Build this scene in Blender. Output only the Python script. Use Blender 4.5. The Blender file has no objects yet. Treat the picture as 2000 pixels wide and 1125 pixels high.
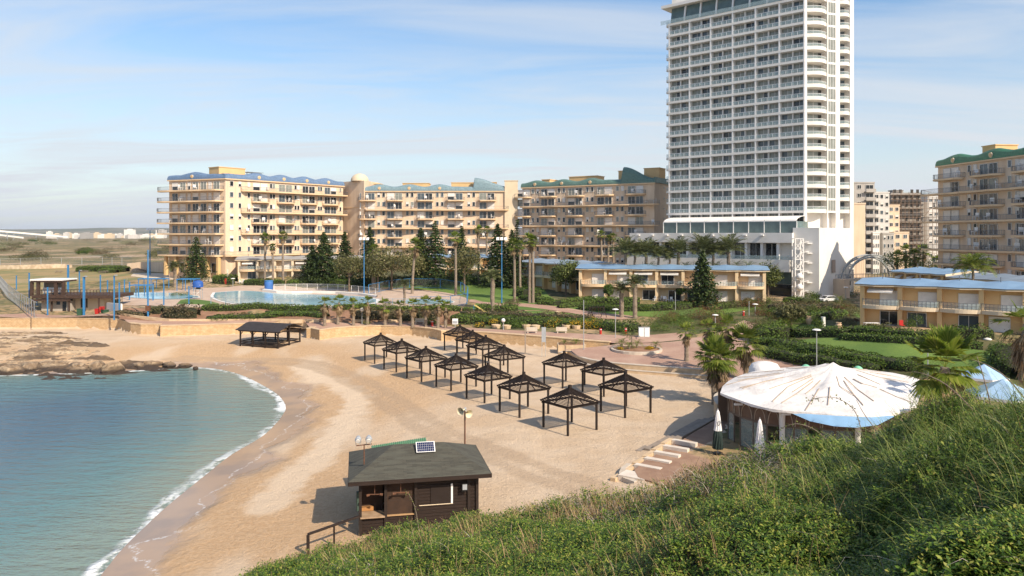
import bpy, math, random
import numpy as np
from mathutils import Vector, Matrix
rnd = random.Random(7)
NR = np.random.default_rng(5)
S = bpy.context.scene
COL = S.collection
rad = math.radians

# ---------------------------------------------------------------- camera, sky, sun, exposure
F, HZ, CH = 1500.0, 458.0, 19.0          # focal length and horizon row in photo pixels, camera height in metres
cam = bpy.data.cameras.new('camera'); cam.lens = 27.0; cam.sensor_width = 36.0
cam.shift_y = -(562.5-HZ)/2000.0
cam.clip_start = 0.3; cam.clip_end = 40000
camo = bpy.data.objects.new('camera', cam); COL.objects.link(camo)
camo.location = (0, 0, CH); camo.rotation_euler = (rad(90), 0, 0)
S.camera = camo
SUN_EL = 38.5; SUN_AZ = math.atan2(0.67, -0.745)
S.view_settings.view_transform = 'Standard'; S.view_settings.look = 'None'
S.view_settings.exposure = 0.50; S.view_settings.gamma = 1
W = bpy.data.worlds.new('World'); S.world = W; W.use_nodes = True
def build_world():
    nt = W.node_tree; nt.nodes.clear(); N = nt.nodes.new; L = nt.links.new
    out = N('ShaderNodeOutputWorld'); bg = N('ShaderNodeBackground'); bg.inputs[1].default_value = 0.104
    sky = N('ShaderNodeTexSky'); sky.sky_type = 'NISHITA'; sky.sun_disc = False
    sky.sun_elevation = rad(SUN_EL); sky.sun_rotation = SUN_AZ; sky.altitude = 10
    sky.air_density = 1.0; sky.dust_density = 1.2; sky.ozone_density = 1.4
    tc = N('ShaderNodeTexCoord'); sep = N('ShaderNodeSeparateXYZ'); L(tc.outputs['Generated'], sep.inputs[0])
    zp = N('ShaderNodeMath'); zp.operation = 'MAXIMUM'; zp.inputs[1].default_value = 0.0; L(sep.outputs[2], zp.inputs[0])
    za = N('ShaderNodeMath'); za.inputs[1].default_value = 0.12; L(zp.outputs[0], za.inputs[0])
    dx = N('ShaderNodeMath'); dx.operation = 'DIVIDE'; L(sep.outputs[0], dx.inputs[0]); L(za.outputs[0], dx.inputs[1])
    dy = N('ShaderNodeMath'); dy.operation = 'DIVIDE'; L(sep.outputs[1], dy.inputs[0]); L(za.outputs[0], dy.inputs[1])
    cb = N('ShaderNodeCombineXYZ'); L(dx.outputs[0], cb.inputs[0]); L(dy.outputs[0], cb.inputs[1])
    mp = N('ShaderNodeMapping'); mp.inputs['Rotation'].default_value = (0, 0, rad(28)); mp.inputs['Scale'].default_value = (0.6, 2.2, 1)
    mp.inputs['Location'].default_value = (1.3, 0.4, 0); L(cb.outputs[0], mp.inputs[0])
    n1 = N('ShaderNodeTexNoise'); n1.inputs['Scale'].default_value = 0.75; n1.inputs['Detail'].default_value = 9; n1.inputs['Roughness'].default_value = 0.60; n1.inputs['Distortion'].default_value = 0.9
    L(mp.outputs[0], n1.inputs['Vector'])
    r1 = N('ShaderNodeMapRange'); r1.inputs[1].default_value = 0.40; r1.inputs[2].default_value = 0.68; r1.inputs[3].default_value = 0.0; r1.inputs[4].default_value = 0.85; r1.clamp = True
    L(n1.outputs[0], r1.inputs[0])
    # thicker veil low over the horizon, clear at the top
    hz = N('ShaderNodeMapRange'); hz.inputs[1].default_value = 0.0; hz.inputs[2].default_value = 0.30; hz.inputs[3].default_value = 0.72; hz.inputs[4].default_value = 0.0; hz.clamp = True
    L(zp.outputs[0], hz.inputs[0])
    mx = N('ShaderNodeMath'); mx.operation = 'MAXIMUM'
    ad = N('ShaderNodeMath'); ad.operation = 'MULTIPLY_ADD'; ad.inputs[1].default_value = 0.70; ad.use_clamp = True
    L(r1.outputs[0], ad.inputs[0]); L(hz.outputs[0], ad.inputs[2])
    mix = N('ShaderNodeMix'); mix.data_type = 'RGBA'; L(ad.outputs[0], mix.inputs[0])
    hsv = N('ShaderNodeHueSaturation'); hsv.inputs['Saturation'].default_value = 1.24; hsv.inputs['Value'].default_value = 1.24; L(sky.outputs[0], hsv.inputs['Color'])
    L(hsv.outputs[0], mix.inputs[6]); mix.inputs[7].default_value = (5.1, 5.4, 5.8, 1)
    L(mix.outputs[2], bg.inputs[0]); L(bg.outputs[0], out.inputs[0])
build_world()
sun = bpy.data.lights.new('sun', 'SUN'); sun.energy = 4.5; sun.angle = rad(0.5); sun.color = (1.0, 0.87, 0.70)
suno = bpy.data.objects.new('sun', sun); COL.objects.link(suno)
_e = rad(SUN_EL); SUNV = Vector((math.sin(SUN_AZ)*math.cos(_e), math.cos(SUN_AZ)*math.cos(_e), math.sin(_e)))
suno.rotation_euler = (-SUNV).to_track_quat('-Z', 'Y').to_euler(); suno.location = (60, -60, 120)

# ---------------------------------------------------------------- picture rows and columns to metres
def P(px, py, Y): return Vector(((px-1000)/F*Y, Y, CH-(py-HZ)/F*Y))
def G(px, py, z):
    Y = F*(CH-z)/(py-HZ); return Vector(((px-1000)/F*Y, Y, z))

# ---------------------------------------------------------------- materials
MATS = {}
def mat(name, c, c2=None, scale=4, rough=0.8, metal=0, bump=0.0, bscale=None, spec=0.3, detail=5, stretch=None, obj=True, lo=0.35, hi=0.65):
    m = bpy.data.materials.new(name); m.use_nodes = True; nt = m.node_tree; N = nt.nodes.new; L = nt.links.new
    b = nt.nodes['Principled BSDF']; b.inputs['Roughness'].default_value = rough; b.inputs['Metallic'].default_value = metal
    b.inputs['Specular IOR Level'].default_value = spec
    if c2 is None: c2 = tuple(x*0.86 for x in c)
    tc = N('ShaderNodeTexCoord'); src = tc.outputs['Object']
    if stretch:
        mp = N('ShaderNodeMapping'); mp.inputs['Scale'].default_value = stretch; L(src, mp.inputs[0]); src = mp.outputs[0]
    n = N('ShaderNodeTexNoise'); n.inputs['Scale'].default_value = scale; n.inputs['Detail'].default_value = detail; L(src, n.inputs['Vector'])
    r = N('ShaderNodeValToRGB'); r.color_ramp.elements[0].position = lo; r.color_ramp.elements[1].position = hi
    r.color_ramp.elements[0].color = (*c2, 1); r.color_ramp.elements[1].color = (*c, 1)
    L(n.outputs[0], r.inputs[0]); L(r.outputs[0], b.inputs['Base Color'])
    if bump:
        n2 = N('ShaderNodeTexNoise'); n2.inputs['Scale'].default_value = bscale or scale*4; n2.inputs['Detail'].default_value = 6; L(src, n2.inputs['Vector'])
        bp = N('ShaderNodeBump'); bp.inputs['Strength'].default_value = min(1, bump); bp.inputs['Distance'].default_value = 0.05; L(n2.outputs[0], bp.inputs['Height']); L(bp.outputs[0], b.inputs['Normal'])
    MATS[name] = m; return m
def leafmat(name, cols, trans=0.25, rough=0.5):
    """foliage: every leaf takes its own tint from a ramp, a little light passes through"""
    m = bpy.data.materials.new(name); m.use_nodes = True; nt = m.node_tree; N = nt.nodes.new; L = nt.links.new
    b = nt.nodes['Principled BSDF']; b.inputs['Roughness'].default_value = rough; b.inputs['Specular IOR Level'].default_value = 0.25
    g = N('ShaderNodeNewGeometry'); r = N('ShaderNodeValToRGB'); el = r.color_ramp.elements
    while len(el) < len(cols): el.new(0.5)
    for i, c in enumerate(cols): el[i].position = i/(len(cols)-1); el[i].color = (*c, 1)
    oi = N('ShaderNodeObjectInfo'); hs = N('ShaderNodeHueSaturation'); mr = N('ShaderNodeMapRange'); mr.inputs[3].default_value = 0.8; mr.inputs[4].default_value = 1.22
    L(g.outputs['Random Per Island'], r.inputs[0]); L(oi.outputs['Random'], mr.inputs[0]); L(mr.outputs[0], hs.inputs['Value']); L(r.outputs[0], hs.inputs['Color'])
    L(hs.outputs[0], b.inputs['Base Color'])
    t = N('ShaderNodeBsdfTranslucent'); L(hs.outputs[0], t.inputs[0]); mx = N('ShaderNodeMixShader'); mx.inputs[0].default_value = trans
    L(b.outputs[0], mx.inputs[1]); L(t.outputs[0], mx.inputs[2]); L(mx.outputs[0], nt.nodes['Material Output'].inputs[0])
    MATS[name] = m; return m

# ---------------------------------------------------------------- mesh helpers
class MB:
    def __init__(s): s.v = []; s.f = []; s.m = []
    def add(s, vs, fs, mi=0):
        n = len(s.v); s.v += [tuple(v) for v in vs]; s.f += [tuple(i+n for i in f) for f in fs]; s.m += [mi]*len(fs); return s
    def box(s, x0, x1, y0, y1, z0, z1, mi=0):
        return s.add([(x0,y0,z0),(x1,y0,z0),(x1,y1,z0),(x0,y1,z0),(x0,y0,z1),(x1,y0,z1),(x1,y1,z1),(x0,y1,z1)],
              [(0,3,2,1),(4,5,6,7),(0,1,5,4),(1,2,6,5),(2,3,7,6),(3,0,4,7)], mi)
    def bar(s, p0, p1, w, h=None, mi=0):
        p0 = Vector(p0); p1 = Vector(p1); h = h or w; d = (p1-p0)
        if d.length < 1e-6: return s
        d.normalize(); up = Vector((0,0,1)) if abs(d.z) < 0.95 else Vector((0,1,0))
        a = d.cross(up).normalized()*w/2; b = a.cross(d).normalized()*h/2
        q = [p0-a-b, p0+a-b, p0+a+b, p0-a+b, p1-a-b, p1+a-b, p1+a+b, p1-a+b]
        return s.add(q, [(0,3,2,1),(4,5,6,7),(0,1,5,4),(1,2,6,5),(2,3,7,6),(3,0,4,7)], mi)
    def tube(s, pts, rs, n=8, mi=0, cap=True):
        pts = [Vector(p) for p in pts]
        if not hasattr(rs, '__len__'): rs = [rs]*len(pts)
        vs = []; fs = []
        for i, p in enumerate(pts):
            d = (pts[min(i+1, len(pts)-1)]-pts[max(i-1, 0)]).normalized()
            up = Vector((0,0,1)) if abs(d.z) < 0.9 else Vector((1,0,0))
            a = d.cross(up).normalized(); b = d.cross(a).normalized()
            for k in range(n):
                t = 2*math.pi*k/n; vs.append(p+(a*math.cos(t)+b*math.sin(t))*rs[i])
        for i in range(len(pts)-1):
            for k in range(n): fs.append((i*n+k, i*n+(k+1) % n, (i+1)*n+(k+1) % n, (i+1)*n+k))
        if cap: fs += [tuple(range(n-1, -1, -1)), tuple((len(pts)-1)*n+k for k in range(n))]
        return s.add(vs, fs, mi)
    def prism(s, poly, z0, z1, mi=0):
        n = len(poly); ar = sum(poly[i][0]*poly[(i+1) % n][1]-poly[(i+1) % n][0]*poly[i][1] for i in range(n))
        if ar < 0: poly = poly[::-1]
        vs = [(p[0], p[1], z0) for p in poly]+[(p[0], p[1], z1) for p in poly]
        return s.add(vs, [tuple(range(n-1, -1, -1)), tuple(range(n, 2*n))]+[(i, (i+1) % n, n+(i+1) % n, n+i) for i in range(n)], mi)
    def lathe(s, prof, n=16, c=(0,0,0), mi=0):
        vs = []; fs = []
        for r, z in prof:
            for k in range(n): t = 2*math.pi*k/n; vs.append((c[0]+r*math.cos(t), c[1]+r*math.sin(t), c[2]+z))
        for i in range(len(prof)-1):
            for k in range(n): fs.append((i*n+k, i*n+(k+1) % n, (i+1)*n+(k+1) % n, (i+1)*n+k))
        return s.add(vs, fs, mi)
    def quads(s, q, mi=0):
        q = np.asarray(q).reshape(-1, 4, 3); n = len(s.v); s.v += [tuple(v) for v in q.reshape(-1, 3).tolist()]
        s.f += [(n+4*i, n+4*i+1, n+4*i+2, n+4*i+3) for i in range(len(q))]; s.m += [mi]*len(q); return s
    def build(s, name, m, parent=None, smooth=False):
        me = bpy.data.meshes.new(name); me.from_pydata(s.v, [], s.f)
        for x in (m if isinstance(m, (list, tuple)) else [m]): me.materials.append(x)
        if any(s.m): me.polygons.foreach_set('material_index', s.m)
        if smooth: me.polygons.foreach_set('use_smooth', [True]*len(s.f))
        me.update(); o = bpy.data.objects.new(name, me); COL.objects.link(o)
        if parent is not None: o.parent = parent
        return o
def np_quads(name, q, m, mi=None, parent=None):
    """a mesh of loose quads straight from an (n,4,3) array"""
    q = np.asarray(q, dtype=np.float32).reshape(-1, 4, 3); n = len(q); me = bpy.data.meshes.new(name)
    me.vertices.add(4*n); me.vertices.foreach_set('co', q.ravel()); me.loops.add(4*n); me.loops.foreach_set('vertex_index', np.arange(4*n, dtype=np.int32))
    me.polygons.add(n); me.polygons.foreach_set('loop_start', np.arange(0, 4*n, 4, dtype=np.int32)); me.polygons.foreach_set('loop_total', np.full(n, 4, dtype=np.int32))
    for x in (m if isinstance(m, (list, tuple)) else [m]): me.materials.append(x)
    if mi is not None: me.polygons.foreach_set('material_index', np.asarray(mi, dtype=np.int32))
    me.update(calc_edges=True); o = bpy.data.objects.new(name, me); COL.objects.link(o)
    if parent is not None: o.parent = parent
    return o
def tag(o, label=None, cat=None, group=None, kind=None):
    for k, v in (('label', label), ('category', cat), ('group', group), ('kind', kind)):
        if v: o[k] = v
    return o
def thing(name, label, cat, loc=(0,0,0), rz=0.0, group=None):
    o = bpy.data.objects.new(name, None); COL.objects.link(o); o.location = loc; o.rotation_euler = (0,0,rz); o.empty_display_size = 0.2
    return tag(o, label, cat, group)
KIDS = {}
def copy_tree(o, parent=None):
    c = o.copy(); COL.objects.link(c)
    if parent is not None: c.parent = parent
    for ch in o.children: copy_tree(ch, c)
    return c
def inst(proto, used, loc, rz=0, sc=1, label=None, cat=None, group=None):
    """first call places the prototype itself, later calls place copies of it and its parts"""
    o = proto if not used else copy_tree(proto)
    used.append(1); o.location = loc; o.rotation_euler = (0,0,rz); o.scale = sc if hasattr(sc, '__len__') else (sc, sc, sc)
    return tag(o, label, cat, group)
def part_copy(src, parent, loc=(0,0,0), rz=0, sc=(1,1,1), name=None):
    c = bpy.data.objects.new(name or src.name.split('.')[0], src.data if hasattr(src, 'data') else src); COL.objects.link(c); c.parent = parent
    c.location = loc; c.rotation_euler = (0,0,rz); c.scale = sc; return c

# ---------------------------------------------------------------- plan geometry
def inpoly(X, Y, poly):
    X = np.asarray(X, float); Y = np.asarray(Y, float); r = np.zeros(X.shape, bool); n = len(poly)
    for i in range(n):
        x0, y0 = poly[i][:2]; x1, y1 = poly[(i+1) % n][:2]
        if y0 == y1: continue
        c = ((y0 > Y) != (y1 > Y)) & (X < (x1-x0)*(Y-y0)/(y1-y0)+x0); r ^= c
    return r
def polydist(X, Y, line):
    X = np.asarray(X, float); Y = np.asarray(Y, float); d = np.full(X.shape, 1e9)
    for (x0, y0), (x1, y1) in zip(line[:-1], line[1:]):
        vx, vy = x1-x0, y1-y0; l2 = vx*vx+vy*vy+1e-9; t = np.clip(((X-x0)*vx+(Y-y0)*vy)/l2, 0, 1)
        d = np.minimum(d, np.hypot(X-x0-t*vx, Y-y0-t*vy))
    return d
def smooth_line(pts, it=2):
    for _ in range(it):
        q = [pts[0]]
        for a, b in zip(pts[:-1], pts[1:]): q += [tuple(.75*x+.25*y for x, y in zip(a, b)), tuple(.25*x+.75*y for x, y in zip(a, b))]
        pts = q+[pts[-1]]
    return pts
def g2(px, py, z): v = G(px, py, z); return (v.x, v.y)
def vnoise(x, y, seed=0):
    """smooth value noise, vectorised"""
    x = np.asarray(x, float); y = np.asarray(y, float); xi = np.floor(x); yi = np.floor(y); fx = x-xi; fy = y-yi
    def h(a, b): return np.abs(np.sin(a*127.1+b*311.7+seed*74.7)*43758.5453) % 1.0
    fx = fx*fx*(3-2*fx); fy = fy*fy*(3-2*fy)
    return (h(xi,yi)*(1-fx)+h(xi+1,yi)*fx)*(1-fy)+(h(xi,yi+1)*(1-fx)+h(xi+1,yi+1)*fx)*fy
def fbm(x, y, o=4, seed=0): return sum(vnoise(np.asarray(x)*2**k, np.asarray(y)*2**k, seed+k)*0.5**k for k in range(o))/1.9

SEA = -1.5
SHORE = smooth_line([g2(*p, SEA) for p in [(-1600,737),(-300,735),(0,733),(90,730),(190,728),(280,722),(370,715),(440,722),(480,735),(510,750),(545,770),(562,795),(550,815),(520,850),(455,885),(400,930),(330,985),(250,1060),(195,1125),(90,1300),(-60,1560)]], 2)
SEAPOLY = SHORE+[(-300, SHORE[-1][1]), (-420, SHORE[0][1])]
WALLS = {   # top lines (px, py, z) of the beach walls
 'a': [(-60,622,2.4),(56,622,2.4),(150,622,2.4),(230,624,2.4),(243,628,2.35),(255,632,2.3),(275,634,2.3),(312,634,2.3)],
 'b': [(313,637,2.2),(390,635,2.2),(466,633,2.2),(590,629,2.1)],
 'c': [(608,642,2.0),(624,645.5,2.0),(655,641,2.0),(691,638.6,2.0),(744,636.8,2.0),(805,638.6,2.0),(845,643,2.0),(862,647,2.0)],
 'd': [(868,646,2.0),(954,650,2.0),(1083,660,1.9),(1150,666,1.75),(1190,669,1.7)],
}
WL = {k: [G(*p) for p in v] for k, v in WALLS.items()}
KERB = smooth_line([g2(*p) for p in [(1095,690,.9),(1112,686,.9),(1120,693,.9),(1140,701.5,.9),(1180,708.5,.9),(1230,713,.9),(1300,718,.9),(1388,724,.9)]], 2)
TERR = [g2(1412,742,.9), g2(1406,790,.6), (21,77.5), (19.0,72.5), (16.6,68.5), (8.2,60.3), (8.6,57.5), (14,52), (70,40)]
LINE = [(-500,152.)]+[(p.x,p.y) for p in WL['a']]+[(p.x,p.y) for p in WL['b']]+[(p.x,p.y) for p in WL['c']]+[(p.x,p.y) for p in WL['d']]+KERB+TERR
BEACHPOLY = LINE+[(70,-30), (-500,-30)]
def z_beach(X, Y):
    d = polydist(X, Y, SHORE)*np.where(inpoly(X, Y, SEAPOLY), -1, 1)
    t = np.clip(d/27, 0, 1); z = SEA+1.55*(1-(1-t)**2)+np.where(d < 0, np.maximum(d*0.09, -1.6), 0)
    b = np.clip((Y-110)/28, 0, 1); z = z+0.3*b*np.clip(d/20, 0, 1)
    return z+(fbm(X*.22, Y*.22, 4, 3)-.5)*0.22*np.clip(d/6, 0, 1), d
CP = [(60,621,2.4),(240,630,2.4),(315,633,2.3),(420,630,2.2),(520,629,2.2),(610,640,2.0),(740,635,2.0),(860,646,2.0),(954,649,2.0),(1083,659,1.9),(1180,668,1.7),
 (200,612,2.8),(100,606,3.0),(250,600,4.2),(350,605,4.0),(500,603,4.4),(700,603,4.4),(880,603,4.3),(300,626,2.4),(500,626,2.3),(700,632,2.1),(860,640,2.0),
 (450,585,4.6),(600,580,4.6),(800,590,4.5),(890,590,4.4),(450,560,5.2),(600,562,5.2),(700,565,5.0),(300,580,4.6),(300,560,5.0),
 (950,600,3.9),(1000,600,3.8),(1100,610,3.4),(1200,612,3.3),(1300,618,3.2),(950,560,5.8),(1050,570,5.2),(900,545,7),(1000,540,7.2),(700,548,6.8),(800,545,7.2),(600,550,6.5),(480,545,7),(430,535,7.6),(560,540,7.6),(330,532,7.3),
 (950,625,2.6),(1050,635,2.3),(1150,640,2.2),(1250,640,2.2),(950,640,2.1),(1050,648,2.0),(1250,652,1.9),
 (100,545,5.5),(200,560,4.8),(50,560,4.5),(0,580,3.6),(0,600,3.6),(0,625,2.6),(-100,600,3.5),(150,525,6.2),(250,530,6.6),(0,525,6.0),(300,545,6),(-200,540,5),
 (0,500,6.5),(200,500,7),(300,500,7.2),(0,480,7),(200,480,7.6),(100,470,7.5),(300,470,7.5),(600,470,8),(900,470,8),(1300,470,7),(-400,480,6),
 (1200,690,1.2),(1300,705,1.0),(1388,722,.95),(1380,700,1.1),(1300,672,1.5),(1200,672,1.6),(1100,655,1.9),(1140,695,1.0),(1350,655,2.1),(1440,640,2.6),(1455,622,3.1),(1500,700,1.5),(1560,715,1.3),(1600,735,1.0),
 (1100,590,4.6),(1300,592,4.7),(1450,590,4.7),(1520,585,4.3),(1600,588,3.7),(1660,572,3.7),(1700,560,4.0),(1350,630,2.9),(1400,610,3.6),
 (1550,640,3.4),(1620,615,4.1),(1700,635,5.0),(1800,646,5.0),(1960,656,4.9),(2050,660,4.8),(1600,665,3.4),(1750,675,4.0),(1900,690,3.8),(1600,705,2.2),(1750,725,2.0),(1900,735,2.4),(1500,660,2.6)]
CPW = [tuple(G(*c)) for c in CP]+[(90,230,4.2),(60,300,5),(100,300,4.5),(150,250,4.5),(-20,300,8),(200,200,4.5),(130,160,4.8),(100,130,5),(75,126,5),(40,80,.7),(30,70,.6),(24,64,.55),(20,74,.6),(13,60,.5),(50,62,.6),(70,80,1.2),
 (-250,420,7.5),(0,420,8),(250,420,6),(0,1200,7),(-900,1500,6),(900,1500,6),(0,4000,6),(-3000,4000,6),(3000,4000,6),(-2000,7000,6),(2000,7000,6),(300,120,5),(300,60,3),(160,60,2),(-500,160,3),(-400,300,5.5),(-150,300,7.2)]
_C = np.array(CPW)
def _fit():
    D = np.hypot(_C[:,None,0]-_C[None,:,0], _C[:,None,1]-_C[None,:,1]); n = len(_C)
    A = np.zeros((n+1,n+1)); A[:n,:n] = D-np.eye(n)*0.8; A[:n,n] = 1; A[n,:n] = 1
    return np.linalg.solve(A, np.append(_C[:,2], 0))
_Wt = _fit()
def z_up(X, Y):
    X = np.asarray(X, float); Y = np.asarray(Y, float); sh = X.shape; x = X.ravel(); y = Y.ravel(); out = np.full(x.shape, _Wt[-1])
    for i in range(len(_C)): out += _Wt[i]*np.hypot(x-_C[i,0], y-_C[i,1])
    return out.reshape(sh)
def zt(x, y): return float(z_up(np.array([x]), np.array([y]))[0])
def zb(x, y): return float(z_beach(np.array([x]), np.array([y]))[0][0])
_YS = np.concatenate([np.linspace(55, 330, 560), np.linspace(332, 1500, 200)])
def T(px, py):
    """the point of the upland ground seen at this place in the photograph"""
    X = (px-1000)/F*_YS; z = CH-(py-HZ)/F*_YS; g = z_up(X, _YS); k = int(np.argmax(z <= g))
    if k == 0: k = len(_YS)-1
    a = (z[k-1]-g[k-1]); b = (g[k]-z[k]); t = a/(a+b+1e-9); Y = _YS[k-1]+(_YS[k]-_YS[k-1])*t
    x = (px-1000)/F*Y; return Vector((x, Y, zt(x, Y)))
def sand(px, py):
    z = 0.0
    for _ in range(6): v = G(px, py, z); z = zb(v.x, v.y)
    return Vector((v.x, v.y, z))
# ---------------------------------------------------------------- ground, beach, sea
def grid_mesh(name, xs, ys, zf, keep=None, m=None, attr=None, smooth=True):
    X, Y = np.meshgrid(xs, ys); Z = zf(X, Y); nx, ny = len(xs), len(ys)
    i = np.arange(nx*ny).reshape(ny, nx); q = np.stack([i[:-1,:-1], i[:-1,1:], i[1:,1:], i[1:,:-1]], -1).reshape(-1, 4)
    V = np.stack([X, Y, Z], -1).reshape(-1, 3)
    if keep is not None:
        c = V[q].mean(1); q = q[keep(c[:,0], c[:,1])]; u, inv = np.unique(q, return_inverse=True); V = V[u]; q = inv.reshape(-1, 4)
    me = bpy.data.meshes.new(name); me.from_pydata(V.tolist(), [], q.tolist()); me.materials.append(m)
    if smooth: me.polygons.foreach_set('use_smooth', [True]*len(q))
    for k, f in (attr or {}).items():
        a = me.attributes.new(k, 'FLOAT', 'POINT'); a.data.foreach_set('value', np.asarray(f(V[:,0], V[:,1]), dtype=np.float32))
    me.update(); o = bpy.data.objects.new(name, me); COL.objects.link(o); return o
class NT:
    """a small node-tree writer for the few special materials"""
    def __init__(s, name):
        s.m = bpy.data.materials.new(name); s.m.use_nodes = True; s.t = s.m.node_tree; s.b = s.t.nodes['Principled BSDF']
        s.tc = s.t.nodes.new('ShaderNodeTexCoord').outputs['Object']
    def n(s, k): return s.t.nodes.new('ShaderNode'+k)
    def l(s, a, b): s.t.links.new(a, b)
    def noise(s, sc, det=5, vec=None, ro=.5, stretch=None, rot=0):
        v = vec or s.tc
        if stretch: mp = s.n('Mapping'); mp.inputs['Scale'].default_value = stretch; mp.inputs['Rotation'].default_value = (0,0,rot); s.l(v, mp.inputs[0]); v = mp.outputs[0]
        x = s.n('TexNoise'); x.inputs['Scale'].default_value = sc; x.inputs['Detail'].default_value = det; x.inputs['Roughness'].default_value = ro; s.l(v, x.inputs['Vector']); return x.outputs[0]
    def rng(s, v, a, b, c=0, d=1):
        x = s.n('MapRange'); x.inputs[1].default_value = a; x.inputs[2].default_value = b; x.inputs[3].default_value = c; x.inputs[4].default_value = d; x.interpolation_type = 'SMOOTHSTEP'; s.l(v, x.inputs[0]); return x.outputs[0]
    def mth(s, op, a, b=None, c=None):
        x = s.n('Math'); x.operation = op
        for i, v in enumerate((a, b, c)):
            if v is None: continue
            if hasattr(v, 'node'): s.l(v, x.inputs[i])
            else: x.inputs[i].default_value = v
        return x.outputs[0]
    def mix(s, f, a, b):
        x = s.n('Mix'); x.data_type = 'RGBA'
        for i, v in ((0, f), (6, a), (7, b)):
            if hasattr(v, 'node'): s.l(v, x.inputs[i])
            else: x.inputs[i].default_value = v if i == 0 else (*v, 1)
        return x.outputs[2]
    def attr(s, k): x = s.n('Attribute'); x.attribute_name = k; return x.outputs['Fac']
    def bump(s, h, st=.4, dist=.05, nrm=None):
        x = s.n('Bump'); x.inputs['Strength'].default_value = st; x.inputs['Distance'].default_value = dist; s.l(h, x.inputs['Height'])
        if nrm: s.l(nrm, x.inputs['Normal'])
        s.l(x.outputs[0], s.b.inputs['Normal']); return x.outputs[0]
    def base(s, c): s.l(c, s.b.inputs['Base Color'])
def sand_mat():
    t = NT('sand'); d = t.attr('shore'); big = t.noise(.055, 5, ro=.55); mid = t.noise(.25, 5); fine = t.noise(3.5, 6, ro=.7); grit = t.noise(22, 4, ro=.8)
    w = t.mth('MULTIPLY_ADD', t.mth('SUBTRACT', big, .5), 16.0, d)          # ragged distance from the water
    streak = t.noise(.11, 4, stretch=(1.0, .35, 1), rot=rad(35))
    dry = t.mix(t.rng(mid, .35, .65), (.60,.45,.305), (.67,.525,.375))
    dry = t.mix(t.rng(grit, .38, .62, 0, .45), dry, (.40,.285,.18))
    tan = t.mix(t.rng(fine, .4, .62), (.50,.325,.18), (.56,.385,.23))
    tan = t.mix(t.rng(streak, .50, .64, 0, .85), tan, (.62,.48,.34))
    wet = t.mix(t.rng(mid, .35, .6), (.30,.215,.15), (.40,.27,.165))
    col = t.mix(t.rng(w, 14, 24), tan, dry)
    fw = t.rng(t.mth('MULTIPLY_ADD', t.mth('SUBTRACT', t.noise(.12, 5), .5), 9.0, d), 2.8, 5.2)
    rb = t.rng(t.mth('MULTIPLY_ADD', t.mth('SUBTRACT', t.noise(.5, 5), .5), 3.4, t.attr('ribbon')), 2.4, .9, 0, .9); col = t.mix(rb, col, (.68,.53,.375))
    tk = t.rng(t.mth('MULTIPLY_ADD', t.mth('SUBTRACT', mid, .5), 1.6, t.attr('track')), 1.3, .5, 0, .55); col = t.mix(tk, col, (.40,.285,.185))
    ws = t.mth('ABSOLUTE', t.mth('SUBTRACT', t.mth('MULTIPLY_ADD', t.mth('SUBTRACT', t.noise(.17, 5), .5), 9.0, d), 2.6)); ws = t.mth('MULTIPLY', t.rng(ws, .22, .04), t.rng(fine, .45, .6, 0, .75)); wet = t.mix(ws, wet, (.68,.66,.63))
    t.base(t.mix(fw, wet, col)); t.l(t.rng(fw, 0, 1, .22, .92), t.b.inputs['Roughness']); t.b.inputs['Specular IOR Level'].default_value = .3
    h = t.mth('MULTIPLY', t.mth('ADD', t.mth('ADD', fine, t.noise(.9, 5)), t.mth('MULTIPLY', grit, .3)), fw); t.bump(h, .8, .22); return t.m
def sea_mat():
    t = NT('sea_water'); d = t.attr('depth'); big = t.noise(.03, 4)
    dd = t.mth('MULTIPLY_ADD', t.mth('SUBTRACT', big, .5), 14.0, d)
    c = t.mix(t.rng(dd, 0, 9), (.18,.245,.21), (.10,.205,.21)); c = t.mix(t.rng(dd, 5, 26), c, (.048,.120,.178)); c = t.mix(t.rng(dd, 30, 75), c, (.034,.086,.145))
    fl = t.noise(.9, 6, ro=.65); fl2 = t.noise(.16, 4, ro=.5)
    wob = t.mth('MULTIPLY_ADD', t.mth('SUBTRACT', fl2, .5), 3.6, d)
    line = t.mth('MULTIPLY', t.rng(wob, -.25, .2), t.rng(wob, 1.15, .45)); foam = t.mth('MULTIPLY', t.mth('MULTIPLY', line, t.rng(fl, .34, .52)), t.rng(t.noise(.07, 4), .40, .58, .22, 1))
    edge = t.mth('MULTIPLY', t.rng(d, .9, .1), t.rng(fl, .42, .58)); foam = t.mth('MAXIMUM', foam, t.mth('MULTIPLY', edge, .8))
    t.base(t.mix(foam, c, (.82,.83,.82))); t.l(t.rng(foam, 0, 1, .1, .8), t.b.inputs['Roughness']); t.b.inputs['Specular IOR Level'].default_value = .5
    w1 = t.noise(.55, 5, stretch=(.55,1.6,1), rot=rad(24), ro=.6); w2 = t.noise(2.6, 4, stretch=(.7,1.3,1), rot=rad(10)); h = t.mth('MULTIPLY_ADD', w2, .28, w1)
    t.bump(t.mth('MULTIPLY_ADD', foam, .3, h), .9, .55); return t.m
def scrub_mat():
    t = NT('scrub_ground'); a = t.noise(.02, 6, ro=.6); b = t.noise(.11, 6, ro=.65); c = t.noise(.9, 5)
    col = t.mix(t.rng(b, .40, .58), (.31,.21,.10), (.15,.13,.042)); col = t.mix(t.rng(a, .50, .60), col, (.43,.29,.175)); col = t.mix(t.rng(c, .5, .62, 0, .8), col, (.055,.07,.024)); col = t.mix(t.rng(t.noise(.045, 6, ro=.7), .52, .6, 0, .85), col, (.06,.07,.026))
    t.base(col); t.b.inputs['Roughness'].default_value = .95; t.bump(c, .6, .3); return t.m
M_sand = sand_mat(); M_sea = sea_mat(); M_scrub = scrub_mat()
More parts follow.
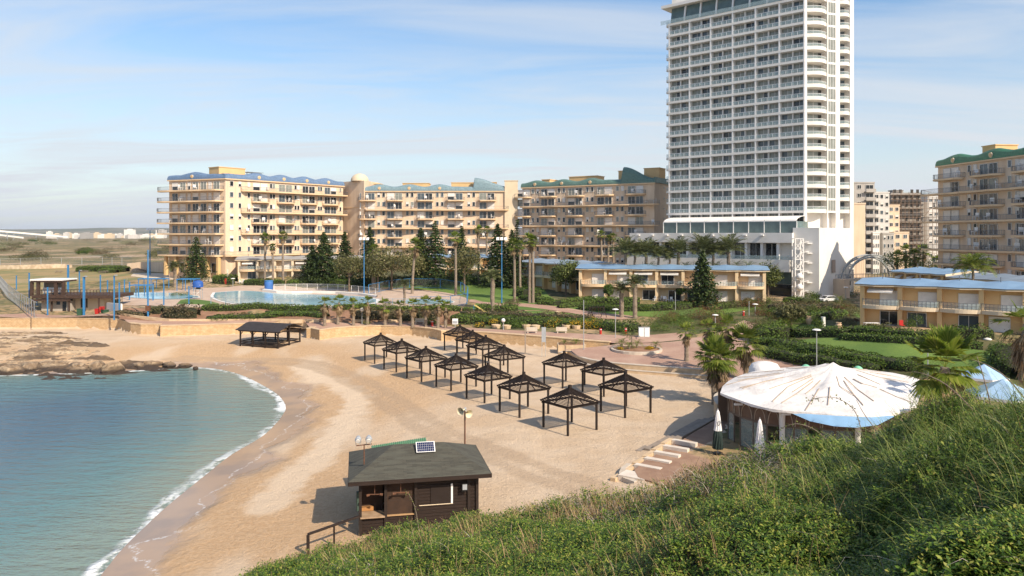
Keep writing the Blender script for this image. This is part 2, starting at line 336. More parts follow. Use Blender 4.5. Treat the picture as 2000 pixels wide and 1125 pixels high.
def axis(segs):
    out = []
    for a, b, st in segs: out += list(np.arange(a, b, st))
    return np.array(out+[segs[-1][1]])
XS = axis([(-320,-120,4),(-120,-55,1.2),(-55,62,.75),(62,140,3),(140,300,8)])
YS = axis([(12,28,2),(28,110,.75),(110,165,.8),(165,260,2.5),(260,420,5)])
def on_beach(x, y): return inpoly(x, y, BEACHPOLY)
def z_ground(X, Y):
    b = on_beach(X, Y); db = polydist(X, Y, LINE); zb_, d = z_beach(X, Y); zu = z_up(X, Y)
    f = np.where(b, 0, np.clip((db-.35)/.5, 0, 1)); return zb_*(1-f)+zu*f
RIB = smooth_line([g2(*p, -.4) for p in [(585,712),(640,735),(705,768),(690,800),(650,850),(612,900),(560,930),(520,980)]], 2)
TRK = smooth_line([g2(*p, 0) for p in [(330,690),(470,695),(600,703),(700,745),(760,790),(840,850),(1000,920),(1200,990)]], 2); TRK2 = [(x+1.5, y+1.9) for x, y in TRK]
beach = grid_mesh('beach', XS, YS, z_ground, lambda x, y: (on_beach(x, y) | (polydist(x, y, LINE) < 1.2)) & (y < 166), M_sand,
    {'ribbon': lambda x, y: polydist(x, y, RIB), 'track': lambda x, y: np.minimum(polydist(x, y, TRK), polydist(x, y, TRK2)), 'shore': lambda x, y: polydist(x, y, SHORE)*np.where(inpoly(x, y, SEAPOLY), -1, 1)}); beach['kind'] = 'structure'
ground = grid_mesh('ground', XS, YS, z_ground, lambda x, y: ~((on_beach(x, y) | (polydist(x, y, LINE) < 1.2)) & (y < 166)), M_scrub); ground['kind'] = 'structure'
FX = axis([(-9000,-1500,500),(-1500,-320,80),(-320,300,40),(300,1500,80),(1500,9000,500)]); FY = axis([(420,700,20),(700,2000,100),(2000,9500,500)])
def z_far(X, Y): return z_up(X, Y)+(fbm(X*.012, Y*.02, 4, 9)-.5)*3.0*np.clip((Y-420)/200, 0, 1)
plain = grid_mesh('plain', FX, FY, z_far, None, M_scrub); plain['kind'] = 'structure'
FX2 = axis([(300,1200,60),(1200,9000,600)]); FY2 = axis([(12,420,34)])
side = grid_mesh('plain', FX2, FY2, z_up, None, M_scrub); side['kind'] = 'structure'
FX3 = axis([(-3000,-320,60)]); FY3 = axis([(150,420,15)])
side2 = grid_mesh('plain', FX3, FY3, z_up, None, M_scrub); side2['kind'] = 'structure'
SXs = axis([(-320,-60,4),(-60,-1,.8)]); SYs = axis([(12,40,2),(40,125,.8),(125,160,4)])
sea = grid_mesh('sea', SXs, SYs, lambda X, Y: np.full(X.shape, SEA), lambda x, y: inpoly(x, y, SEAPOLY) | (polydist(x, y, SHORE) < 1.6), M_sea,
    {'depth': lambda x, y: polydist(x, y, SHORE)*np.where(inpoly(x, y, SEAPOLY), 1, -1)}); sea['kind'] = 'structure'
sea2 = MB().add([(-4000,-30,SEA-.02),(-318,-30,SEA-.02),(-318,130,SEA-.02),(-4000,150,SEA-.02)], [(0,1,2,3)]).build('sea', M_sea); sea2['kind'] = 'structure'
sea3 = MB().add([(-318,-30,SEA-.02),(-10,-30,SEA-.02),(-16,13,SEA-.02),(-318,13,SEA-.02)], [(0,1,2,3)]).build('sea', M_sea); sea3['kind'] = 'structure'
def hill_mat():
    t = NT('far_hills'); a = t.noise(.002, 6, ro=.6); t.base(t.mix(t.rng(a, .4, .6), (.10,.105,.055), (.19,.165,.10))); t.b.inputs['Roughness'].default_value = 1; return t.m
def z_hill(X, Y): return -5+np.clip((Y-7000)/1500, 0, 1)*(55+50*fbm(X*.0007, Y*.0009, 5, 21)*np.clip((1500-X)/3000+.6,.3,1.2))
hills = grid_mesh('hills', axis([(-9000,6000,220)]), axis([(6800,11000,300)]), z_hill, None, hill_mat()); hills['kind'] = 'structure'

# ---------------------------------------------------------------- sheets laid on the ground
def drape(name, poly, m, dz=.03, step=2.0, kind='structure', zf=z_up):
    import bmesh
    bm = bmesh.new(); vs = [bm.verts.new((p[0], p[1], 0)) for p in poly]; bm.faces.new(vs)
    xs = [p[0] for p in poly]; ys = [p[1] for p in poly]
    for ax, lo, hi in ((0, min(xs), max(xs)), (1, min(ys), max(ys))):
        k = math.ceil(lo/step)*step
        while k < hi:
            co = [0,0,0]; no = [0,0,0]; co[ax] = k; no[ax] = 1
            bmesh.ops.bisect_plane(bm, geom=bm.verts[:]+bm.edges[:]+bm.faces[:], plane_co=co, plane_no=no, dist=1e-4); k += step
    bmesh.ops.triangulate(bm, faces=bm.faces[:])
    c = np.array([v.co[:] for v in bm.verts]); z = zf(c[:,0], c[:,1])+dz
    for v, zz in zip(bm.verts, z): v.co.z = zz
    bmesh.ops.recalc_face_normals(bm, faces=bm.faces[:])
    if sum(f.normal.z for f in bm.faces) < 0: bmesh.ops.reverse_faces(bm, faces=bm.faces[:])
    me = bpy.data.meshes.new(name); bm.to_mesh(me); bm.free(); me.materials.append(m)
    o = bpy.data.objects.new(name, me); COL.objects.link(o)
    if kind: o['kind'] = kind
    return o
def tp(pts, sm=1):
    w = [(v.x, v.y) for v in (T(*p) for p in pts)]; w = smooth_line(w+[w[0]], sm)[:-1] if sm else w; return w
def lawn_mat():
    t = NT('lawn_grass'); a = t.noise(.12, 5); b = t.noise(4, 5, ro=.7); c = t.mix(t.rng(a, .38, .62), (.085,.155,.020), (.14,.215,.032))
    t.base(t.mix(t.rng(b, .4, .65, 0, .5), c, (.05,.095,.018))); t.b.inputs['Roughness'].default_value = .9; t.bump(b, .6, .08); return t.m
def striped_lawn_mat():
    t = NT('dry_lawn'); w = t.n('TexWave'); w.inputs['Scale'].default_value = .12; w.inputs['Distortion'].default_value = 1.2; mp = t.n('Mapping'); mp.inputs['Rotation'].default_value = (0,0,rad(80)); t.l(t.tc, mp.inputs[0]); t.l(mp.outputs[0], w.inputs['Vector'])
    a = t.noise(.1, 5); c = t.mix(w.outputs['Fac'], (.24,.18,.065), (.40,.265,.12)); t.base(t.mix(t.rng(a, .4, .65, 0, .8), c, (.13,.155,.045))); t.b.inputs['Roughness'].default_value = .95; return t.m
def paver_mat():
    t = NT('reddish_pavers'); b = t.n('TexBrick'); b.inputs['Scale'].default_value = 2.2; b.inputs['Color1'].default_value = (.42,.255,.185,1); b.inputs['Color2'].default_value = (.36,.215,.155,1); b.inputs['Mortar'].default_value = (.27,.17,.125,1); b.inputs['Mortar Size'].default_value = .03
    t.l(t.tc, b.inputs['Vector']); n = t.noise(.25, 6); t.base(t.mix(t.rng(n, .4, .65, 0, .55), b.outputs[0], (.47,.32,.235))); t.b.inputs['Roughness'].default_value = .9; return t.m
def wall_stone_mat():
    t = NT('sandstone_blocks'); b = t.n('TexBrick'); b.inputs['Scale'].default_value = 1.0; b.inputs['Brick Width'].default_value = .6; b.inputs['Row Height'].default_value = .27; b.inputs['Mortar Size'].default_value = .018
    b.inputs['Color1'].default_value = (.56,.38,.205,1); b.inputs['Color2'].default_value = (.48,.315,.165,1); b.inputs['Mortar'].default_value = (.30,.20,.11,1)
    uv = t.n('UVMap'); t.l(uv.outputs[0], b.inputs['Vector']); n = t.noise(1.4, 6); t.base(t.mix(t.rng(n, .42, .68, 0, .5), b.outputs[0], (.62,.46,.28))); t.b.inputs['Roughness'].default_value = .9
    t.bump(t.mth('ADD', b.outputs['Fac'], t.mth('MULTIPLY', t.noise(6, 5), -.6)), .5, -.05); return t.m
M_lawn = lawn_mat(); M_dry = striped_lawn_mat(); M_pav = paver_mat(); M_stone = wall_stone_mat()
M_conc = mat('pale_concrete', (.56,.49,.40), (.46,.39,.31), 1.2, .9, bump=.3)
M_cap = mat('wall_coping', (.60,.45,.29), (.50,.36,.22), 1.5, .9, bump=.3)
M_pale = mat('pale_deck', (.60,.50,.38), (.52,.42,.31), .5, .9)
M_earth = mat('red_earth', (.30,.17,.105), (.22,.12,.07), .6, .95, bump=.5)
# promenade behind the walls
Wl = [(p.x, p.y) for k in 'abcd' for p in WL[k]]
prom = drape('promenade', Wl+[g2(*p) for p in [(1215,671,1.65),(1330,664,1.8),(1345,650,2.1),(1250,655,1.9),(1150,652,2.0),(1050,648,2.0),(900,641,2.0),(800,633,2.05)]]+tp([(740,630),(610,630),(500,625),(400,624),(330,624),(255,620),(230,614),(60,612)], 0), M_pav, .05)
plaza = drape('plaza', KERB[2:]+[g2(1412,742,.9)]+tp([(1480,745),(1560,735),(1575,718),(1500,697),(1470,680),(1462,650),(1478,632),(1452,626),(1425,640),(1395,652),(1330,666),(1215,672),(1180,676),(1120,682)], 0), M_pav, .04)
lawn_polys = [
 [(905,607),(985,603),(1050,607),(1130,604),(1110,592),(1075,583),(1060,560),(1000,552),(900,556),(880,548),(780,548),(700,552),(640,553),(600,560),(700,561),(800,563),(880,572),(920,585),(935,592)],
 [(915,612),(1020,606),(1120,612),(1180,622),(1130,630),(1000,625),(915,622)],
 [(1090,603),(1150,610),(1320,622),(1420,612),(1505,600),(1500,592),(1400,596),(1250,596),(1100,592)],
 [(1540,670),(1590,660),(1700,663),(1850,676),(1950,690),(1990,716),(1930,728),(1850,724),(1740,714),(1620,694)],
 [(1470,640),(1520,632),(1600,634),(1660,640),(1690,650),(1640,652),(1540,644)],
 [(1680,622),(1715,612),(1700,606),(1660,612)],
 [(345,594),(440,597),(400,586),(355,584)],
]
for pl in lawn_polys: drape('lawn', tp(pl), M_lawn, .05)
drape('lawn', tp([(-60,566),(60,572),(150,552),(300,546),(258,528),(160,523),(0,523),(-80,528)], 1), M_dry, .05)
drape('path', tp([(915,590),(960,598),(1010,598),(1060,604),(1130,614),(1180,624),(1250,624),(1240,617),(1150,609),(1080,598),(1010,592),(950,592),(920,584)], 1), M_pav, .08)
drape('pool_deck', tp([(240,596),(330,601),(600,602),(905,603),(915,580),(880,572),(800,566),(600,562),(420,560),(300,570),(240,575)], 1), mat('pool_paving', (.52,.40,.31), (.45,.33,.25), .6, .9), .04)
drape('path', tp([(255,540),(300,546),(420,552),(500,552),(480,545),(400,543),(330,536),(262,533)], 1), M_pale, .09)
# ---------------------------------------------------------------- buildings
def glassmat(name, c, rough=.08, spec=.6):
    m = mat(name, c, tuple(x*.75 for x in c), .7, rough, spec=spec); return m
def clearglass(name, tint, a=.35):
    m = bpy.data.materials.new(name); m.use_nodes = True; nt = m.node_tree; N = nt.nodes.new; b = nt.nodes['Principled BSDF']
    b.inputs['Base Color'].default_value = (*tint, 1); b.inputs['Roughness'].default_value = .06; b.inputs['Specular IOR Level'].default_value = .6
    t = N('ShaderNodeBsdfTransparent'); mx = N('ShaderNodeMixShader'); mx.inputs[0].default_value = a
    nt.links.new(t.outputs[0], mx.inputs[1]); nt.links.new(b.outputs[0], mx.inputs[2]); nt.links.new(mx.outputs[0], nt.nodes['Material Output'].inputs[0]); return m
M_peach = mat('peach_render', (.69,.535,.39), (.60,.45,.315), .8, .9, bump=.15, stretch=(1,1,.16))
M_peach2 = mat('peach_slab', (.68,.50,.315), (.62,.435,.265), .5, .9)
M_ochre = mat('ochre_render', (.66,.45,.225), (.61,.405,.195), .4, .9)
M_cream = mat('cream_render', (.66,.54,.385), (.60,.48,.335), .4, .9)
M_white = mat('white_render', (.78,.745,.69), (.72,.68,.62), .25, .75)
M_white2 = mat('white_paint', (.80,.78,.75), (.74,.72,.69), 1.0, .5)
M_shut = mat('white_shutter', (.74,.70,.645), (.66,.62,.57), 1.5, .6)
M_frame = mat('pale_frame', (.66,.64,.60), None, 2, .5)
M_dglass = glassmat('dark_glass', (.018,.022,.026)); M_bglass = glassmat('bluish_glass', (.075,.10,.12)); M_cglass = glassmat('curtained_glass', (.25,.262,.23), .12)
M_gglass = glassmat('greenish_glass', (.10,.15,.145), .06)
M_rail = mat('grey_rail', (.13,.14,.155), None, 3, .5); M_wrail = mat('white_rail', (.78,.78,.77), None, 3, .45)
M_clear = clearglass('balustrade_glass', (.45,.56,.55), .34)
def tile(name, c): return mat(name, c, tuple(x*.72 for x in c), 2.2, .45, bump=.3, bscale=9, spec=.4)
M_tblue = tile('blue_roof_tiles', (.14,.215,.34)); M_tteal = tile('teal_roof_tiles', (.20,.29,.325)); M_tgreen = tile('green_roof_tiles', (.12,.205,.17)); M_tdeep = tile('deep_green_roof_tiles', (.055,.20,.105))
M_bluemetal = mat('blue_sheet_roof', (.20,.315,.45), (.165,.27,.40), .35, .5, spec=.4)
M_greymetal = mat('grey_sheet_roof', (.36,.345,.33), (.31,.30,.285), .4, .6)
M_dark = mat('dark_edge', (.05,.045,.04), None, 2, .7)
M_roofgravel = mat('roof_gravel', (.40,.37,.33), None, 1, .95)
M_conc2 = mat('raw_concrete', (.33,.30,.265), (.26,.23,.20), .3, .95, bump=.4)

def place(o, org, rz=0): o.location = (org[0], org[1], org[2] if len(org) > 2 else 0); o.rotation_euler = (0,0,rz); return o
def ucol(px, A, B):
    """distance along the line A-B at which it crosses a picture column"""
    k = (px-1000)/F; dx, dy = B[0]-A[0], B[1]-A[1]; L = math.hypot(dx, dy); t = (k*A[1]-A[0])/(dx-k*dy); return t*L
def win_mesh(name, w, h, kind, d=.14):
    """a framed opening lying in the wall: frame, two sashes, glass or a rolled-down shutter"""
    m = MB(); f = .09
    m.box(-w/2, w/2, -d, .02, 0, f, 0); m.box(-w/2, w/2, -d, .02, h-f, h, 0); m.box(-w/2, -w/2+f, -d, .02, f, h-f, 0); m.box(w/2-f, w/2, -d, .02, f, h-f, 0)
    if kind == 'shut':
        n = 6
        for i in range(n): z0 = f+(h-2*f)*i/n; m.box(-w/2+f, w/2-f, -.07-.02*(i % 2), .01, z0, z0+(h-2*f)/n-.004, 1)
        return m, [M_frame, M_shut]
    g = {'dark': M_dglass, 'blue': M_bglass, 'cur': M_cglass}.get(kind, M_dglass)
    if kind == 'half':
        m.box(-w/2+f, w/2-f, -.05, .01, f, h*.5, 1); m.box(-w/2+f, w/2-f, -.08, .01, h*.5, h-f, 2); return m, [M_frame, M_dglass, M_shut]
    if kind == 'open':
        m.box(-w/2+f, 0, -.05, .01, f, h-f, 1); m.box(0.02, w/2-f, -.03, .015, f, h-f, 2); m.box(-.03, .03, -d+.02, .0, f, h-f, 0); return m, [M_frame, M_bglass, M_dglass]
    m.box(-w/2+f, w/2-f, -.05, .01, f, h-f, 1)
    if w > 1.2: m.box(-.035, .035, -d+.03, .0, f, h-f, 0)
    return m, [M_frame, g]
WM = {}
def win(name, w, h, kind, parent, loc, rz=0):
    k = (name, round(w,2), round(h,2), kind)
    if k not in WM:
        m, ms = win_mesh(name, w, h, kind); o = m.build(name, ms, parent); WM[k] = o.data
    else:
        o = bpy.data.objects.new(name, WM[k]); COL.objects.link(o); o.parent = parent
    return place(o, loc, rz)
def slab_poly(u0, u1, depth, wav=0.0, period=9.0, rnd_end=1.0, n=None, ph=0.0):
    n = n or max(8, int((u1-u0)/1.0)); pts = [(u0, 0.3)]
    for i in range(n+1):
        u = u0+(u1-u0)*i/n; e = min((u-u0), (u1-u))/rnd_end; e = math.sqrt(max(0, 1-(1-min(1, e))**2)); pts.append((u, -(depth+wav*math.sin(2*math.pi*u/period+ph))*(.35+.65*e)))
    return pts+[(u1, 0.3)]
def rail_from(poly, z, h=1.0, step=.28, mi=0):
    """rails and bars along the outer edge of a slab"""
    m = MB(); e = [(p[0], p[1]*.96) for p in poly]; 
    for a, b in zip(e[:-1], e[1:]):
        m.bar((a[0], a[1], z+h), (b[0], b[1], z+h), .06, .06, mi); m.bar((a[0], a[1], z+.12), (b[0], b[1], z+.12), .05, .05, mi)
        L = math.hypot(b[0]-a[0], b[1]-a[1]); k = max(1, int(L/step))
        for i in range(k): t = i/k; x = a[0]+(b[0]-a[0])*t; y = a[1]+(b[1]-a[1])*t; m.bar((x,y,z+.1), (x,y,z+h), .035, .035, mi)
    return m
BALC = []
def facade(root, org, rz, L, zr, fh, nk, inds, full, zbot, fullp=0, wcols=(), seed=1, back=14.0, wall=M_peach, dep=1.7):
    rr = random.Random(seed)
    w = MB().box(0, L, 0, back, zbot, zr); place(w.build('wall', wall, root), org, rz)
    for k in range(1, nk+1):
        z = zr-fh*k; isfull = (k % 2 == fullp)
        spans = [full] if isfull else inds
        for (a, b) in spans:
            pl = slab_poly(a, b, dep+(.0 if isfull else .25), .28 if isfull else .12, (L/4.2 if isfull else (b-a)*1.01), 1.4, ph=rr.random()*.8)
            s = MB().prism(pl, z-.38, z).build('balcony', M_peach2, root); place(s, org, rz); rail_from(pl, z, 1.0).build('railing', M_rail, s)
            for _ in range(3 if isfull else 1): BALC.append((root, place_l((root.location.x+org[0], root.location.y+org[1]), rz+root.rotation_euler.z, a+1+(b-a-2)*rr.random(), -.85, z)))
        for (a, b) in inds:
            c = (a+b)/2; ww = min(2.3, (b-a)*.44)
            for sx in (-1, 1):
                kind = rr.choice(['dark','blue','cur','shut','shut','open','half','blue']); win('balcony_door', ww, 2.25, kind, root, place_l(org, rz, c+sx*(ww/2+.12), -.02, z+.06), rz)
        for u in wcols:
            kind = rr.choice(['dark','blue','cur','shut','half','blue']); win('window', .95, 1.5, kind, root, place_l(org, rz, u, -.02, z+.95), rz)
def place_l(org, rz, u, v, z): c, s = math.cos(rz), math.sin(rz); return (org[0]+u*c-v*s, org[1]+u*s+v*c, z)
def wave_roof(root, org, rz, L, zr, humps, m, fin=None, base=1.4, amp=.8, wid=4.5):
    """the tiled parapet: a leaning band whose top rolls in waves"""
    n = int(L/.5); vs = []; fs = []
    def h(u):
        x = base+.25*math.sin(u*.9)*.3
        for c in humps: d = abs(u-c)/wid; x = max(x, base+amp*(.5+.5*math.cos(math.pi*min(1, d))))
        if fin:
            c, w_, pk = fin
            if u >= c: x = max(x, base+pk*(.5+.5*math.cos(math.pi*min(1, (u-c)/w_)))**.9)
        return x
    prof = [(-.45,0,0),(-.42,.3,0),(-.2,.7,0),(.25,.92,0),(.9,1,0),(1.5,.96,0),(1.6,0,0)]
    for i in range(n+1):
        u = -.3+(L+.6)*i/n; hh = h(u)
        for y, f, _ in prof: vs.append((u, y, f*hh))
    q = len(prof)
    for i in range(n):
        for j in range(q-1): fs.append((i*q+j, (i+1)*q+j, (i+1)*q+j+1, i*q+j+1))
    fs += [tuple(range(q-1, -1, -1)), tuple(n*q+j for j in range(q))]
    mb = MB().add(vs, fs)
    if fin:
        pass
    r = mb.build('roof', m, root); place(r, (*org[:2], zr+.02), rz)
    t = MB().box(-.3, L+.3, -.5, .1, -.3, 0); place(t.build('cornice', M_peach2, root), (*org[:2], zr), rz)
    for c in humps:
        d = MB().tube([(c, -.55, .78), (c, -.30, .82)], [.52,.52], 14); d.tube([(c, -.62, .77), (c, -.5, .78)], [.32,.32], 12, 1); place(d.build('medallion', [M_cream, M_ochre], root), (*org[:2], zr+.02), rz)
    return r
def rooftop(root, org, rz, u0, u1, v0, v1, z0, h, m=None, name='rooftop_room'):
    w = MB().box(u0, u1, v0, v1, z0, z0+h); w.box(u0-.15, u1+.15, v0-.15, v1+.15, z0+h, z0+h+.2); return place(w.build(name, m or M_ochre, root), org, rz)

# ---- apartment block with the blue wavy roof: two facades round a corner
Ab, Bb = (-100.0, 224.0), (-80.6, 216.0); Cb = (-55.0, 250.0)
def left_block():
    g = zt(-80, 222); r = thing('apartment_block', 'peach apartment block with blue wavy tiled roof, beside the open scrubland', 'apartment building', (Bb[0], Bb[1], 0), 0, 'seaside apartment blocks')
    L1 = math.hypot(Bb[0]-Ab[0], Bb[1]-Ab[1]); rz1 = math.atan2(Bb[1]-Ab[1], Bb[0]-Ab[0]); o1 = (Ab[0]-Bb[0], Ab[1]-Bb[1], 0)
    L2 = math.hypot(Cb[0]-Bb[0], Cb[1]-Bb[1]); rz2 = math.atan2(Cb[1]-Bb[1], Cb[0]-Bb[0]); o2 = (0,0,0)
    zr, fh = 34.8, 3.09
    rr = random.Random(3)
    w = MB().prism([(o1[0],o1[1]), (0,0), (Cb[0]-Bb[0], Cb[1]-Bb[1]), (Cb[0]-Bb[0]-12, Cb[1]-Bb[1]+10), (o1[0]+6, o1[1]+18)], g-1, zr); w.build('wall', M_peach, r)
    zs1 = zr-fh*7
    for k in range(1, 8):
        z = zr-fh*k
        pl = slab_poly(-3.4, L1-.6, 2.3, .18, 9, 1.6, ph=k)
        s = MB().prism(pl, z-.4, z).build('balcony', M_peach2, r); place(s, o1, rz1); rail_from(pl, z).build('railing', M_rail, s); [BALC.append((r, place_l(Ab, rz1, 1+rr.random()*(L1-3), -1.0, z))) for _ in range(2)]
        u = 1.3
        for i in range(7):
            big = i % 3 != 2; ww = 2.2 if big else 1.1; kind = rr.choice(['dark','blue','cur','shut','shut','open','half']) if k != 1 else rr.choice(['shut','half','cur']); win('balcony_door', ww, 2.25, kind, r, place_l(o1, rz1, u+ww/2, -.02, z+.06), rz1); u += ww+.75
        for uu in (2.7, 5.9):
            win('window', .95 if uu > 3 else 1.2, 1.5, rr.choice(['dark','blue','shut','half']), r, place_l(o2, rz2, ucol(452, Bb, Cb) if uu < 3 else ucol(468, Bb, Cb), -.02, z+.95), rz2)
    cols = [ucol(300+p/4.5, Bb, Cb) for p in (835, 1030, 1055, 1245, 1270, 1450, 1470)]+[L2-1.2]
    inds = [(ucol(300+a/4.5, Bb, Cb), ucol(300+b/4.5, Bb, Cb)) for a, b in ((858,1010),(1080,1232),(1288,1432),(1480,1622))]
    full = (ucol(300+765/4.5, Bb, Cb), L2+1.2)
    for k in range(1, 8):
        z = zr-fh*k; isf = k % 2 == 1
        for (a, b) in ([full if k < 7 else (-.5, L2+1)] if isf else inds):
            pl = slab_poly(a, b, 1.9, .3 if isf else .1, L2/4.1 if isf else b-a, 1.6, ph=rr.random())
            s = MB().prism(pl, z-.38, z).build('balcony', M_peach2, r); rail_from(pl, z).build('railing', M_rail, s); s.rotation_euler = (0,0,rz2); BALC.append((r, place_l(Bb, rz2, a+1+(b-a-2)*rr.random(), -.9, z)))
        for a, b in inds:
            for sx in (-1, 1):
                ww = min(2.3, (b-a)*.42); win('balcony_door', ww, 2.25, rr.choice(['dark','blue','cur','blue','shut','open','half']), r, place_l(o2, rz2, (a+b)/2+sx*(ww/2+.1), -.02, z+.06), rz2)
        for u in cols: win('window', .9, 1.45, rr.choice(['dark','blue','cur','shut','dark']), r, place_l(o2, rz2, u, -.02, z+.95), rz2)
    wave_roof(r, o1, rz1, L1, zr, [ucol(377, Ab, Bb)], M_tblue, wid=6)
    wave_roof(r, o2, rz2, L2, zr, [ucol(300+p/4.5, Bb, Cb) for p in (920,1138,1340,1530)], M_tblue, wid=5)
    rooftop(r, o2, rz2, .5, 9, 4, 9, zr, 3.4)
    pg = MB()
    for i in range(4): pg.bar((9.6+i*1.6, 4, zr), (9.6+i*1.6, 4, zr+2.6), .15); pg.bar((9.4, 3.6+i, zr+2.6), (15, 3.6+i, zr+2.6), .12)
    place(pg.build('roof_pergola', M_rail, r), o2, rz2)
    # arcade at ground level
    zs = zr-fh*7
    for i in range(6): place(MB().box(i*3.9-.35, i*3.9+.35, -1.6, -.6, g-.5, zs-.4).build('pillar', M_ochre, r), o1, rz1)
    for i in range(5): win('shop_window', 3.0, 2.9, 'dark', r, place_l(o1, rz1, i*3.9+1.95, -.03, g+.35), rz1)
    for i in range(3): place(MB().box(3+i*4.6, 3.7+i*4.6, -1.7, -.9, g-.5, zs-.4).build('pillar', M_ochre, r), o2, rz2); win('shop_window', 3.4, 2.9, 'blue', r, place_l(o2, rz2, 5.7+i*4.6, -.03, g+.35), rz2)
    # tall plain stair wall at the far end, with a half dome on top
    x, y = Cb[0]-Bb[0], Cb[1]-Bb[1]
    e = thing('stair_tower', 'plain peach stair tower with a small dome, between two apartment blocks', 'stair tower', (Cb[0], Cb[1], 0))
    f = (P(667,0,252).x-Cb[0]); x1 = P(711,0,246).x-Cb[0]
    MB().prism([(f-1.5, 4.0), (x1, -4.0), (x1+3, 8), (f, 14)], 6, 36.3).build('wall', M_peach, e)
    MB().prism([(f-1.6, 3.85), (x1+.12, -4.15), (x1+3.1, 8), (f, 14.1)], 27.6, 27.9).build('string_course', M_peach2, e)
    m = MB(); c = ((f+x1)/2+2.2, -.6, 36.3)
    m.lathe([(2.9*math.cos(t*math.pi/16), 2.5*math.sin(t*math.pi/16)) for t in range(9)], 20, c); m.build('dome', M_cream, e, True)
left_block()
# ---- middle block
def simple_block(name, label, A, B, zr, fh, nk, humps, inds, full, zbot, roof, fin, seed, back, extra=None, cols=None):
    r = thing(name, label, 'apartment building', (A[0], A[1], 0), math.atan2(B[1]-A[1], B[0]-A[0]), 'seaside apartment blocks')
    L = math.hypot(B[0]-A[0], B[1]-A[1]); U = lambda p: ucol(p, A, B)
    I = [(max(-2.8, U(a)), U(b)) for a, b in inds]; FU = (U(full[0]), U(full[1]))
    if cols is None: cols = [U((I_[1]+J[0])/2+d) for I_, J in zip(inds[:-1], inds[1:]) for d in (-4.5, 5)]
    else: cols = [U(c) for c in cols]
    facade(r, (0,0,0), 0, L, zr, fh, nk, I, FU, zbot, 0, cols, seed, back)
    wave_roof(r, (0,0,0), 0, L, zr, [U(h) for h in humps], roof, (U(fin[0]), U(fin[1])-U(fin[0]), fin[2]) if fin else None, wid=5)
    return r, U, L
A, B = (P(712,0,247).x, 247.0), (P(993,0,247).x, 247.0)
r, U, L = simple_block('apartment_block', 'peach apartment block with teal wavy roof, standing behind the tall pines', A, B, 33.0, 2.97, 8, [660+p/4.5 for p in (365,627,895)],
    [(660+a/4.5, 660+b/4.5) for a, b in ((182,335),(425,572),(690,840),(950,1112),(1232,1388))], (660+228/4.5, 660+1500/4.5), 5, M_tteal, (660+1190/4.5, 660+1500/4.5, 2.9), 11, 14)
for a, b, h in ((557,790,2.6),(990,1187,2.8),(1320,1390,2.9),(300,362,2.4)): rooftop(r, (0,0,0), 0, U(660+a/4.5), U(660+b/4.5), 3, 8, 33.0, h)
rooftop(r, (0,0,0), 0, L-1.2, L+3.0, -.6, 3, 5, 31.2, M_cream, 'end_pier')
# ---- block with the green roof, partly behind the hotel
A, B = (P(1020,0,246).x, 246.0), (P(1278,0,222).x, 222.0)
r, U, L = simple_block('apartment_block', 'tan apartment block with grey-green wavy roof, partly hidden by the white hotel tower', A, B, 34.0, 3.04, 8, [1000+p/5.36 for p in (245,525,822)],
    [(1000+a/5.36, 1000+b/5.36) for a, b in ((36,205),(285,468),(568,757),(873,1070),(1190,1402))], (1000+90/5.36, 1000+1545/5.36), 5, M_tgreen, (1000+1155/5.36, 1000+1480/5.36, 3.6), 17, 18)
for a, b, h in ((263,345,2.4),(550,845,2.9),(1070,1155,4.0),(1340,1500,4.4)): rooftop(r, (0,0,0), 0, U(1000+a/5.36), U(1000+b/5.36), 3, 8, 34.0, h)
MB().box(L-.1, L+.4, -.2, 18, 34.0, 35.6).build('parapet', M_tgreen, r)
for k in range(1, 7):
    win('window', .9, 1.3, 'dark', r, (L+.03, 12, 34-3.04*k+1), math.pi/2); win('window', .5, .5, 'dark', r, (L+.03, 7.5, 34-3.04*k+1.6), math.pi/2)
rooftop(r, (0,0,0), 0, L-1, L+1.5, 14, 20, 30, 9)
# ---- block at the edge of the picture, its facade in shade
A, B = (94.3, 170.0), (98.6, 136.0)
r, U, L = simple_block('apartment_block', 'shaded tan apartment block with deep green wavy roof, behind the villas', A, B, 34.1, 3.05, 9, [1640+p/3.88 for p in (872,1160)]+[2025],
    [(1640+a/3.88, 1640+b/3.88) for a, b in ((745,952),(1018,1252),(1338,1500))]+[(2044,2074)], (1640+640/3.88, 2076), 4, M_tdeep, None, 23, 22, cols=[1640+p/3.88 for p in (985,1292,1030,1350)])
rooftop(r, (0,0,0), 0, U(1893), U(1918), 3, 8, 34.1, 3.2); rooftop(r, (0,0,0), 0, U(1988), U(2030), 3, 8, 34.1, 4.5)

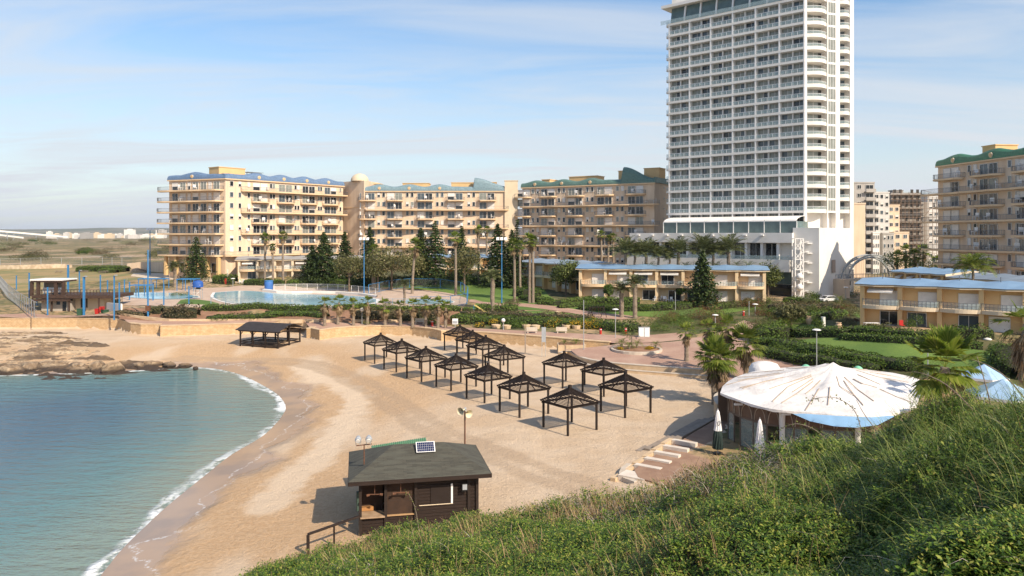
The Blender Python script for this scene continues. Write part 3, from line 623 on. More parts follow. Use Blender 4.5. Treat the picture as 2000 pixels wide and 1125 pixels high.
# ---- hotel tower
TA, TB, TC = (44.7, 215.0), (72.8, 190.0), (86.6, 195.1)
def hotel():
    r = thing('hotel_tower', 'tall white hotel tower with rows of glazed balconies above a low podium', 'hotel', (TB[0], TB[1], 0)); rr = random.Random(31)
    rz = math.atan2(TB[1]-TA[1], TB[0]-TA[0]); L = math.hypot(TB[0]-TA[0], TB[1]-TA[1]); org = (TA[0]-TB[0], TA[1]-TB[1], 0)
    rz2 = math.atan2(TC[1]-TB[1], TC[0]-TB[0]); L2 = math.hypot(TC[0]-TB[0], TC[1]-TB[1])
    D = 15.0; n = (-math.sin(rz)*D, math.cos(rz)*D)
    zb0, fh, nf = 24.7, 3.1, 18; ztop = zb0+fh*(nf-1)
    c3 = (TC[0]-TB[0], TC[1]-TB[1])
    # body, stepped back behind the glass line; two strong end walls on the lit side
    MB().prism([place_l(org, rz, 0, .12, 0)[:2], place_l(org, rz, L, .12, 0)[:2], place_l((0,0,0), rz2, .2, 1.4, 0)[:2], (place_l((0,0,0), rz2, 10.0, 1.4, 0)[:2]), (place_l((0,0,0), rz2, 13.6, 1.4, 0)[:2]), (c3[0]+6, c3[1]+14), (org[0]+n[0], org[1]+n[1])], 3, ztop+12).build('core', M_white, r)
    for k in range(nf):
        z = zb0+fh*k
        s = MB().box(-.2, L+.05, -1.45, .1, z-.30, z+.18); s.box(-.2, L+.05, -1.5, -1.3, z-.34, z+.26); place(s.build('floor_slab', M_white, r), org, rz)
    bw = L/6
    for i in range(7): place(MB().box(i*bw-.17, i*bw+.17, -1.46, .1, 20, ztop+.1).build('wall_fin', M_white2, r), org, rz)
    # a room bay: glass doors and curtains behind a glass balustrade
    kinds = {}
    def bay(kind):
        if kind in kinds: return kinds[kind]
        m = MB(); w = bw-.36; h = fh-.5; x = -w/2; ps = 4
        for j in range(ps):
            x0 = -w/2+w*j/ps; x1 = x0+w/ps; mi = {'c': [1,1,1,1], 'm': [1,1,2,1], 'd': [2,1,1,2], 'o': [1,3,1,1], 'o2': [1,1,3,2], 'dd': [2,2,2,1], 'e': [1,2,1,1]}[kind][j]
            m.box(x0+.04, x1-.04, -.06, -.02, .05, h-.06, mi); m.box(x0-.04, x0+.04, -.12, 0, 0, h, 0)
        m.box(w/2-.04, w/2+.03, -.12, 0, 0, h, 0); m.box(-w/2, w/2, -.12, 0, h-.08, h, 0); m.box(-w/2, w/2, -.1, 0, 0, .06, 0); m.box(-.13, .13, -.7, 0, 0, h, 4)
        kinds[kind] = (m, [M_frame, M_cglass, M_bglass, M_dglass, M_white2]); return kinds[kind]
    datas = {}
    ra = MB(); w = bw-.4; ra.box(-w/2, w/2, -.03, 0, .12, .98, 1); ra.box(-w/2, w/2, -.06, .02, .98, 1.06, 0)
    for j in range(5): ra.box(-w/2+j*w/4-.035, -w/2+j*w/4+.035, -.06, .02, 0, 1.0, 0)
    rdata = None; last = MB(); lastr = MB()
    for k in range(nf):
        for i in range(6):
            u = (i+.5)*bw; z = zb0+fh*(k-1)+.2; kd = rr.choice(['c','c','c','m','c','o','d','e','e','c','o2','dd'])
            if k == 0: m, ms = bay(kd); last.add([(v[0]+u, v[1], v[2]+z) for v in m.v], m.f, 0); last.m[-len(m.f):] = m.m; continue
            if kd not in datas: m, ms = bay(kd); o = m.build('window', ms, r); datas[kd] = o.data
            else: o = bpy.data.objects.new('window', datas[kd]); COL.objects.link(o); o.parent = r
            place(o, place_l(org, rz, u, 0, z), rz)
            if k*6+i < 100+6:
                if rdata is None: o = ra.build('balustrade', [M_wrail, M_clear], r); rdata = o.data
                else: o = bpy.data.objects.new('balustrade', rdata); COL.objects.link(o); o.parent = r
                place(o, place_l(org, rz, u, -1.38, z), rz)
            else: lastr.add([(v[0]+u, v[1]-1.38, v[2]+z) for v in ra.v], ra.f, 0); lastr.m[-len(ra.f):] = ra.m
    o = last.build('window', [M_frame, M_cglass, M_bglass, M_dglass, M_white2], r); o['kind'] = 'stuff'; place(o, org, rz)
    if lastr.v: o = lastr.build('balustrade', [M_wrail, M_clear], r); o['kind'] = 'stuff'; place(o, org, rz)
    # glazed top storey with its outward leaning panes, and the roof plate
    g = MB()
    for i in range(8):
        u0 = i*L/8; u1 = (i+1)*L/8-.45
        g.add([(u0+.2,-1.0,ztop+.3),(u1,-1.0,ztop+.3),(u1,-.2,ztop+4.6),(u0+.2,-.2,ztop+4.6)], [(0,1,2,3)], 0)
        g.bar((u1+.22,-1.05,ztop+.2), (u1+.22,-.2,ztop+4.8), .42, .3, 1)
    place(g.build('top_glazing', [M_gglass, M_white2], r), org, rz)
    place(MB().box(-2.2, L+.5, -2.0, 12, ztop+4.7, ztop+5.5).build('roof_slab', M_white, r), org, rz)
    bal = MB().box(-2.5, L, -1.75, -1.7, ztop+.2, ztop+1.3); place(bal.build('terrace_balustrade', M_clear, r), org, rz)
    # rounded slabs round the far end
    for k in range(nf):
        z = zb0+fh*k; pl = [(0, -1.4)]+[(-1.5*math.sin(t*math.pi/8)-.0, -.0-1.4*math.cos(t*math.pi/8)) for t in range(0, 5)]+[(-1.5, 5), (0, 5)]
        e = place(MB().prism(pl, z-.3, z+.2).build('end_balcony', M_white, r), org, rz)
        m = MB(); q = pl[1:7]
        for a, b in zip(q[:-1], q[1:]): m.add([(a[0],a[1],z+.25),(b[0],b[1],z+.25),(b[0],b[1],z+1.25),(a[0],a[1],z+1.25)], [(0,1,2,3)])
        gl = m.build('balustrade_glass', M_clear, r); gl.parent = e
    place(MB().box(-.06, 0, .4, 4.6, 20, ztop).build('end_glazing', M_bglass, r), org, rz)
    # lit side: curved balconies at the corner, a glazed strip, a plain wall, a second stack of curved balconies
    place(MB().box(.2, 6.1, 1.2, 1.5, 3, ztop+8).build('corner_wall', M_white, r), (0,0,0), rz2)
    place(MB().box(9.0, 10.3, -.25, 3, 3, ztop+12).build('side_wall', M_white, r), (0,0,0), rz2); place(MB().box(13.5, L2, -.3, 6, 3, ztop+12).build('side_wall', M_white, r), (0,0,0), rz2)
    place(MB().box(6.0, 6.3, -.6, 3, 20, ztop+8).build('side_wall', M_white, r), (0,0,0), rz2)
    gs = []
    for k in range(nf):
        z = zb0+fh*k
        for (a, b, dd, nm) in ((-.1, 6.0, 1.7, 'corner_balcony'), (10.3, 13.5, 1.0, 'side_balcony')):
            pl = [(a, 1.3)]+[(a+(b-a)*i/10, -dd*(math.sin(math.pi*(.10+.80*i/10)))+.2) for i in range(11)]+[(b, 1.3)]
            s = place(MB().prism(pl, z-.32, z+.55).build(nm, M_white, r), (0,0,0), rz2)
            m = MB(); q = pl[1:-1]
            for p0, p1 in zip(q[:-1], q[1:]): m.add([(p0[0],p0[1]+.05,z+.55),(p1[0],p1[1]+.05,z+.55),(p1[0],p1[1]+.05,z+1.2),(p0[0],p0[1]+.05,z+1.2)], [(0,1,2,3)], 1); m.bar((p0[0],p0[1]+.05,z+1.22), (p1[0],p1[1]+.05,z+1.22), .07, .07, 0)
            m.build('balustrade', [M_wrail, M_clear], s)
        o = MB().box(.6, 5.6, 1.08, 1.16, z+.3, z+2.6, 0); o.box(3.0, 3.12, 1.02, 1.1, z+.3, z+2.6, 1); o.box(4.6, 5.6, 1.05, 1.1, z+.3, z+2.6, 2 if rr.random() < .5 else 0)
        place(o.build('balcony_window', [M_cglass, M_frame, M_dglass], r), (0,0,0), rz2)
        o = MB().box(10.6, 13.2, 1.28, 1.36, z+.3, z+2.5, 0); place(o.build('balcony_window', [M_bglass], r), (0,0,0), rz2)
        o = MB().box(6.35, 8.95, -.16, -.08, z+.25, z+2.85, 0); o.box(6.35, 8.95, -.22, .4, z-.25, z+.24, 1)
        for x in (6.35, 7.2, 8.1, 8.87): o.box(x, x+.08, -.24, -.05, z+.25, z+2.85, 1)
        place(o.build('strip_window', [M_cglass, M_white2], r), (0,0,0), rz2)
    # podium
    pd = 9.0; nx, ny = math.sin(rz), -math.cos(rz)
    po = (org[0]+nx*pd, org[1]+ny*pd, 0); Lp0 = -7.5; LB = L; LE = L+6.4
    E = place_l(po, rz, LE, 0, 0)[:2]
    place(MB().box(Lp0, LE-6.4+1.4, 1.3, pd+12, 2.5, 17.0).build('podium_wall', M_white, r), po, rz)
    MB().prism([place_l(po, rz, L+.2, .02, 0)[:2], E, (c3[0]+.15, c3[1]+.2), (c3[0]-4, c3[1]+8), place_l(po, rz, L+.2, 14, 0)[:2]], 2.5, 20.6).build('podium_side_wall', M_white, r)
    f = MB().box(Lp0, L+.4, -.9, pd, 17.0, 19.4); place(f.build('terrace_fascia', M_white, r), po, rz)
    f = MB().box(Lp0-1, L-.4, -.7, 3.4, 10.0, 12.9); place(f.build('lower_band', M_white, r), po, rz)
    gb = MB().box(Lp0, L-.3, -.65, -.6, 12.9, 13.9); place(gb.build('terrace_balustrade', M_clear, r), po, rz)
    for i in range(11):
        u = Lp0+1.2+i*4.05
        place(MB().box(u-.32, u+.32, -.2, .6, 12.9, 17.0).build('podium_pillar', M_white2, r), po, rz)
        if i < 10:
            o = MB().box(u+.55, u+3.5, 1.15, 1.3, 13.0, 16.8, 0); o.box(u+2.0, u+2.1, 1.1, 1.2, 13.0, 16.7, 1); place(o.build('podium_window', [M_dglass, M_frame], r), po, rz)
    o = MB().box(L-7.2, L-.6, 1.05, 1.3, 7.0, 10.0, 0); o.box(L-7.2, L-.6, 1.05, 1.3, 3.4, 6.9, 1); place(o.build('entrance_glazing', [M_gglass, M_dglass], r), po, rz)
    # vaulted terrace canopy with glazed front
    u0, u1 = ucol(1286, (po[0]+TB[0], po[1]+TB[1]), place_l((po[0]+TB[0], po[1]+TB[1]), rz, L, 0, 0))+1.0, L+.8; cv = MB(); n_ = 9
    arc = [(1.0+6.6*(1-math.cos(t*math.pi/2/8)), 22.3+1.35*math.sin(t*math.pi/2/8)) for t in range(9)]
    for i in range(n_):
        a = u0+(u1-u0)*i/n_; b = u0+(u1-u0)*(i+1)/n_-.12
        for (y0, z0), (y1, z1) in zip(arc[:-1], arc[1:]): cv.add([(a,y0,z0),(b,y0,z0),(b,y1,z1),(a,y1,z1),(a,y0,z0-.12),(b,y0,z0-.12),(b,y1,z1-.12),(a,y1,z1-.12)], [(0,1,2,3),(7,6,5,4),(0,4,5,1),(1,5,6,2),(3,7,4,0)])
    place(cv.build('canopy', mat('canopy_fabric', (.82,.79,.74), None, .5, .7), r), po, rz)
    fr = MB(); gl = MB()
    for i in range(n_+1): a = u0+(u1-u0)*i/n_-.06; fr.bar((a,1.0,19.4), (a,1.0,22.3), .16)
    fr.bar((u0,1.0,22.25), (u1,1.0,22.25), .14); gl.box(u0, u1, 1.05, 1.1, 19.4, 22.2); gl.box(u1-.1, u1-.04, 1.1, 8, 19.4, 22.2)
    place(fr.build('canopy_frame', M_white2, r), po, rz); place(gl.build('canopy_glazing', M_gglass, r), po, rz)
    for i in range(9):
        u = Lp0+2.5+i*4.4; place(MB().box(u, u+.9, -1.5, -.9, 18.7, 18.95).build('fascia_lamp', M_white2, r), po, rz)
    # side wall openings
    d = math.atan2(c3[1]-E[1], c3[0]-E[0])
    o = MB().box(-1, 1, -.05, .06, 0, 3.1); place(o.build('louvre_panel', mat('louvre', (.44,.33,.26), None, 4, .8), r), place_l((*E,0), d, 8.5, -.22, 9.8), d)
    win('window', 1.6, 2.2, 'dark', r, place_l((*E,0), d, 12.4, -.28, 6.2), d); win('window', .7, 2.2, 'half', r, place_l((*E,0), d, 10.3, -.25, 6.2), d)
    win('window', 1.6, 2.4, 'dark', r, place_l((*E,0), d, 18.4, -.36, 6.2), d)
    # white lattice service mast at the podium corner
    q = place_l((po[0]+TB[0], po[1]+TB[1]), rz, L+2.2, -2.1, 0); t = thing('lattice_mast', 'white steel lattice mast standing against the hotel podium', 'lattice mast', (q[0], q[1], 3.5))
    m = MB(); s = .95
    for x, y in ((-s,-s),(s,-s),(s,s),(-s,s)): m.bar((x,y,0), (x,y,14.5), .2)
    for i in range(6):
        z = i*2.42; c4 = [(-s,-s),(s,-s),(s,s),(-s,s)]
        for a, b in zip(c4, c4[1:]+c4[:1]): m.bar((*a,z), (*b,z+2.42), .12); m.bar((*a,z+2.42), (*b,z+2.42), .14)
    m.build('lattice', M_white2, t)
    for i in range(6): m = MB().bar((s,s,2+i*2.3), (s+2.3,s-.6,2.4+i*2.3), .2); m.box(s+1.2, s+2.3, s-1.3, s-.2, 1.8+i*2.3, 2.0+i*2.3); m.build('bracket', M_white2, t)
    for i in range(2): MB().lathe([(0,.9*-1)]+[(.8*math.sin(k*math.pi/8), -.8*math.cos(k*math.pi/8)) for k in range(1,8)]+[(0,.8)], 12, (0,-s-.2,3.2+i*2.5)).build('globe_lamp', M_white2, t, True)
hotel()

# ---- villas: two storeys of recessed terraces under a folded sheet-metal roof
def villa(label, A, B, ze, zb_, nb, roof, seed, wall=M_ochre, dep=1.25, group='terrace villas'):
    L = math.hypot(B[0]-A[0], B[1]-A[1]); rz = math.atan2(B[1]-A[1], B[0]-A[0]); r = thing('villa', label, 'villa', (A[0], A[1], 0), rz, group); rr = random.Random(seed)
    zm = zb_+(ze-zb_)*.5; bw = L/nb
    MB().box(0, L, 0, 9, zb_-1, ze-.05).build('wall', wall, r)
    for i in range(nb+1): MB().box(i*bw-.32, i*bw+.32, -dep+.1, .05, zb_-1, ze-.1).build('party_wall', wall, r)
    for i in range(nb):
        a, b = i*bw+.05, (i+1)*bw-.05
        pl = [(a, .1)]+[(a+(b-a)*k/10, -dep-.95*math.sin(math.pi*k/10)**.8) for k in range(11)]+[(b, .1)]
        s = MB().prism(pl, zm-.55, zm).build('balcony', M_cream if wall is M_ochre else M_peach2, r)
        m = MB()
        for p, q in zip(pl[1:-2], pl[2:-1]): m.bar((p[0],p[1]+.06,zm+.95), (q[0],q[1]+.06,zm+.95), .05); m.bar((p[0],p[1]+.06,zm+.5), (q[0],q[1]+.06,zm+.5), .03); m.bar((p[0],p[1]+.06,zm), (p[0],p[1]+.06,zm+.95), .045); m.add([(p[0],p[1]+.09,zm+.05),(q[0],q[1]+.09,zm+.05),(q[0],q[1]+.09,zm+.9),(p[0],p[1]+.09,zm+.9)], [(0,1,2,3)], 1)
        m.build('railing', [M_rail, M_clear], s)
        for z in (zm+.03, zb_+.03):
            w = bw*.5; win('terrace_door', w, 2.2, rr.choice(['shut','shut','shut','shut','blue','dark']), r, (a+bw*.5+(bw*.18 if rr.random() < .7 else -bw*.1), -.03, z))
        if rr.random() < .5: MB().add([(a+.7,-.1,ze-.5),(b-.9,-.1,ze-.5),(b-.9,-1.5,ze-.95),(a+.7,-1.5,ze-.95),(a+.7,-1.5,ze-1.2),(b-.9,-1.5,ze-1.2)], [(0,1,2,3),(3,2,5,4)]).build('awning', M_shut, r)
    # roof: eaves zigzag with the bays, sheet folds over each bay
    nn = nb*2; front = []; ridge = []
    for i in range(nn+1): u = -1.1+(L+2.2)*i/nn; odd = i % 2; front.append((u, -dep-(.55 if odd else .15), ze+(.03 if odd else .09))); ridge.append((u, 4.4, ze+(.95 if odd else .70)))
    back = [(p[0], 10.0, ze) for p in front]; vs = front+ridge+back; n = nn+1
    fs = [(i, i+1, n+i+1, n+i) for i in range(nn)]+[(n+i, n+i+1, 2*n+i+1, 2*n+i) for i in range(nn)]
    m = MB().add(vs, fs, 0); m.add([(v[0], v[1]+.05, v[2]-.30) for v in front]+[(v[0], v[1]+.06, v[2]-.07) for v in front]+[(v[0], v[1], v[2]) for v in front], [(i, i+1, n+i+1, n+i) for i in range(nn)], 1)
    m.add([(v[0], v[1]+.0, v[2]-.09) for v in front]+[(v[0], v[1], v[2]-.005) for v in front], [(i, i+1, n+i+1, n+i) for i in range(nn)], 2)
    und = [(v[0], v[1]+.05, v[2]-.30) for v in front]+[(v[0], .05, ze-.28) for v in front]; m.add(und, [(n+i, n+i+1, i+1, i) for i in range(nn)], 1)
    m.add([front[0], ridge[0], back[0], (front[0][0], front[0][1]+.05, ze-.3)], [(0,1,2,3)], 1); m.add([front[-1], ridge[-1], back[-1], (front[-1][0], front[-1][1]+.05, ze-.3)], [(3,2,1,0)], 1)
    m.build('roof', [roof, M_cream, M_dark], r)
    for i in range(nb): MB().tube([(i*bw+bw*.4, 3.4, ze+.6), (i*bw+bw*.4, 3.4, ze+1.5)], .06, 6).build('vent_pipe', M_rail, r)
    return r
villa('ochre villa with pale blue folded roof, above the shaded lawn and hedges', (55.2,120.5), (76.6,105.0), 11.25, 5.0, 5, M_bluemetal, 4)
villa('long ochre villa row with blue folded roof, in front of the hotel podium', (P(1135,0,170).x,170), (P(1492,0,161).x,161), 11.5, 4.8, 7, M_bluemetal, 9, mat('pale_ochre', (.70,.53,.33), (.65,.48,.29), .4, .9))
villa('low villa with pale blue roof, behind the larger ochre villa', (P(1755,0,152).x,152), (P(1850,0,140).x,140), 11.7, 5.2, 4, M_bluemetal, 14)
villa('villa whose grey-blue roof shows behind the shaded palm', (P(1868,0,138).x,138), (P(2030,0,122).x,122), 11.3, 5.2, 4, mat('dull_blue_roof', (.20,.25,.31), None, .4, .6), 15)
villa('cream villa row with grey roof, below the blue-roofed apartment block', (P(468,0,207).x,207), (P(706,0,214).x,214), 12.2, 7.0, 7, M_greymetal, 19, M_cream)
villa('villa with blue-grey roof, half hidden by the round tree', (P(1020,0,200).x,200), (P(1150,0,176).x,176), 11.9, 6.0, 5, mat('slate_blue_roof', (.25,.32,.40), None, .4, .6), 21)
villa('villa with pale roof glimpsed between the dark pines', (P(842,0,216).x,216), (P(975,0,212).x,212), 12.6, 7.0, 4, M_bluemetal, 25)

# ---- buildings beyond the hotel
def back_block(label, px0, px1, ytop, Y, wall, nw, nfl, seed, ybot=535, balc=(), dep=12, name='apartment_tower', kinds=('dark','blue','half')):
    a = P(px0, ytop, Y); b = P(px1, ytop, Y); zbase = 3.0; r = thing(name, label, 'apartment building', (a.x, Y, 0), 0, 'buildings beyond the hotel'); L = b.x-a.x; rr = random.Random(seed)
    MB().box(0, L, 0, dep, zbase, a.z).build('wall', wall, r); MB().box(-.15, L+.15, -.15, dep, a.z, a.z+.5).build('parapet', wall, r)
    fh = 3.1
    for k in range(nfl):
        z = a.z-fh*(k+1)
        if z < zbase: break
        for i in range(nw):
            u = (i+.5)*L/nw
            if i in balc:
                w = L/nw*.95; s = MB().box(u-w/2, u+w/2, -1.5, .05, z-.3, z+.1); s.box(u-w/2, u+w/2, -1.5, -1.38, z+.1, z+1.0); s.build('balcony', wall, r); win('balcony_door', w*.8, 2.4, 'dark', r, (u, -.03, z+.12))
            else: win('window', min(1.5, L/nw*.6), 1.5, rr.choice(kinds), r, (u, -.03, z+1))
    return r
M_grey = mat('grey_render', (.43,.40,.365), None, .3, .9); M_bwhite = mat('pale_render', (.62,.59,.55), None, .3, .9)
back_block('narrow plain beige building immediately beside the hotel tower', 1655, 1690, 399, 262, M_peach, 1, 0, 1)
back_block('grey apartment tower with stacked balconies behind the arch bridge', 1668, 1708, 358, 285, M_grey, 2, 12, 2, balc=(1,))
back_block('pale apartment tower with dark balcony recesses, second from the hotel', 1707, 1737, 377, 300, M_bwhite, 3, 12, 3, balc=(0,))
back_block('low white stair block in front of the pale tower', 1705, 1718, 456, 283, M_white, 3, 5, 4)
back_block('low grey block with narrow windows beside the white stair block', 1724, 1746, 457, 287, M_grey, 3, 5, 6)
back_block('stepped beige apartment house in front of the scaffolding', 1735, 1757, 402, 310, M_peach, 2, 9, 7)
back_block('lower beige house with flat roof beneath the scaffolding', 1746, 1775, 455, 300, M_peach, 2, 4, 8)
back_block('pale building edge behind the scaffolded tower', 1812, 1834, 385, 345, M_bwhite, 2, 9, 12)
def scaffold_tower():
    Y = 335; a = P(1738, 376, Y); b = P(1826, 376, Y); L = b.x-a.x; zt_ = a.z; r = thing('unfinished_tower', 'unfinished concrete tower wrapped in scaffolding', 'construction site', (a.x, Y, 0)); rr = random.Random(5)
    MB().box(1, L*.72, 1, 14, 3, zt_).build('wall', M_conc2, r); MB().box(L*.72, L-1.5, 3, 14, 3, zt_-4).build('wall', M_conc2, r); rooftop(r, (0,0,0), 0, 2.2, L*.35, 2, 6, zt_, 1.0, M_conc2)
    for k in range(11):
        z = 6+k*3.05; MB().box(0, L*.74, -.3, 1.2, z-.2, z+.15).build('floor_slab', M_conc2, r)
        for i in range(5):
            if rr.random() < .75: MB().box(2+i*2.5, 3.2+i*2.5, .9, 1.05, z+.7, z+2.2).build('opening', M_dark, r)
    m = MB(); n = 12; rust = mat('scaffold_rust', (.22,.15,.105), None, 2, .8)
    for i in range(n+1):
        x = -1+(L+1)*i/n; m.bar((x,-1.4,3), (x,-1.4,zt_-2+rr.random()*3), .16); 
    for k in range(18):
        z = 5+k*1.95
        if z < zt_-1: m.bar((-1,-1.4,z), (L,-1.4,z), .14); m.bar((-1,-1.0,z), (L,-1.0,z), .7, .1)
        if k % 2: m.bar((-1+(k % 6)*3,-1.4,z), (2+(k % 6)*3,-1.4,min(zt_, z+3.9)), .13)
    m.build('scaffolding', rust, r)
scaffold_tower()
# ---- steel arch footbridge beside the hotel
def arch_bridge():
    a = P(1655, 545, 186); b = P(1748, 532, 196); r = thing('arch_bridge', 'grey steel arch footbridge between the hotel and the villas', 'bridge', (a.x, a.y, a.z), math.atan2(b.y-a.y, b.x-a.x)); L = math.hypot(b.x-a.x, b.y-a.y)
    H = (545-500)/F*190; g = mat('grey_steel', (.33,.35,.35), None, 2, .5)
    for y in (-.2, 1.6):
        m = MB()
        for off in (0, .55): m.tube([(L*(.5-.5*math.cos(t*math.pi/16))+0, y, (H-off)*math.sin(t*math.pi/16)) for t in range(17)], .2, 6)
        for t in range(1, 16): x = L*(.5-.5*math.cos(t*math.pi/16)); z = math.sin(t*math.pi/16); m.bar((x,y,(H-.55)*z), (x,y,H*z), .12); m.bar((x,y,0), (x,y,(H-.55)*z), .04)
        m.build('arch', g, r)
    MB().box(-2, L+2, -.4, 1.8, -.5, 0).build('deck', M_conc, r); m = MB()
    for y in (-.4, 1.8): m.bar((-2,y,1), (L+2,y,1), .07); [m.bar((x,y,0), (x,y,1), .05) for x in np.arange(-2, L+2, 1.2)]
    m.build('railing', M_rail, r); MB().box(-3.4, -1.2, -1.5, 2.6, -5, .1).build('abutment', M_peach, r)
arch_bridge()
# ---------------------------------------------------------------- plants
def unit(v): return v/np.maximum(1e-9, np.linalg.norm(v, axis=-1, keepdims=True))
def leafq(c, n, size, asp=.55, rng=NR):
    """leaf quads: centres, facing directions, sizes"""
    c = np.asarray(c, float); N = len(c); n = unit(np.asarray(n, float)+1e-6); t = unit(np.cross(n, rng.normal(size=(N,3)))); b = np.cross(n, t)
    s = np.broadcast_to(np.asarray(size, float), (N,))[:,None]*.5; t = t*s; b = b*s*asp
    return np.stack([c-t*.9, c+b, c+t*1.1, c-b], 1)
def ell(n, c, r, rng=NR, inner=.55, lump=.22, zmin=-.5):
    d = unit(rng.normal(size=(int(n*1.6)+8,3))); d = d[d[:,2] > zmin][:n]; k = len(d); rr_ = inner+(1-inner)*rng.random(k)**.5
    az = np.arctan2(d[:,1], d[:,0]); L = 1+lump*(np.sin(az*3+d[:,2]*4+c[0])*.5+np.sin(az*5.3-d[:,2]*7+c[1])*.5); p = d*np.asarray(r)*(rr_*L)[:,None]+np.asarray(c); return p, d
M_bark = mat('bark', (.20,.145,.10), (.11,.08,.055), 3, .95, bump=.6); M_pbark = mat('palm_bark', (.30,.24,.18), (.17,.13,.095), 2.5, .95, bump=.8, stretch=(1,1,5))
L_oak = leafmat('round_tree_leaves', [(.05,.07,.015),(.10,.13,.03),(.18,.195,.055)])
L_olive = leafmat('olive_leaves', [(.055,.06,.02),(.115,.115,.042),(.20,.18,.075)])
L_pine = leafmat('pine_needles', [(.018,.033,.010),(.038,.065,.017),(.075,.10,.028)], .12)
L_hedge = leafmat('hedge_leaves', [(.032,.062,.010),(.075,.125,.018),(.145,.195,.032)])
L_bright = leafmat('bright_leaves', [(.06,.105,.015),(.11,.17,.025),(.17,.22,.04)])
L_yellow = leafmat('yellow_flowers', [(.07,.10,.018),(.40,.25,.02),(.62,.38,.02)])
L_dryb = leafmat('brownish_shrub', [(.06,.05,.024),(.12,.095,.045),(.19,.14,.075)])
L_red = leafmat('reddish_shrub', [(.07,.075,.025),(.16,.07,.035),(.26,.09,.05)])
L_palm = leafmat('palm_fronds', [(.075,.115,.016),(.145,.195,.028),(.25,.275,.055)], .42)
L_date = leafmat('date_fronds', [(.07,.09,.03),(.13,.15,.055),(.22,.225,.10)], .25)
L_dead = leafmat('dead_fronds', [(.13,.085,.045),(.23,.155,.085),(.36,.26,.15)], .2)
M_twig = mat('hedge_wood', (.035,.04,.018), (.025,.025,.012), 3, .95)

def crown_obj(name, q, m, parent): return np_quads(name, q, m, None, parent)
def trunk(parent, h, r0, r1, m=None, bend=0.0, limbs=0, top=None, rr=rnd):
    pts = []; rs = []
    for i in range(7): t = i/6; pts.append((bend*math.sin(t*2.2), bend*.6*t*t, h*t-.3)); rs.append(r0*(1.25 if i == 0 else 1)+(r1-r0)*t)
    mb = MB().tube(pts, rs, 8)
    for i in range(limbs):
        a = i*2*math.pi/limbs+rr.random(); z = h*(.55+.4*rr.random()); L = (top or h)*.45
        mb.tube([(pts[4][0],pts[4][1],z-.4), (math.cos(a)*L*.4, math.sin(a)*L*.4, z+L*.35), (math.cos(a)*L*.8, math.sin(a)*L*.8, z+L*.75)], [r1*.8, r1*.5, r1*.2], 6)
    return mb.build('trunk', m or M_bark, parent)
def broad_tree(h, rx, rz_, cz, m, seed, n=1500, leaf=.5, label=None, multi=5):
    """round or loose-crowned tree built of several leaf clusters"""
    rg = np.random.default_rng(seed); r = thing('tree', label, 'tree'); trunk(r, h*.62, .28, .14, limbs=6, top=h)
    qs = []
    for i in range(multi):
        a = i*2.4+rg.random(); d = rx*(.0 if i == 0 else .52); c = (math.cos(a)*d, math.sin(a)*d, cz+(rg.random()-.45)*rz_*.7 if i else cz+.15*rz_); k = .95 if i == 0 else .55+.2*rg.random()
        p, dd = ell(n//multi, c, (rx*k*.85, rx*k*.85, rz_*k*.85), rg, .45, .3, -.75); qs.append(leafq(p, dd+rg.normal(size=p.shape)*.8+np.array([0,0,.4]), leaf*(.6+.8*rg.random(len(p))), .6, rg))
    crown_obj('crown', np.concatenate(qs), m, r); return r
def conifer(h, rb, seed, n=2600, leaf=.42, droop=.12, base=.10, dens=1.0, label=None, m=None):
    """tiers of branches, each branch clothed with needle clumps"""
    rg = np.random.default_rng(seed); r = thing('pine_tree', label, 'tree'); trunk(r, h*.97, .26, .03)
    P_ = []; N_ = []; z = h*base; ti = 0
    while z < h*.985:
        t = (z-h*base)/(h*(1-base)); R0 = rb*(1-t)**.85*(1+.16*math.sin(ti*2.3+seed))+.18; nb = 7 if t < .75 else 5
        for b in range(nb):
            a = b*2*math.pi/nb+ti*.6+rg.random()*.35; R = R0*(.75+.4*rg.random()); k = max(3, int(R*7*dens))
            s = np.linspace(.12, 1, k); x = np.cos(a)*R*s; y = np.sin(a)*R*s; zz = z+R*(.30*s-(.30+droop)*s**2)
            for _ in range(2):
                P_.append(np.stack([x+rg.normal(size=k)*.16*R*s*.9, y+rg.normal(size=k)*.16*R*s*.9, zz+rg.normal(size=k)*.10], 1)); N_.append(np.stack([rg.normal(size=k)*.7, rg.normal(size=k)*.7, .9+rg.normal(size=k)*.4], 1))
        z += h*(.028+.024*(1-t))*1.15; ti += 1
    p = np.concatenate(P_); q = leafq(p, np.concatenate(N_), leaf*(.6+.8*rg.random(len(p))), .55, rg); crown_obj('crown', q, m or L_pine, r); return r
def fan_frond(a, e, L, rg, nseg=13, spread=2.5, droop=.25):
    d = np.array([math.cos(a)*math.cos(e), math.sin(a)*math.cos(e), math.sin(e)]); side = np.array([-math.sin(a), math.cos(a), 0]); up = np.cross(d, side)*-1
    tip = d*L*.5; q = []; w = .025*L; q.append([side*w*0-side*.02, side*.02, tip+side*.02, tip-side*.02])
    for i in range(nseg):
        g = (i/(nseg-1)-.5)*spread; f = L*.55*(1-.25*abs(g)/1.3)*(.9+.2*rg.random()); v = d*math.cos(g)+side*math.sin(g); ww = L*.045; pr = np.cross(v, up); mid = tip+v*f*.55; end = tip+v*f+np.array([0,0,-droop*f*(.4+.6*rg.random())])
        q.append([tip, mid-pr*ww, end, mid+pr*ww])
    return q
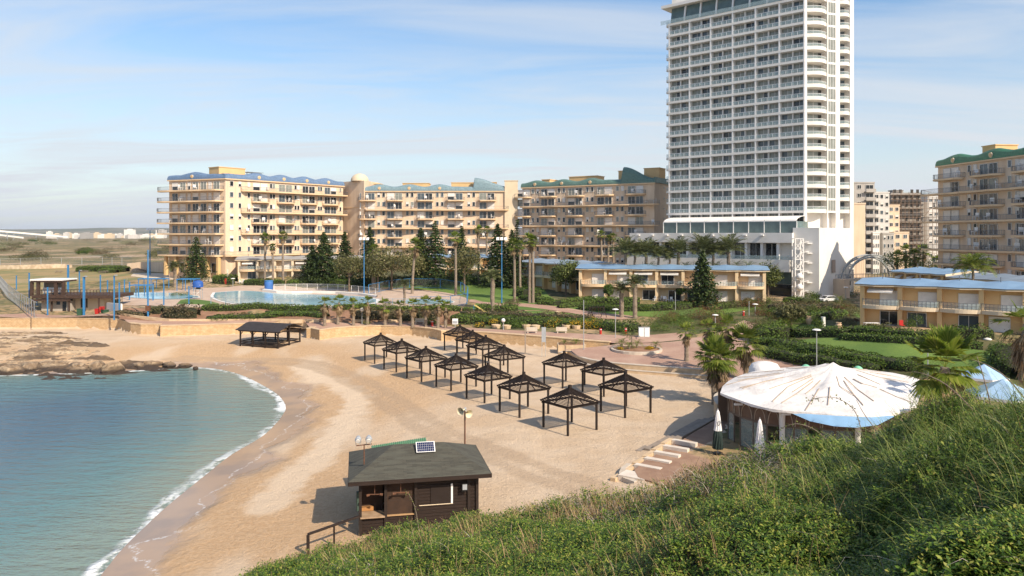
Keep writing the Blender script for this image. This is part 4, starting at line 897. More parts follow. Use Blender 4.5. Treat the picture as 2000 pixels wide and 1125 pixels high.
def fan_palm(h, cr, ng, nd, seed, label=None, trk=.22, lean=0.0, skirt=0.0, name='palm_tree', nseg=12, leaf=None):
    """fan palm: green fan leaves above, dead ones hanging below"""
    rg = np.random.default_rng(seed); r = thing(name, label, 'palm tree')
    pts = []; rs = []
    for i in range(13): t = i/12; pts.append((lean*t*t, lean*.4*math.sin(t*3), h*t-.3*(i == 0))); rs.append(trk*(1.3-.35*t if t > .05 else 1.55)*(1+.07*(i % 2)))
    MB().tube(pts, rs, 9).build('trunk', M_pbark, r); top = np.array(pts[-1])
    q = []
    for i in range(ng): u = (i+.5)/ng; e = rad(82-112*u**.9); q += fan_frond(i*2.4+rg.random()*.4, e, cr*(.8+.35*rg.random()), rg, nseg, 2.5, .12+.35*u)
    crown_obj('crown', np.array(q)+top, leaf or L_palm, r)
    if nd:
        q = []
        for i in range(nd):
            u = (i+.5)/nd; e = rad(-28-58*u**.7); dz = -skirt*u; f = np.array(fan_frond(i*2.4+rg.random(), e, cr*(.62+.3*rg.random()), rg, 8, 1.5, .5)); f[:,:,2] += dz; q.append(f)
        crown_obj('dead_fronds', np.concatenate(q)+top, L_dead, r)
    return r
def feather_frond(a, e0, L, rg, n=22, curve=1.5, lw=.05, ll=.30):
    q = []; p = np.zeros(3); e = e0; prev = p; side = np.array([-math.sin(a), math.cos(a), 0])
    for i in range(n):
        t = i/n; d = np.array([math.cos(a)*math.cos(e), math.sin(a)*math.cos(e), math.sin(e)]); nx = p+d*L/n; up = np.cross(side, d)*-1
        q.append([p-side*.02, p+side*.02, nx+side*.015, nx-side*.015])
        if t > .12:
            f = L*ll*math.sin(math.pi*(.12+.86*t))**.7
            for s in (-1, 1):
                v = side*s*.8+d*.62+up*.28+rg.normal(size=3)*.08; tip = nx+v*f+np.array([0,0,-.12*f]); w = d*L*lw*.5; m = nx+v*f*.5; q.append([nx, m-w, tip, m+w])
        p = nx; e -= curve/n*(.5+t)
    return q
def date_palm(h, L, nf, seed, label=None, trk=.3, name='date_palm', curve=1.25, m=None):
    rg = np.random.default_rng(seed); r = thing(name, label, 'palm tree'); pts = [(0,0,-.3)]+[(0.05*math.sin(i),0,h*i/10) for i in range(1, 11)]
    MB().tube(pts, [trk*1.25]+[trk*(1+.1*(i % 2)) for i in range(10)], 9).build('trunk', M_pbark, r); q = []
    for i in range(nf): u = (i+.5)/nf; q += feather_frond(i*2.4+rg.random()*.3, rad(86-72*u), L*(.85+.3*rg.random()), rg, 18, curve)
    crown_obj('crown', np.array(q)+np.array([0,0,h]), m or L_date, r); return r
def cycad(seed, s=1.0, label=None, m=None, name='cycad_plant'):
    rg = np.random.default_rng(seed); r = thing(name, label, 'plant'); MB().tube([(0,0,-.2),(0,0,.35*s)], [.16*s,.12*s], 8).build('stem', M_pbark, r); q = []
    for i in range(22): q += feather_frond(i*2.4, rad(75-70*(i/22)), s*(.8+.3*rg.random()), rg, 9, 1.3, .06, .22)
    crown_obj('fronds', np.array(q)+np.array([0,0,.3*s]), m or L_palm, r); return r
def bush_mesh(seed, n=700, leaf=.28, m=None, rx=1, rz_=1, lobes=5):
    rg = np.random.default_rng(seed); qs = []
    for i in range(lobes):
        a = i*2.4+rg.random(); d = 0 if i == 0 else .5*rx; k = 1 if i == 0 else .5+.25*rg.random(); c = (math.cos(a)*d, math.sin(a)*d, .36*rz_ if i == 0 else rz_*(.2+.35*rg.random()))
        p, dd = ell(n//lobes, c, (rx*k*.78, rx*k*.78, rz_*k*.68), rg, .6, .25, -.45); qs.append(leafq(p, dd+rg.normal(size=p.shape)*.7+np.array([0,0,.35]), leaf*(.6+.8*rg.random(len(p))), .6, rg))
    return np.concatenate(qs)
BUSH = {}
def bush(pos, w, h, m, label, leaf=.26, group=None, name='bush', cat='bush'):
    """one shrub; shrubs of like tint and leaf share a mesh"""
    ls = round(leaf/max(w*.5, .4), 2); v = len(BUSH) % 3; k = (m.name, round(ls*5), int(pos[0]*7+pos[1]*3) % 3)
    if k not in BUSH: o = np_quads(name, bush_mesh(len(BUSH)*7+3, int(min(1500, 260+140/ls**1.2)), ls*.55), m); BUSH[k] = o.data
    else: o = bpy.data.objects.new(name, BUSH[k]); COL.objects.link(o)
    o.location = (pos[0], pos[1], pos[2]-.1); o.scale = (w*.5, w*.5, h); o.rotation_euler = (0,0,rnd.random()*6.28); return tag(o, label, cat, group)
def hedge(pts, w, h, m, label, leaf=.26, dens=26, rough=.12, name='hedge', group=None, zf=zt, seed=0):
    """a strip of clipped or loose planting along a line of world points"""
    rg = np.random.default_rng(seed+len(label)); P3 = np.array([(p[0], p[1]) for p in pts]); seg = np.hypot(*np.diff(P3, axis=0).T); Lt = seg.sum(); cum = np.concatenate([[0], np.cumsum(seg)])
    x0, y0 = P3[0]; n = int(Lt*(w+2*h)*dens/(leaf/.26)**1.7); s = rg.random(n)*Lt; i = np.clip(np.searchsorted(cum, s)-1, 0, len(seg)-1); t = (s-cum[i])/seg[i]; c = P3[i]+(P3[i+1]-P3[i])*t[:,None]; d = (P3[i+1]-P3[i])/seg[i][:,None]; nr = np.stack([-d[:,1], d[:,0]], 1)
    a = (rg.random(n)-.5)*math.pi*1.08; ca = np.sign(np.sin(a))*np.abs(np.sin(a))**.55; sa = np.abs(np.cos(a))**.55*np.sign(np.cos(a)); lump = 1+rough*2*(fbm(s*.6+3, a*1.2+9, 3, seed)-.5)*2+rg.normal(size=n)*.05
    e = np.minimum(s, Lt-s)/(w*.6); e = np.sqrt(np.clip(1-(1-np.clip(e,0,1))**2, 0, 1))*.7+.3
    z0 = z_up(c[:,0], c[:,1]); off = ca*w*.5*lump*e; hh = np.clip(sa, -.02, 1)*h*lump*(.55+.45*e)
    p = np.stack([c[:,0]+nr[:,0]*off-x0, c[:,1]+nr[:,1]*off-y0, z0+hh-.03], 1); nn = np.stack([nr[:,0]*ca, nr[:,1]*ca, sa+.2], 1)+rg.normal(size=(n,3))*.55
    q = leafq(p, nn, leaf*(.6+.8*rg.random(n)), .6, rg)
    # woody inside
    k = max(2, int(Lt/1.2)); sv = []; 
    for j in range(k+1):
        ss = Lt*j/k; ii = min(len(seg)-1, max(0, int(np.searchsorted(cum, ss)-1))); tt = (ss-cum[ii])/seg[ii]; cc = P3[ii]+(P3[ii+1]-P3[ii])*tt; dd = (P3[ii+1]-P3[ii])/seg[ii]; f = .5 if j in (0, k) else 1
        z = zt(*cc)
        for u, v in ((-.40,-.1),(-.36,.72),(0,.84),(.36,.72),(.40,-.1)): sv.append((cc[0]-dd[1]*u*w*f-x0, cc[1]+dd[0]*u*w*f-y0, z+v*h*(f*.3+.7)))
    fs = [(j*5+b, j*5+b+1, j*5+6+b, j*5+5+b) for j in range(k) for b in range(4)]
    vq = [[sv[i_] for i_ in f] for f in fs]; allq = np.concatenate([q, np.array(vq)]); mi = [0]*len(q)+[1]*len(vq)
    o = np_quads(name, allq, [m, M_twig], mi); o.location = (x0, y0, 0); return tag(o, label, 'hedge', group)
def tpts(*pp): return [T(*p) for p in pp]

# ---- tall trees in the park
def at(px, py, **k): return T(px, py)
def put(o, px, py, rz=0, sc=1): v = T(px, py); o.location = (v.x, v.y, v.z); o.rotation_euler = (0,0,rz); o.scale = (sc, sc, sc); return o
def hpx(px, py, ytop): v = T(px, py); return (py-ytop)/F*v.y
CON = [ # px, base py, top py, width px, label
 (383,548,462,50,'thin sparse conifer in front of the blue-roofed apartment block'),
 (610,556,478,44,'dark conical pine on the lawn edge, the shorter of a touching pair'),
 (633,556,452,58,'tall dark conical pine beside a shorter twin, before the grey-roofed villas'),
 (673,548,452,38,'slim conical pine in front of the plain stair tower'),
 (722,560,442,46,'dark narrow pine behind the tall blue light pole'),
 (822,556,444,48,'dark pine with thin top standing behind a leaning palm'),
 (850,556,430,52,'tallest slender dark pine in front of the teal-roofed block'),
 (902,556,440,40,'thin-topped pine behind the grey-green olive tree'),
 (972,560,436,64,'big dark dense pine beside a blue light pole'),
 (1000,562,448,50,'dark bushy pine standing between palms and the tan block'),
 (1010,540,428,22,'open star-shaped araucaria top rising above the bushy pine'),
 (1372,598,488,56,'lone dark pine in front of the blue-roofed villa row')]
for i, (px, py, yt, wpx, lb) in enumerate(CON):
    v = T(px, py); h = (py-yt)/F*v.y; put(conifer(h, wpx/F*v.y*.62, 40+i, dens=.6 if wpx < 30 else (.8 if px == 383 else 1.7), leaf=.52, droop=.0 if px == 1010 else .15, label=lb, base=.06 if px != 1372 else .1), px, py, i)
BRD = [ # px, base, top, width, material, label
 (682,570,488,52,L_olive,'small grey-green olive tree with forked pale trunk on the lawn'),
 (765,566,472,90,L_olive,'wide grey-green olive tree behind the pool fence'),
 (738,568,490,60,L_olive,'grey-green olive tree touching the wide olive, beside the blue pole'),
 (806,560,482,52,L_olive,'small olive tree under the dark pines'),
 (907,568,478,62,L_olive,'loose olive tree on the lawn between two palms'),
 (1105,576,505,62,L_oak,'neat round-crowned tree in front of the half hidden villa'),
 (1500,580,508,52,L_oak,'bushy green tree at the end of the blue-roofed villa row'),
 (1545,636,590,52,L_olive,'small silvery tree above the hedges, beside the cycads'),
 (1190,590,555,20,L_hedge,'small leafy tree before the first terrace of the villa row'),
 (1330,588,556,16,L_hedge,'thin young tree beside the white terrace chairs'),]
for i, (px, py, yt, wpx, m, lb) in enumerate(BRD):
    v = T(px, py); h = (py-yt)/F*v.y; rx = wpx/F*v.y*(.58 if m is L_olive else .5); rzv = h*.40 if m is not L_oak else h*.44
    put(broad_tree(h, rx, rzv, h-rzv*1.0, m, 70+i, 3600 if m is L_oak else 3200, .42, lb, 9 if m is L_olive else 6), px, py, i)
FAN = [ # tall fan palms: px, base, top, crown px, label
 (517,553,458,20,'tall slim fan palm, the one with its foot beside the blue tub'),
 (533,556,478,18,'shorter fan palm between two tall ones before the grey villas'),
 (553,556,455,20,'tall slim fan palm standing clear of the blue tub'),
 (805,574,470,30,'leaning fan palm in front of dark pines'),
 (890,578,457,26,'very tall fan palm in front of the loose olive tree'),
 (935,555,444,20,'tall thin fan palm between teal block and blue pole'),
 (950,540,444,16,'thin fan palm further off, beside another thin one'),
 (1005,590,470,30,'tall fan palm beside the araucaria'),
 (1016,570,474,22,'fan palm between two taller palms on the lawn slope'),
 (1034,592,460,30,'twin-stemmed looking tall fan palm beside the white lamp'),
 (1041,592,466,24,'tall fan palm closest to the white street lamp'),
 (1175,520,453,18,'distant fan palm in front of the tan block, lone one of three'),
 (1188,520,462,15,'shortest of three distant fan palms by the tan block'),
 (1198,520,458,18,'distant fan palm nearest the date palms'),
 (730,566,480,22,'stout fan palm with thick trunk beside the olive trees'),]
for i, (px, py, yt, wpx, lb) in enumerate(FAN):
    v = T(px, py) if py > 525 else P(px, py, 205); h = (py-yt)/F*v.y; cr = wpx/F*v.y*.62; o = fan_palm(h-cr*.5, cr, 26, 12, 100+i, lb, .24 if px != 730 else .42, (.8 if px == 805 else .15)*(-1 if i % 2 else 1), cr*.5, nseg=9); o['group'] = 'tall fan palms'
    if py > 525: put(o, px, py, i)
    else: o.location = v
for i, (px, py, yt, wpx, lb) in enumerate([(962,610,527,36,'stocky fan palm beside the yellow slide'),(1240,622,538,40,'stocky palm with rough trunk at the lawn edge, the taller of two'),(1214,620,552,38,'leaning stocky palm behind the swing frame'),(790,596,545,30,'low feathery palm inside the round blue fence'),(342,560,511,28,'short palm on the pool lawn, beneath the blue-roofed block')]):
    v = T(px, py); h = (py-yt)/F*v.y; cr = wpx/F*v.y*.6; o = (date_palm(h-cr*.75, cr*1.1, 30, 130+i, lb, .42 if px != 790 else .25, 'palm_tree', 1.6)); put(o, px, py, i)
# date palms in front of the hotel podium
for i, (px, yt, yb, sz) in enumerate([(1222,470,530,1.0),(1262,474,530,1.0),(1286,484,528,.8),(1325,470,527,1.0),(1308,492,528,.7),(1374,468,526,1.1),(1393,478,526,.9),(1423,470,524,1.1),(1240,480,526,.8)]):
    b = P(px, yb, 172); h = (yb-yt)/F*172; o = date_palm(max(1.6, h*.58), 4.1*sz, 34, 150+i, ['feathery date palm nearest the tan block','date palm with upright crown before the podium end','small date palm in front of the first podium opening','full date palm before the dark podium windows','low young date palm between two bigger ones','tall date palm behind the lone dark pine','date palm close to the lone pine, the smaller one','date palm standing apart before the podium pillars','shaggy date palm among the first podium palms'][i], .32*sz, 'date_palm', 1.0); o.location = (b.x, b.y, b.z); o['group'] = 'date palms by the hotel'
for i, (px, yb) in enumerate([(1440,528),(1462,530),(1340,530),(1270,532),(1400,530),(1365,531)]):
    b = P(px, yb, 171); o = cycad(170+i, 2.4, 'low spiky palm shrub growing under the date palms', L_date, 'palm_shrub'); o.location = b; o['group'] = 'low palm shrubs under the date palms'
# palms beyond the bridge
for i, (px, yt) in enumerate([(1769,478),(1786,486),(1804,478),(1752,490),(1828,500)]):
    b = P(px, 525, 190); h = (525-yt)/F*190; o = fan_palm(h-1.6, 2.1, 24, 10, 180+i, ['palm beyond the arch bridge, in front of scaffolding','smaller palm between two beyond the bridge','palm beyond the bridge beside the shaded block','dark low palm just past the arch bridge','slim palm against the shaded block wall'][i], .24, 0, .8, nseg=9); o.location = b; o['group'] = 'palms beyond the arch bridge'
for i, (px, w, h, lb) in enumerate([(1748,9,5.5,'dark bushy tree clump beyond the arch bridge'),(1800,10,4,'low dark shrub mass under the palms beyond the bridge')]): bush(P(px,528,188), w, h, L_hedge, lb, .5)
o = date_palm(5.4, 3.4, 34, 191, 'arching queen palm between the two villas', .2, 'palm_tree', 1.7, L_palm); o.location = P(1900, 590, 126)
# the row of short palms along the promenade, with dead skirts
ROW = [(634,637,582),(660,634,581),(690,636,584),(717,635,580),(752,636,588),(782,636,588),(806,637,586),(832,638,582),(855,642,584),(870,641,590)]
RL = ['first','second','third','fourth','fifth','sixth','seventh','eighth','ninth','tenth']
for i, (px, py, yt) in enumerate(ROW):
    v = T(px, py); h = (py-yt)/F*v.y; o = fan_palm(h-1.0, 1.75*(1+.1*math.sin(i*2)), 15, 26, 200+i, 'short palm with brown dead skirt on the promenade, %s from the shelter' % RL[i], .23, .25*math.sin(i*1.7), 1.0, nseg=9); put(o, px, py, i*.7); o['group'] = 'short palms along the promenade wall'
# palms by the restaurant and plaza
for i, (px, py, yt, cr, ng, nd, sk, lb) in enumerate([
 (1341,706,636,1.6,18,20,.9,'single short palm standing on the plaza'),
 (1396,790,672,2.6,34,24,1.6,'big shaggy green palm at the sand edge, tallest of the cluster'),
 (1409,778,684,2.4,28,18,1.4,'shaggy palm close behind the restaurant corner'),
 (1457,740,648,2.7,30,16,1.2,'palm with broad green fans beside the curved path'),
 (1420,735,622,1.9,20,22,1.0,'palm with brown crown behind the shaggy cluster'),
 (1386,728,628,1.7,14,24,1.2,'mostly dead brown palm behind the shaggy cluster'),
 (1402,722,640,1.6,14,20,1.0,'half dead palm between the brown palms')]):
    v = sand(px, py) if px in (1396,) else T(px, py); h = (py-yt)/F*v.y; o = fan_palm(max(1.2, h-cr*.55), cr, ng, nd, 230+i, lb, .26, .3*math.sin(i), sk, nseg=11); o.location = v; o.rotation_euler = (0,0,i)
o = fan_palm(4.6, 2.9, 26, 40, 260, 'large fan palm with hanging brown fronds behind the tent roof', .3, .2, 1.8, nseg=22, leaf=leafmat('bright_fan_fronds', [(.13,.19,.02),(.22,.29,.035),(.36,.38,.08)], .5)); o.location = P(1840, 850, 52)
o = fan_palm(4.2, 2.6, 10, 60, 261, 'palm smothered in brown dead fronds at the picture edge', .32, .2, 2.6, nseg=14); o.location = P(2002, 735, 62)
# ---------------------------------------------------------------- walls of the beach, with a brick pattern laid along their length
def uvwall(name, line, zbot, th, m, label, cap=M_cap, caph=.12, cat='wall', side=1, group=None):
    """wall along a line of (x, y, ztop); its thickness lies behind the line"""
    x0, y0 = line[0][0], line[0][1]; r = thing(name, label, cat, (x0, y0, 0), 0, group); n = len(line); vs = []; uv = []; fs = []; cum = 0; off = []
    for i, p in enumerate(line):
        a = line[max(0,i-1)]; b = line[min(n-1,i+1)]; d = Vector((b[0]-a[0], b[1]-a[1], 0)).normalized(); off.append((-d.y*th*side, d.x*th*side))
        if i: cum += math.hypot(p[0]-line[i-1][0], p[1]-line[i-1][1])
        zb_ = zbot if not callable(zbot) else zbot(p)
        for (ox, oy), z in (((0,0), zb_), ((0,0), p[2]), (off[i], p[2]), (off[i], zb_)): vs.append((p[0]+ox-x0, p[1]+oy-y0, z)); uv.append((cum, z+ (2 if (ox,oy) != (0,0) else 0)))
    for i in range(n-1):
        for k in range(3): fs.append((i*4+k, i*4+4+k, i*4+5+k, i*4+1+k))
    fs += [(0,1,2,3), ((n-1)*4+3, (n-1)*4+2, (n-1)*4+1, (n-1)*4)]
    me = bpy.data.meshes.new(name); me.from_pydata(vs, [], fs); me.materials.append(m); ul = me.uv_layers.new(name='UVMap')
    for l in me.loops: ul.data[l.index].uv = uv[l.vertex_index]
    for f in me.polygons[-2:]:
        for li in f.loop_indices: v = vs[me.loops[li].vertex_index]; ul.data[li].uv = (v[0]+v[1], v[2])
    o = bpy.data.objects.new('masonry', me); COL.objects.link(o); o.parent = r
    if cap:
        mb = MB()
        for i in range(n-1):
            q = []
            for j in (i, i+1):
                p = line[j]; o_ = off[j]; q += [(p[0]-o_[0]*.08-x0, p[1]-o_[1]*.08-y0, p[2]), (p[0]+o_[0]*1.06-x0, p[1]+o_[1]*1.06-y0, p[2])]
            a, b, c, d = q; up = lambda v: (v[0], v[1], v[2]+caph)
            mb.add([a,b,d,c,up(a),up(b),up(d),up(c)], [(0,3,2,1),(4,5,6,7),(0,1,5,4),(1,2,6,5),(2,3,7,6),(3,0,4,7)])
        mb.build('coping', cap, r)
    return r
zbw = lambda p: zb(p[0], p[1]-.5)-.7
WLAB = {'a': 'long curving sandstone beach wall below the wooden deck', 'b': 'straight sandstone beach wall beside the gabled shelter', 'c': 'curved sandstone wall below the row of short palms', 'd': 'low sandstone wall below the benches'}
for k in 'abcd': uvwall('beach_wall', [tuple(p) for p in WL[k]], zbw, .95, M_stone, WLAB[k], group='sandstone beach walls')
uvwall('return_wall', [(WL['c'][0].x+.7, WL['c'][0].y+7, 2.0), (WL['c'][0].x, WL['c'][0].y, 2.0)], lambda p: -.3, -.9, M_stone, 'short return of the palm wall, at its shelter end')
KZ = [(x, y, .93) for x, y in KERB[1:]]
uvwall('plaza_kerb', KZ, lambda p: -.4, .55, M_cap, 'curved pale kerb wall between plaza and sand', M_conc, .1, 'kerb')
uvwall('plaza_step', [(x-.2+1.3*(i/len(KZ))*.2, y-1.5, .38) for i, (x, y, z) in enumerate(KZ) if i > 8], lambda p: -.4, .5, M_cap, 'lower curved step wall in front of the plaza kerb', M_conc, .08, 'kerb')
pl = [G(1090,690,.3), G(1145,691,.3), G(1146,683,.3)]
r = thing('stone_planter', 'square sandstone planter with low palms at the end of the beach wall', 'planter', tuple(pl[0])); MB().box(0, 4.4, 0, 3.2, -.5, 1.25).build('box', M_cap, r); MB().box(.25, 4.15, .25, 2.95, 1.2, 1.32).build('soil', M_earth, r)
for i, (dx, s) in enumerate([(1.1,1.0),(3.0,1.2)]): o = cycad(300+i, s, 'small fan cycad in the square planter, the %s one' % ('greener smaller' if i else 'left-out drier').replace('left-out ', '')); o.location = (pl[0].x+dx, pl[0].y+1.6, 1.3)

# ---------------------------------------------------------------- slatted pergolas on the sand
M_wood = mat('dark_stained_wood', (.030,.019,.014), (.020,.013,.010), 6, .7, bump=.3)
def make_pergola():
    r = thing('beach_pergola', '-', 'pergola'); a = 1.82; h = 2.62; rise = 1.3
    for x in (-a, a):
        for y in (-a, a): MB().box(x-.085, x+.085, y-.085, y+.085, -.5, h-.16).build('post', M_wood, r)
    m = MB(); e = a+.22
    for s in (-1, 1): m.bar((-e,s*a,h-.08), (e,s*a,h-.08), .09, .2); m.bar((s*a,-e+.14,h-.08), (s*a,e-.14,h-.08), .09, .2)
    m.build('beam', M_wood, r); m = MB()
    for sx, sy in ((1,1),(1,-1),(-1,1),(-1,-1)): m.bar((sx*e,sy*e,h+.03), (sx*.1,sy*.1,h+rise-.02), .09, .14)
    for q in ((1,0),(-1,0),(0,1),(0,-1)): m.bar((q[0]*e,q[1]*e,h+.03), (q[0]*.1,q[1]*.1,h+rise-.02), .06, .1)
    m.build('rafter', M_wood, r); sl = MB(); n = 15
    for i in range(n):
        t = (i+.3)/n; w = e*(1-t)+.03; z = h+.10+rise*t
        for k in range(4):
            c, s = (1,0,-1,0)[k], (0,1,0,-1)[k]; p0 = (c*w-s*w, s*w+c*w, z); p1 = (c*w+s*w, s*w-c*w, z); sl.bar(p0, p1, .135, .028)
    o = sl.build('slats', M_wood, r)
    MB().box(-.13,.13,-.13,.13,h+rise-.15,h+rise+.32).build('finial', M_wood, r); return r
PG = [(205,103,0),(338,147,0),(490,193,0),(680,225,1),(882,294,0),(1107,362,0),(1397,428,1), (705,52,0),(785,75,1),(867,125,0),(983,172,1), (1362,210,1),(1610,250,1),(1748,345,1)]
PLAB = ['first slatted pergola of the seaward row, farthest from the hut','second slatted pergola of the seaward row','third slatted pergola of the seaward row','fourth slatted pergola of the seaward row, the middle one','fifth slatted pergola of the seaward row','sixth slatted pergola of the seaward row, next to its end','last slatted pergola of the seaward row, closest to the dark hut',
 'pergola of the inner row right below the sandstone wall, farthest back','second pergola of the inner row, under the curved wall end','third pergola of the inner row','fourth pergola of the inner row, beside the twin sign posts',
 'pergola in front of the square stone planter','pergola before the curved plaza kerb','large-looking pergola closest to the shaggy palms']
proto = make_pergola(); used = []
for i, ((x, y, f), lb) in enumerate(zip(PG, PLAB)):
    c = G(680+x/3.226, 620+y/3.226, 4.22 if f else 3.98); z = zb(c.x, c.y); c = G(680+x/3.226, 620+y/3.226, (4.22 if f else 3.98)+z); inst(proto, used, (c.x, c.y, z), rad(36.5+(i*7 % 5-2)*1.1), 1+.012*((i*3) % 4-1.5), lb, 'pergola', 'slatted pergolas on the sand')

# ---------------------------------------------------------------- gabled shelter
def shelter():
    c0 = Vector(sand(543,681)); lf = Vector(sand(469.5,676)); d = c0-lf; L = d.xy.length; r = thing('beach_shelter', 'open dark wooden shelter with gabled roof and low rails on the sand', 'shelter', tuple(lf), math.atan2(d.y, d.x)); D = 6.0; h = 2.65
    for i in range(4):
        for y in (0, D): MB().box(i*L/3-.1, i*L/3+.1, y-.1, y+.1, -.4, h).build('post', M_wood, r)
    for y in (D/2,): [MB().box(x-.1, x+.1, y-.1, y+.1, -.4, h+.9).build('post', M_wood, r) for x in (0, L)]
    m = MB()
    for z in (.45, .85):
        for y in (0, D): m.bar((0,y,z), (L,y,z), .12, .14)
        for x in (0, L): m.bar((x,0,z), (x,D,z), .12, .14)
    m.build('rail', M_wood, r); m = MB()
    for y in (0, D): m.bar((-.4,y,h), (L+.4,y,h), .14, .2)
    for x in (0, L/3, 2*L/3, L): m.bar((x,-.3,h+.02), (x,D+.3,h+.02), .12, .16); [m.bar((x,y,h-.7), (x+s*.6,y,h-.05), .1) for y in (0,) for s in (-1,1) if 0 < x+s*.6 < L]
    m.build('beam', M_wood, r); MB().box(.2, L-.2, .2, D-.2, -.2, .18).build('deck', mat('old_deck', (.10,.07,.05), None, 2, .9), r)
    ro = MB(); prof = [(-.6,h+.02),(D*.18,h+.55),(D*.35,h+.92),(D*.5,h+1.02),(D*.65,h+.92),(D*.82,h+.55),(D+.6,h+.02)]
    for (y0, z0), (y1, z1) in zip(prof[:-1], prof[1:]): ro.add([(-.6,y0,z0+.1),(L+.6,y0,z0+.1),(L+.6,y1,z1+.1),(-.6,y1,z1+.1),(-.6,y0,z0+.2),(L+.6,y0,z0+.2),(L+.6,y1,z1+.2),(-.6,y1,z1+.2)], [(0,3,2,1),(4,5,6,7),(0,1,5,4),(1,2,6,5),(2,3,7,6),(3,0,4,7)])
    ro.build('roof', mat('roof_felt', (.045,.038,.038), (.032,.028,.028), 2, .75), r)
    MB().box(1.2, L-1.2, D*.5-.4, D*.5+.4, .62, .7).build('table', M_wood, r)
shelter()

# ---------------------------------------------------------------- dark hut with shingle roof
def shingle_mat():
    t = NT('shingles'); b = t.n('TexBrick'); b.inputs['Scale'].default_value = 1; b.inputs['Brick Width'].default_value = .62; b.inputs['Row Height'].default_value = .15; b.inputs['Mortar Size'].default_value = .006; b.offset = .37
    b.inputs['Color1'].default_value = (.075,.07,.052,1); b.inputs['Color2'].default_value = (.05,.048,.037,1); b.inputs['Mortar'].default_value = (.022,.02,.017,1); t.l(t.tc, b.inputs['Vector'])
    n = t.noise(1.1, 5, stretch=(.7,3,1)); t.base(t.mix(t.rng(n, .45, .62, 0, .6), b.outputs[0], (.085,.085,.065))); t.b.inputs['Roughness'].default_value = .95; t.bump(b.outputs['Fac'], .4, -.02); return t.m
M_board = mat('tarred_boards', (.030,.0175,.0125), (.019,.0115,.0085), 3, .75, bump=.4, stretch=(.4,.4,6)); M_rust = mat('rusty_iron', (.17,.075,.04), (.10,.05,.03), 6, .85); M_lamp = mat('lamp_grey', (.34,.36,.38), None, 2, .4)
M_plywood = mat('brown_panel', (.052,.029,.018), (.036,.021,.014), 2, .8); M_black = mat('black_plastic', (.015,.015,.016), None, 3, .4)
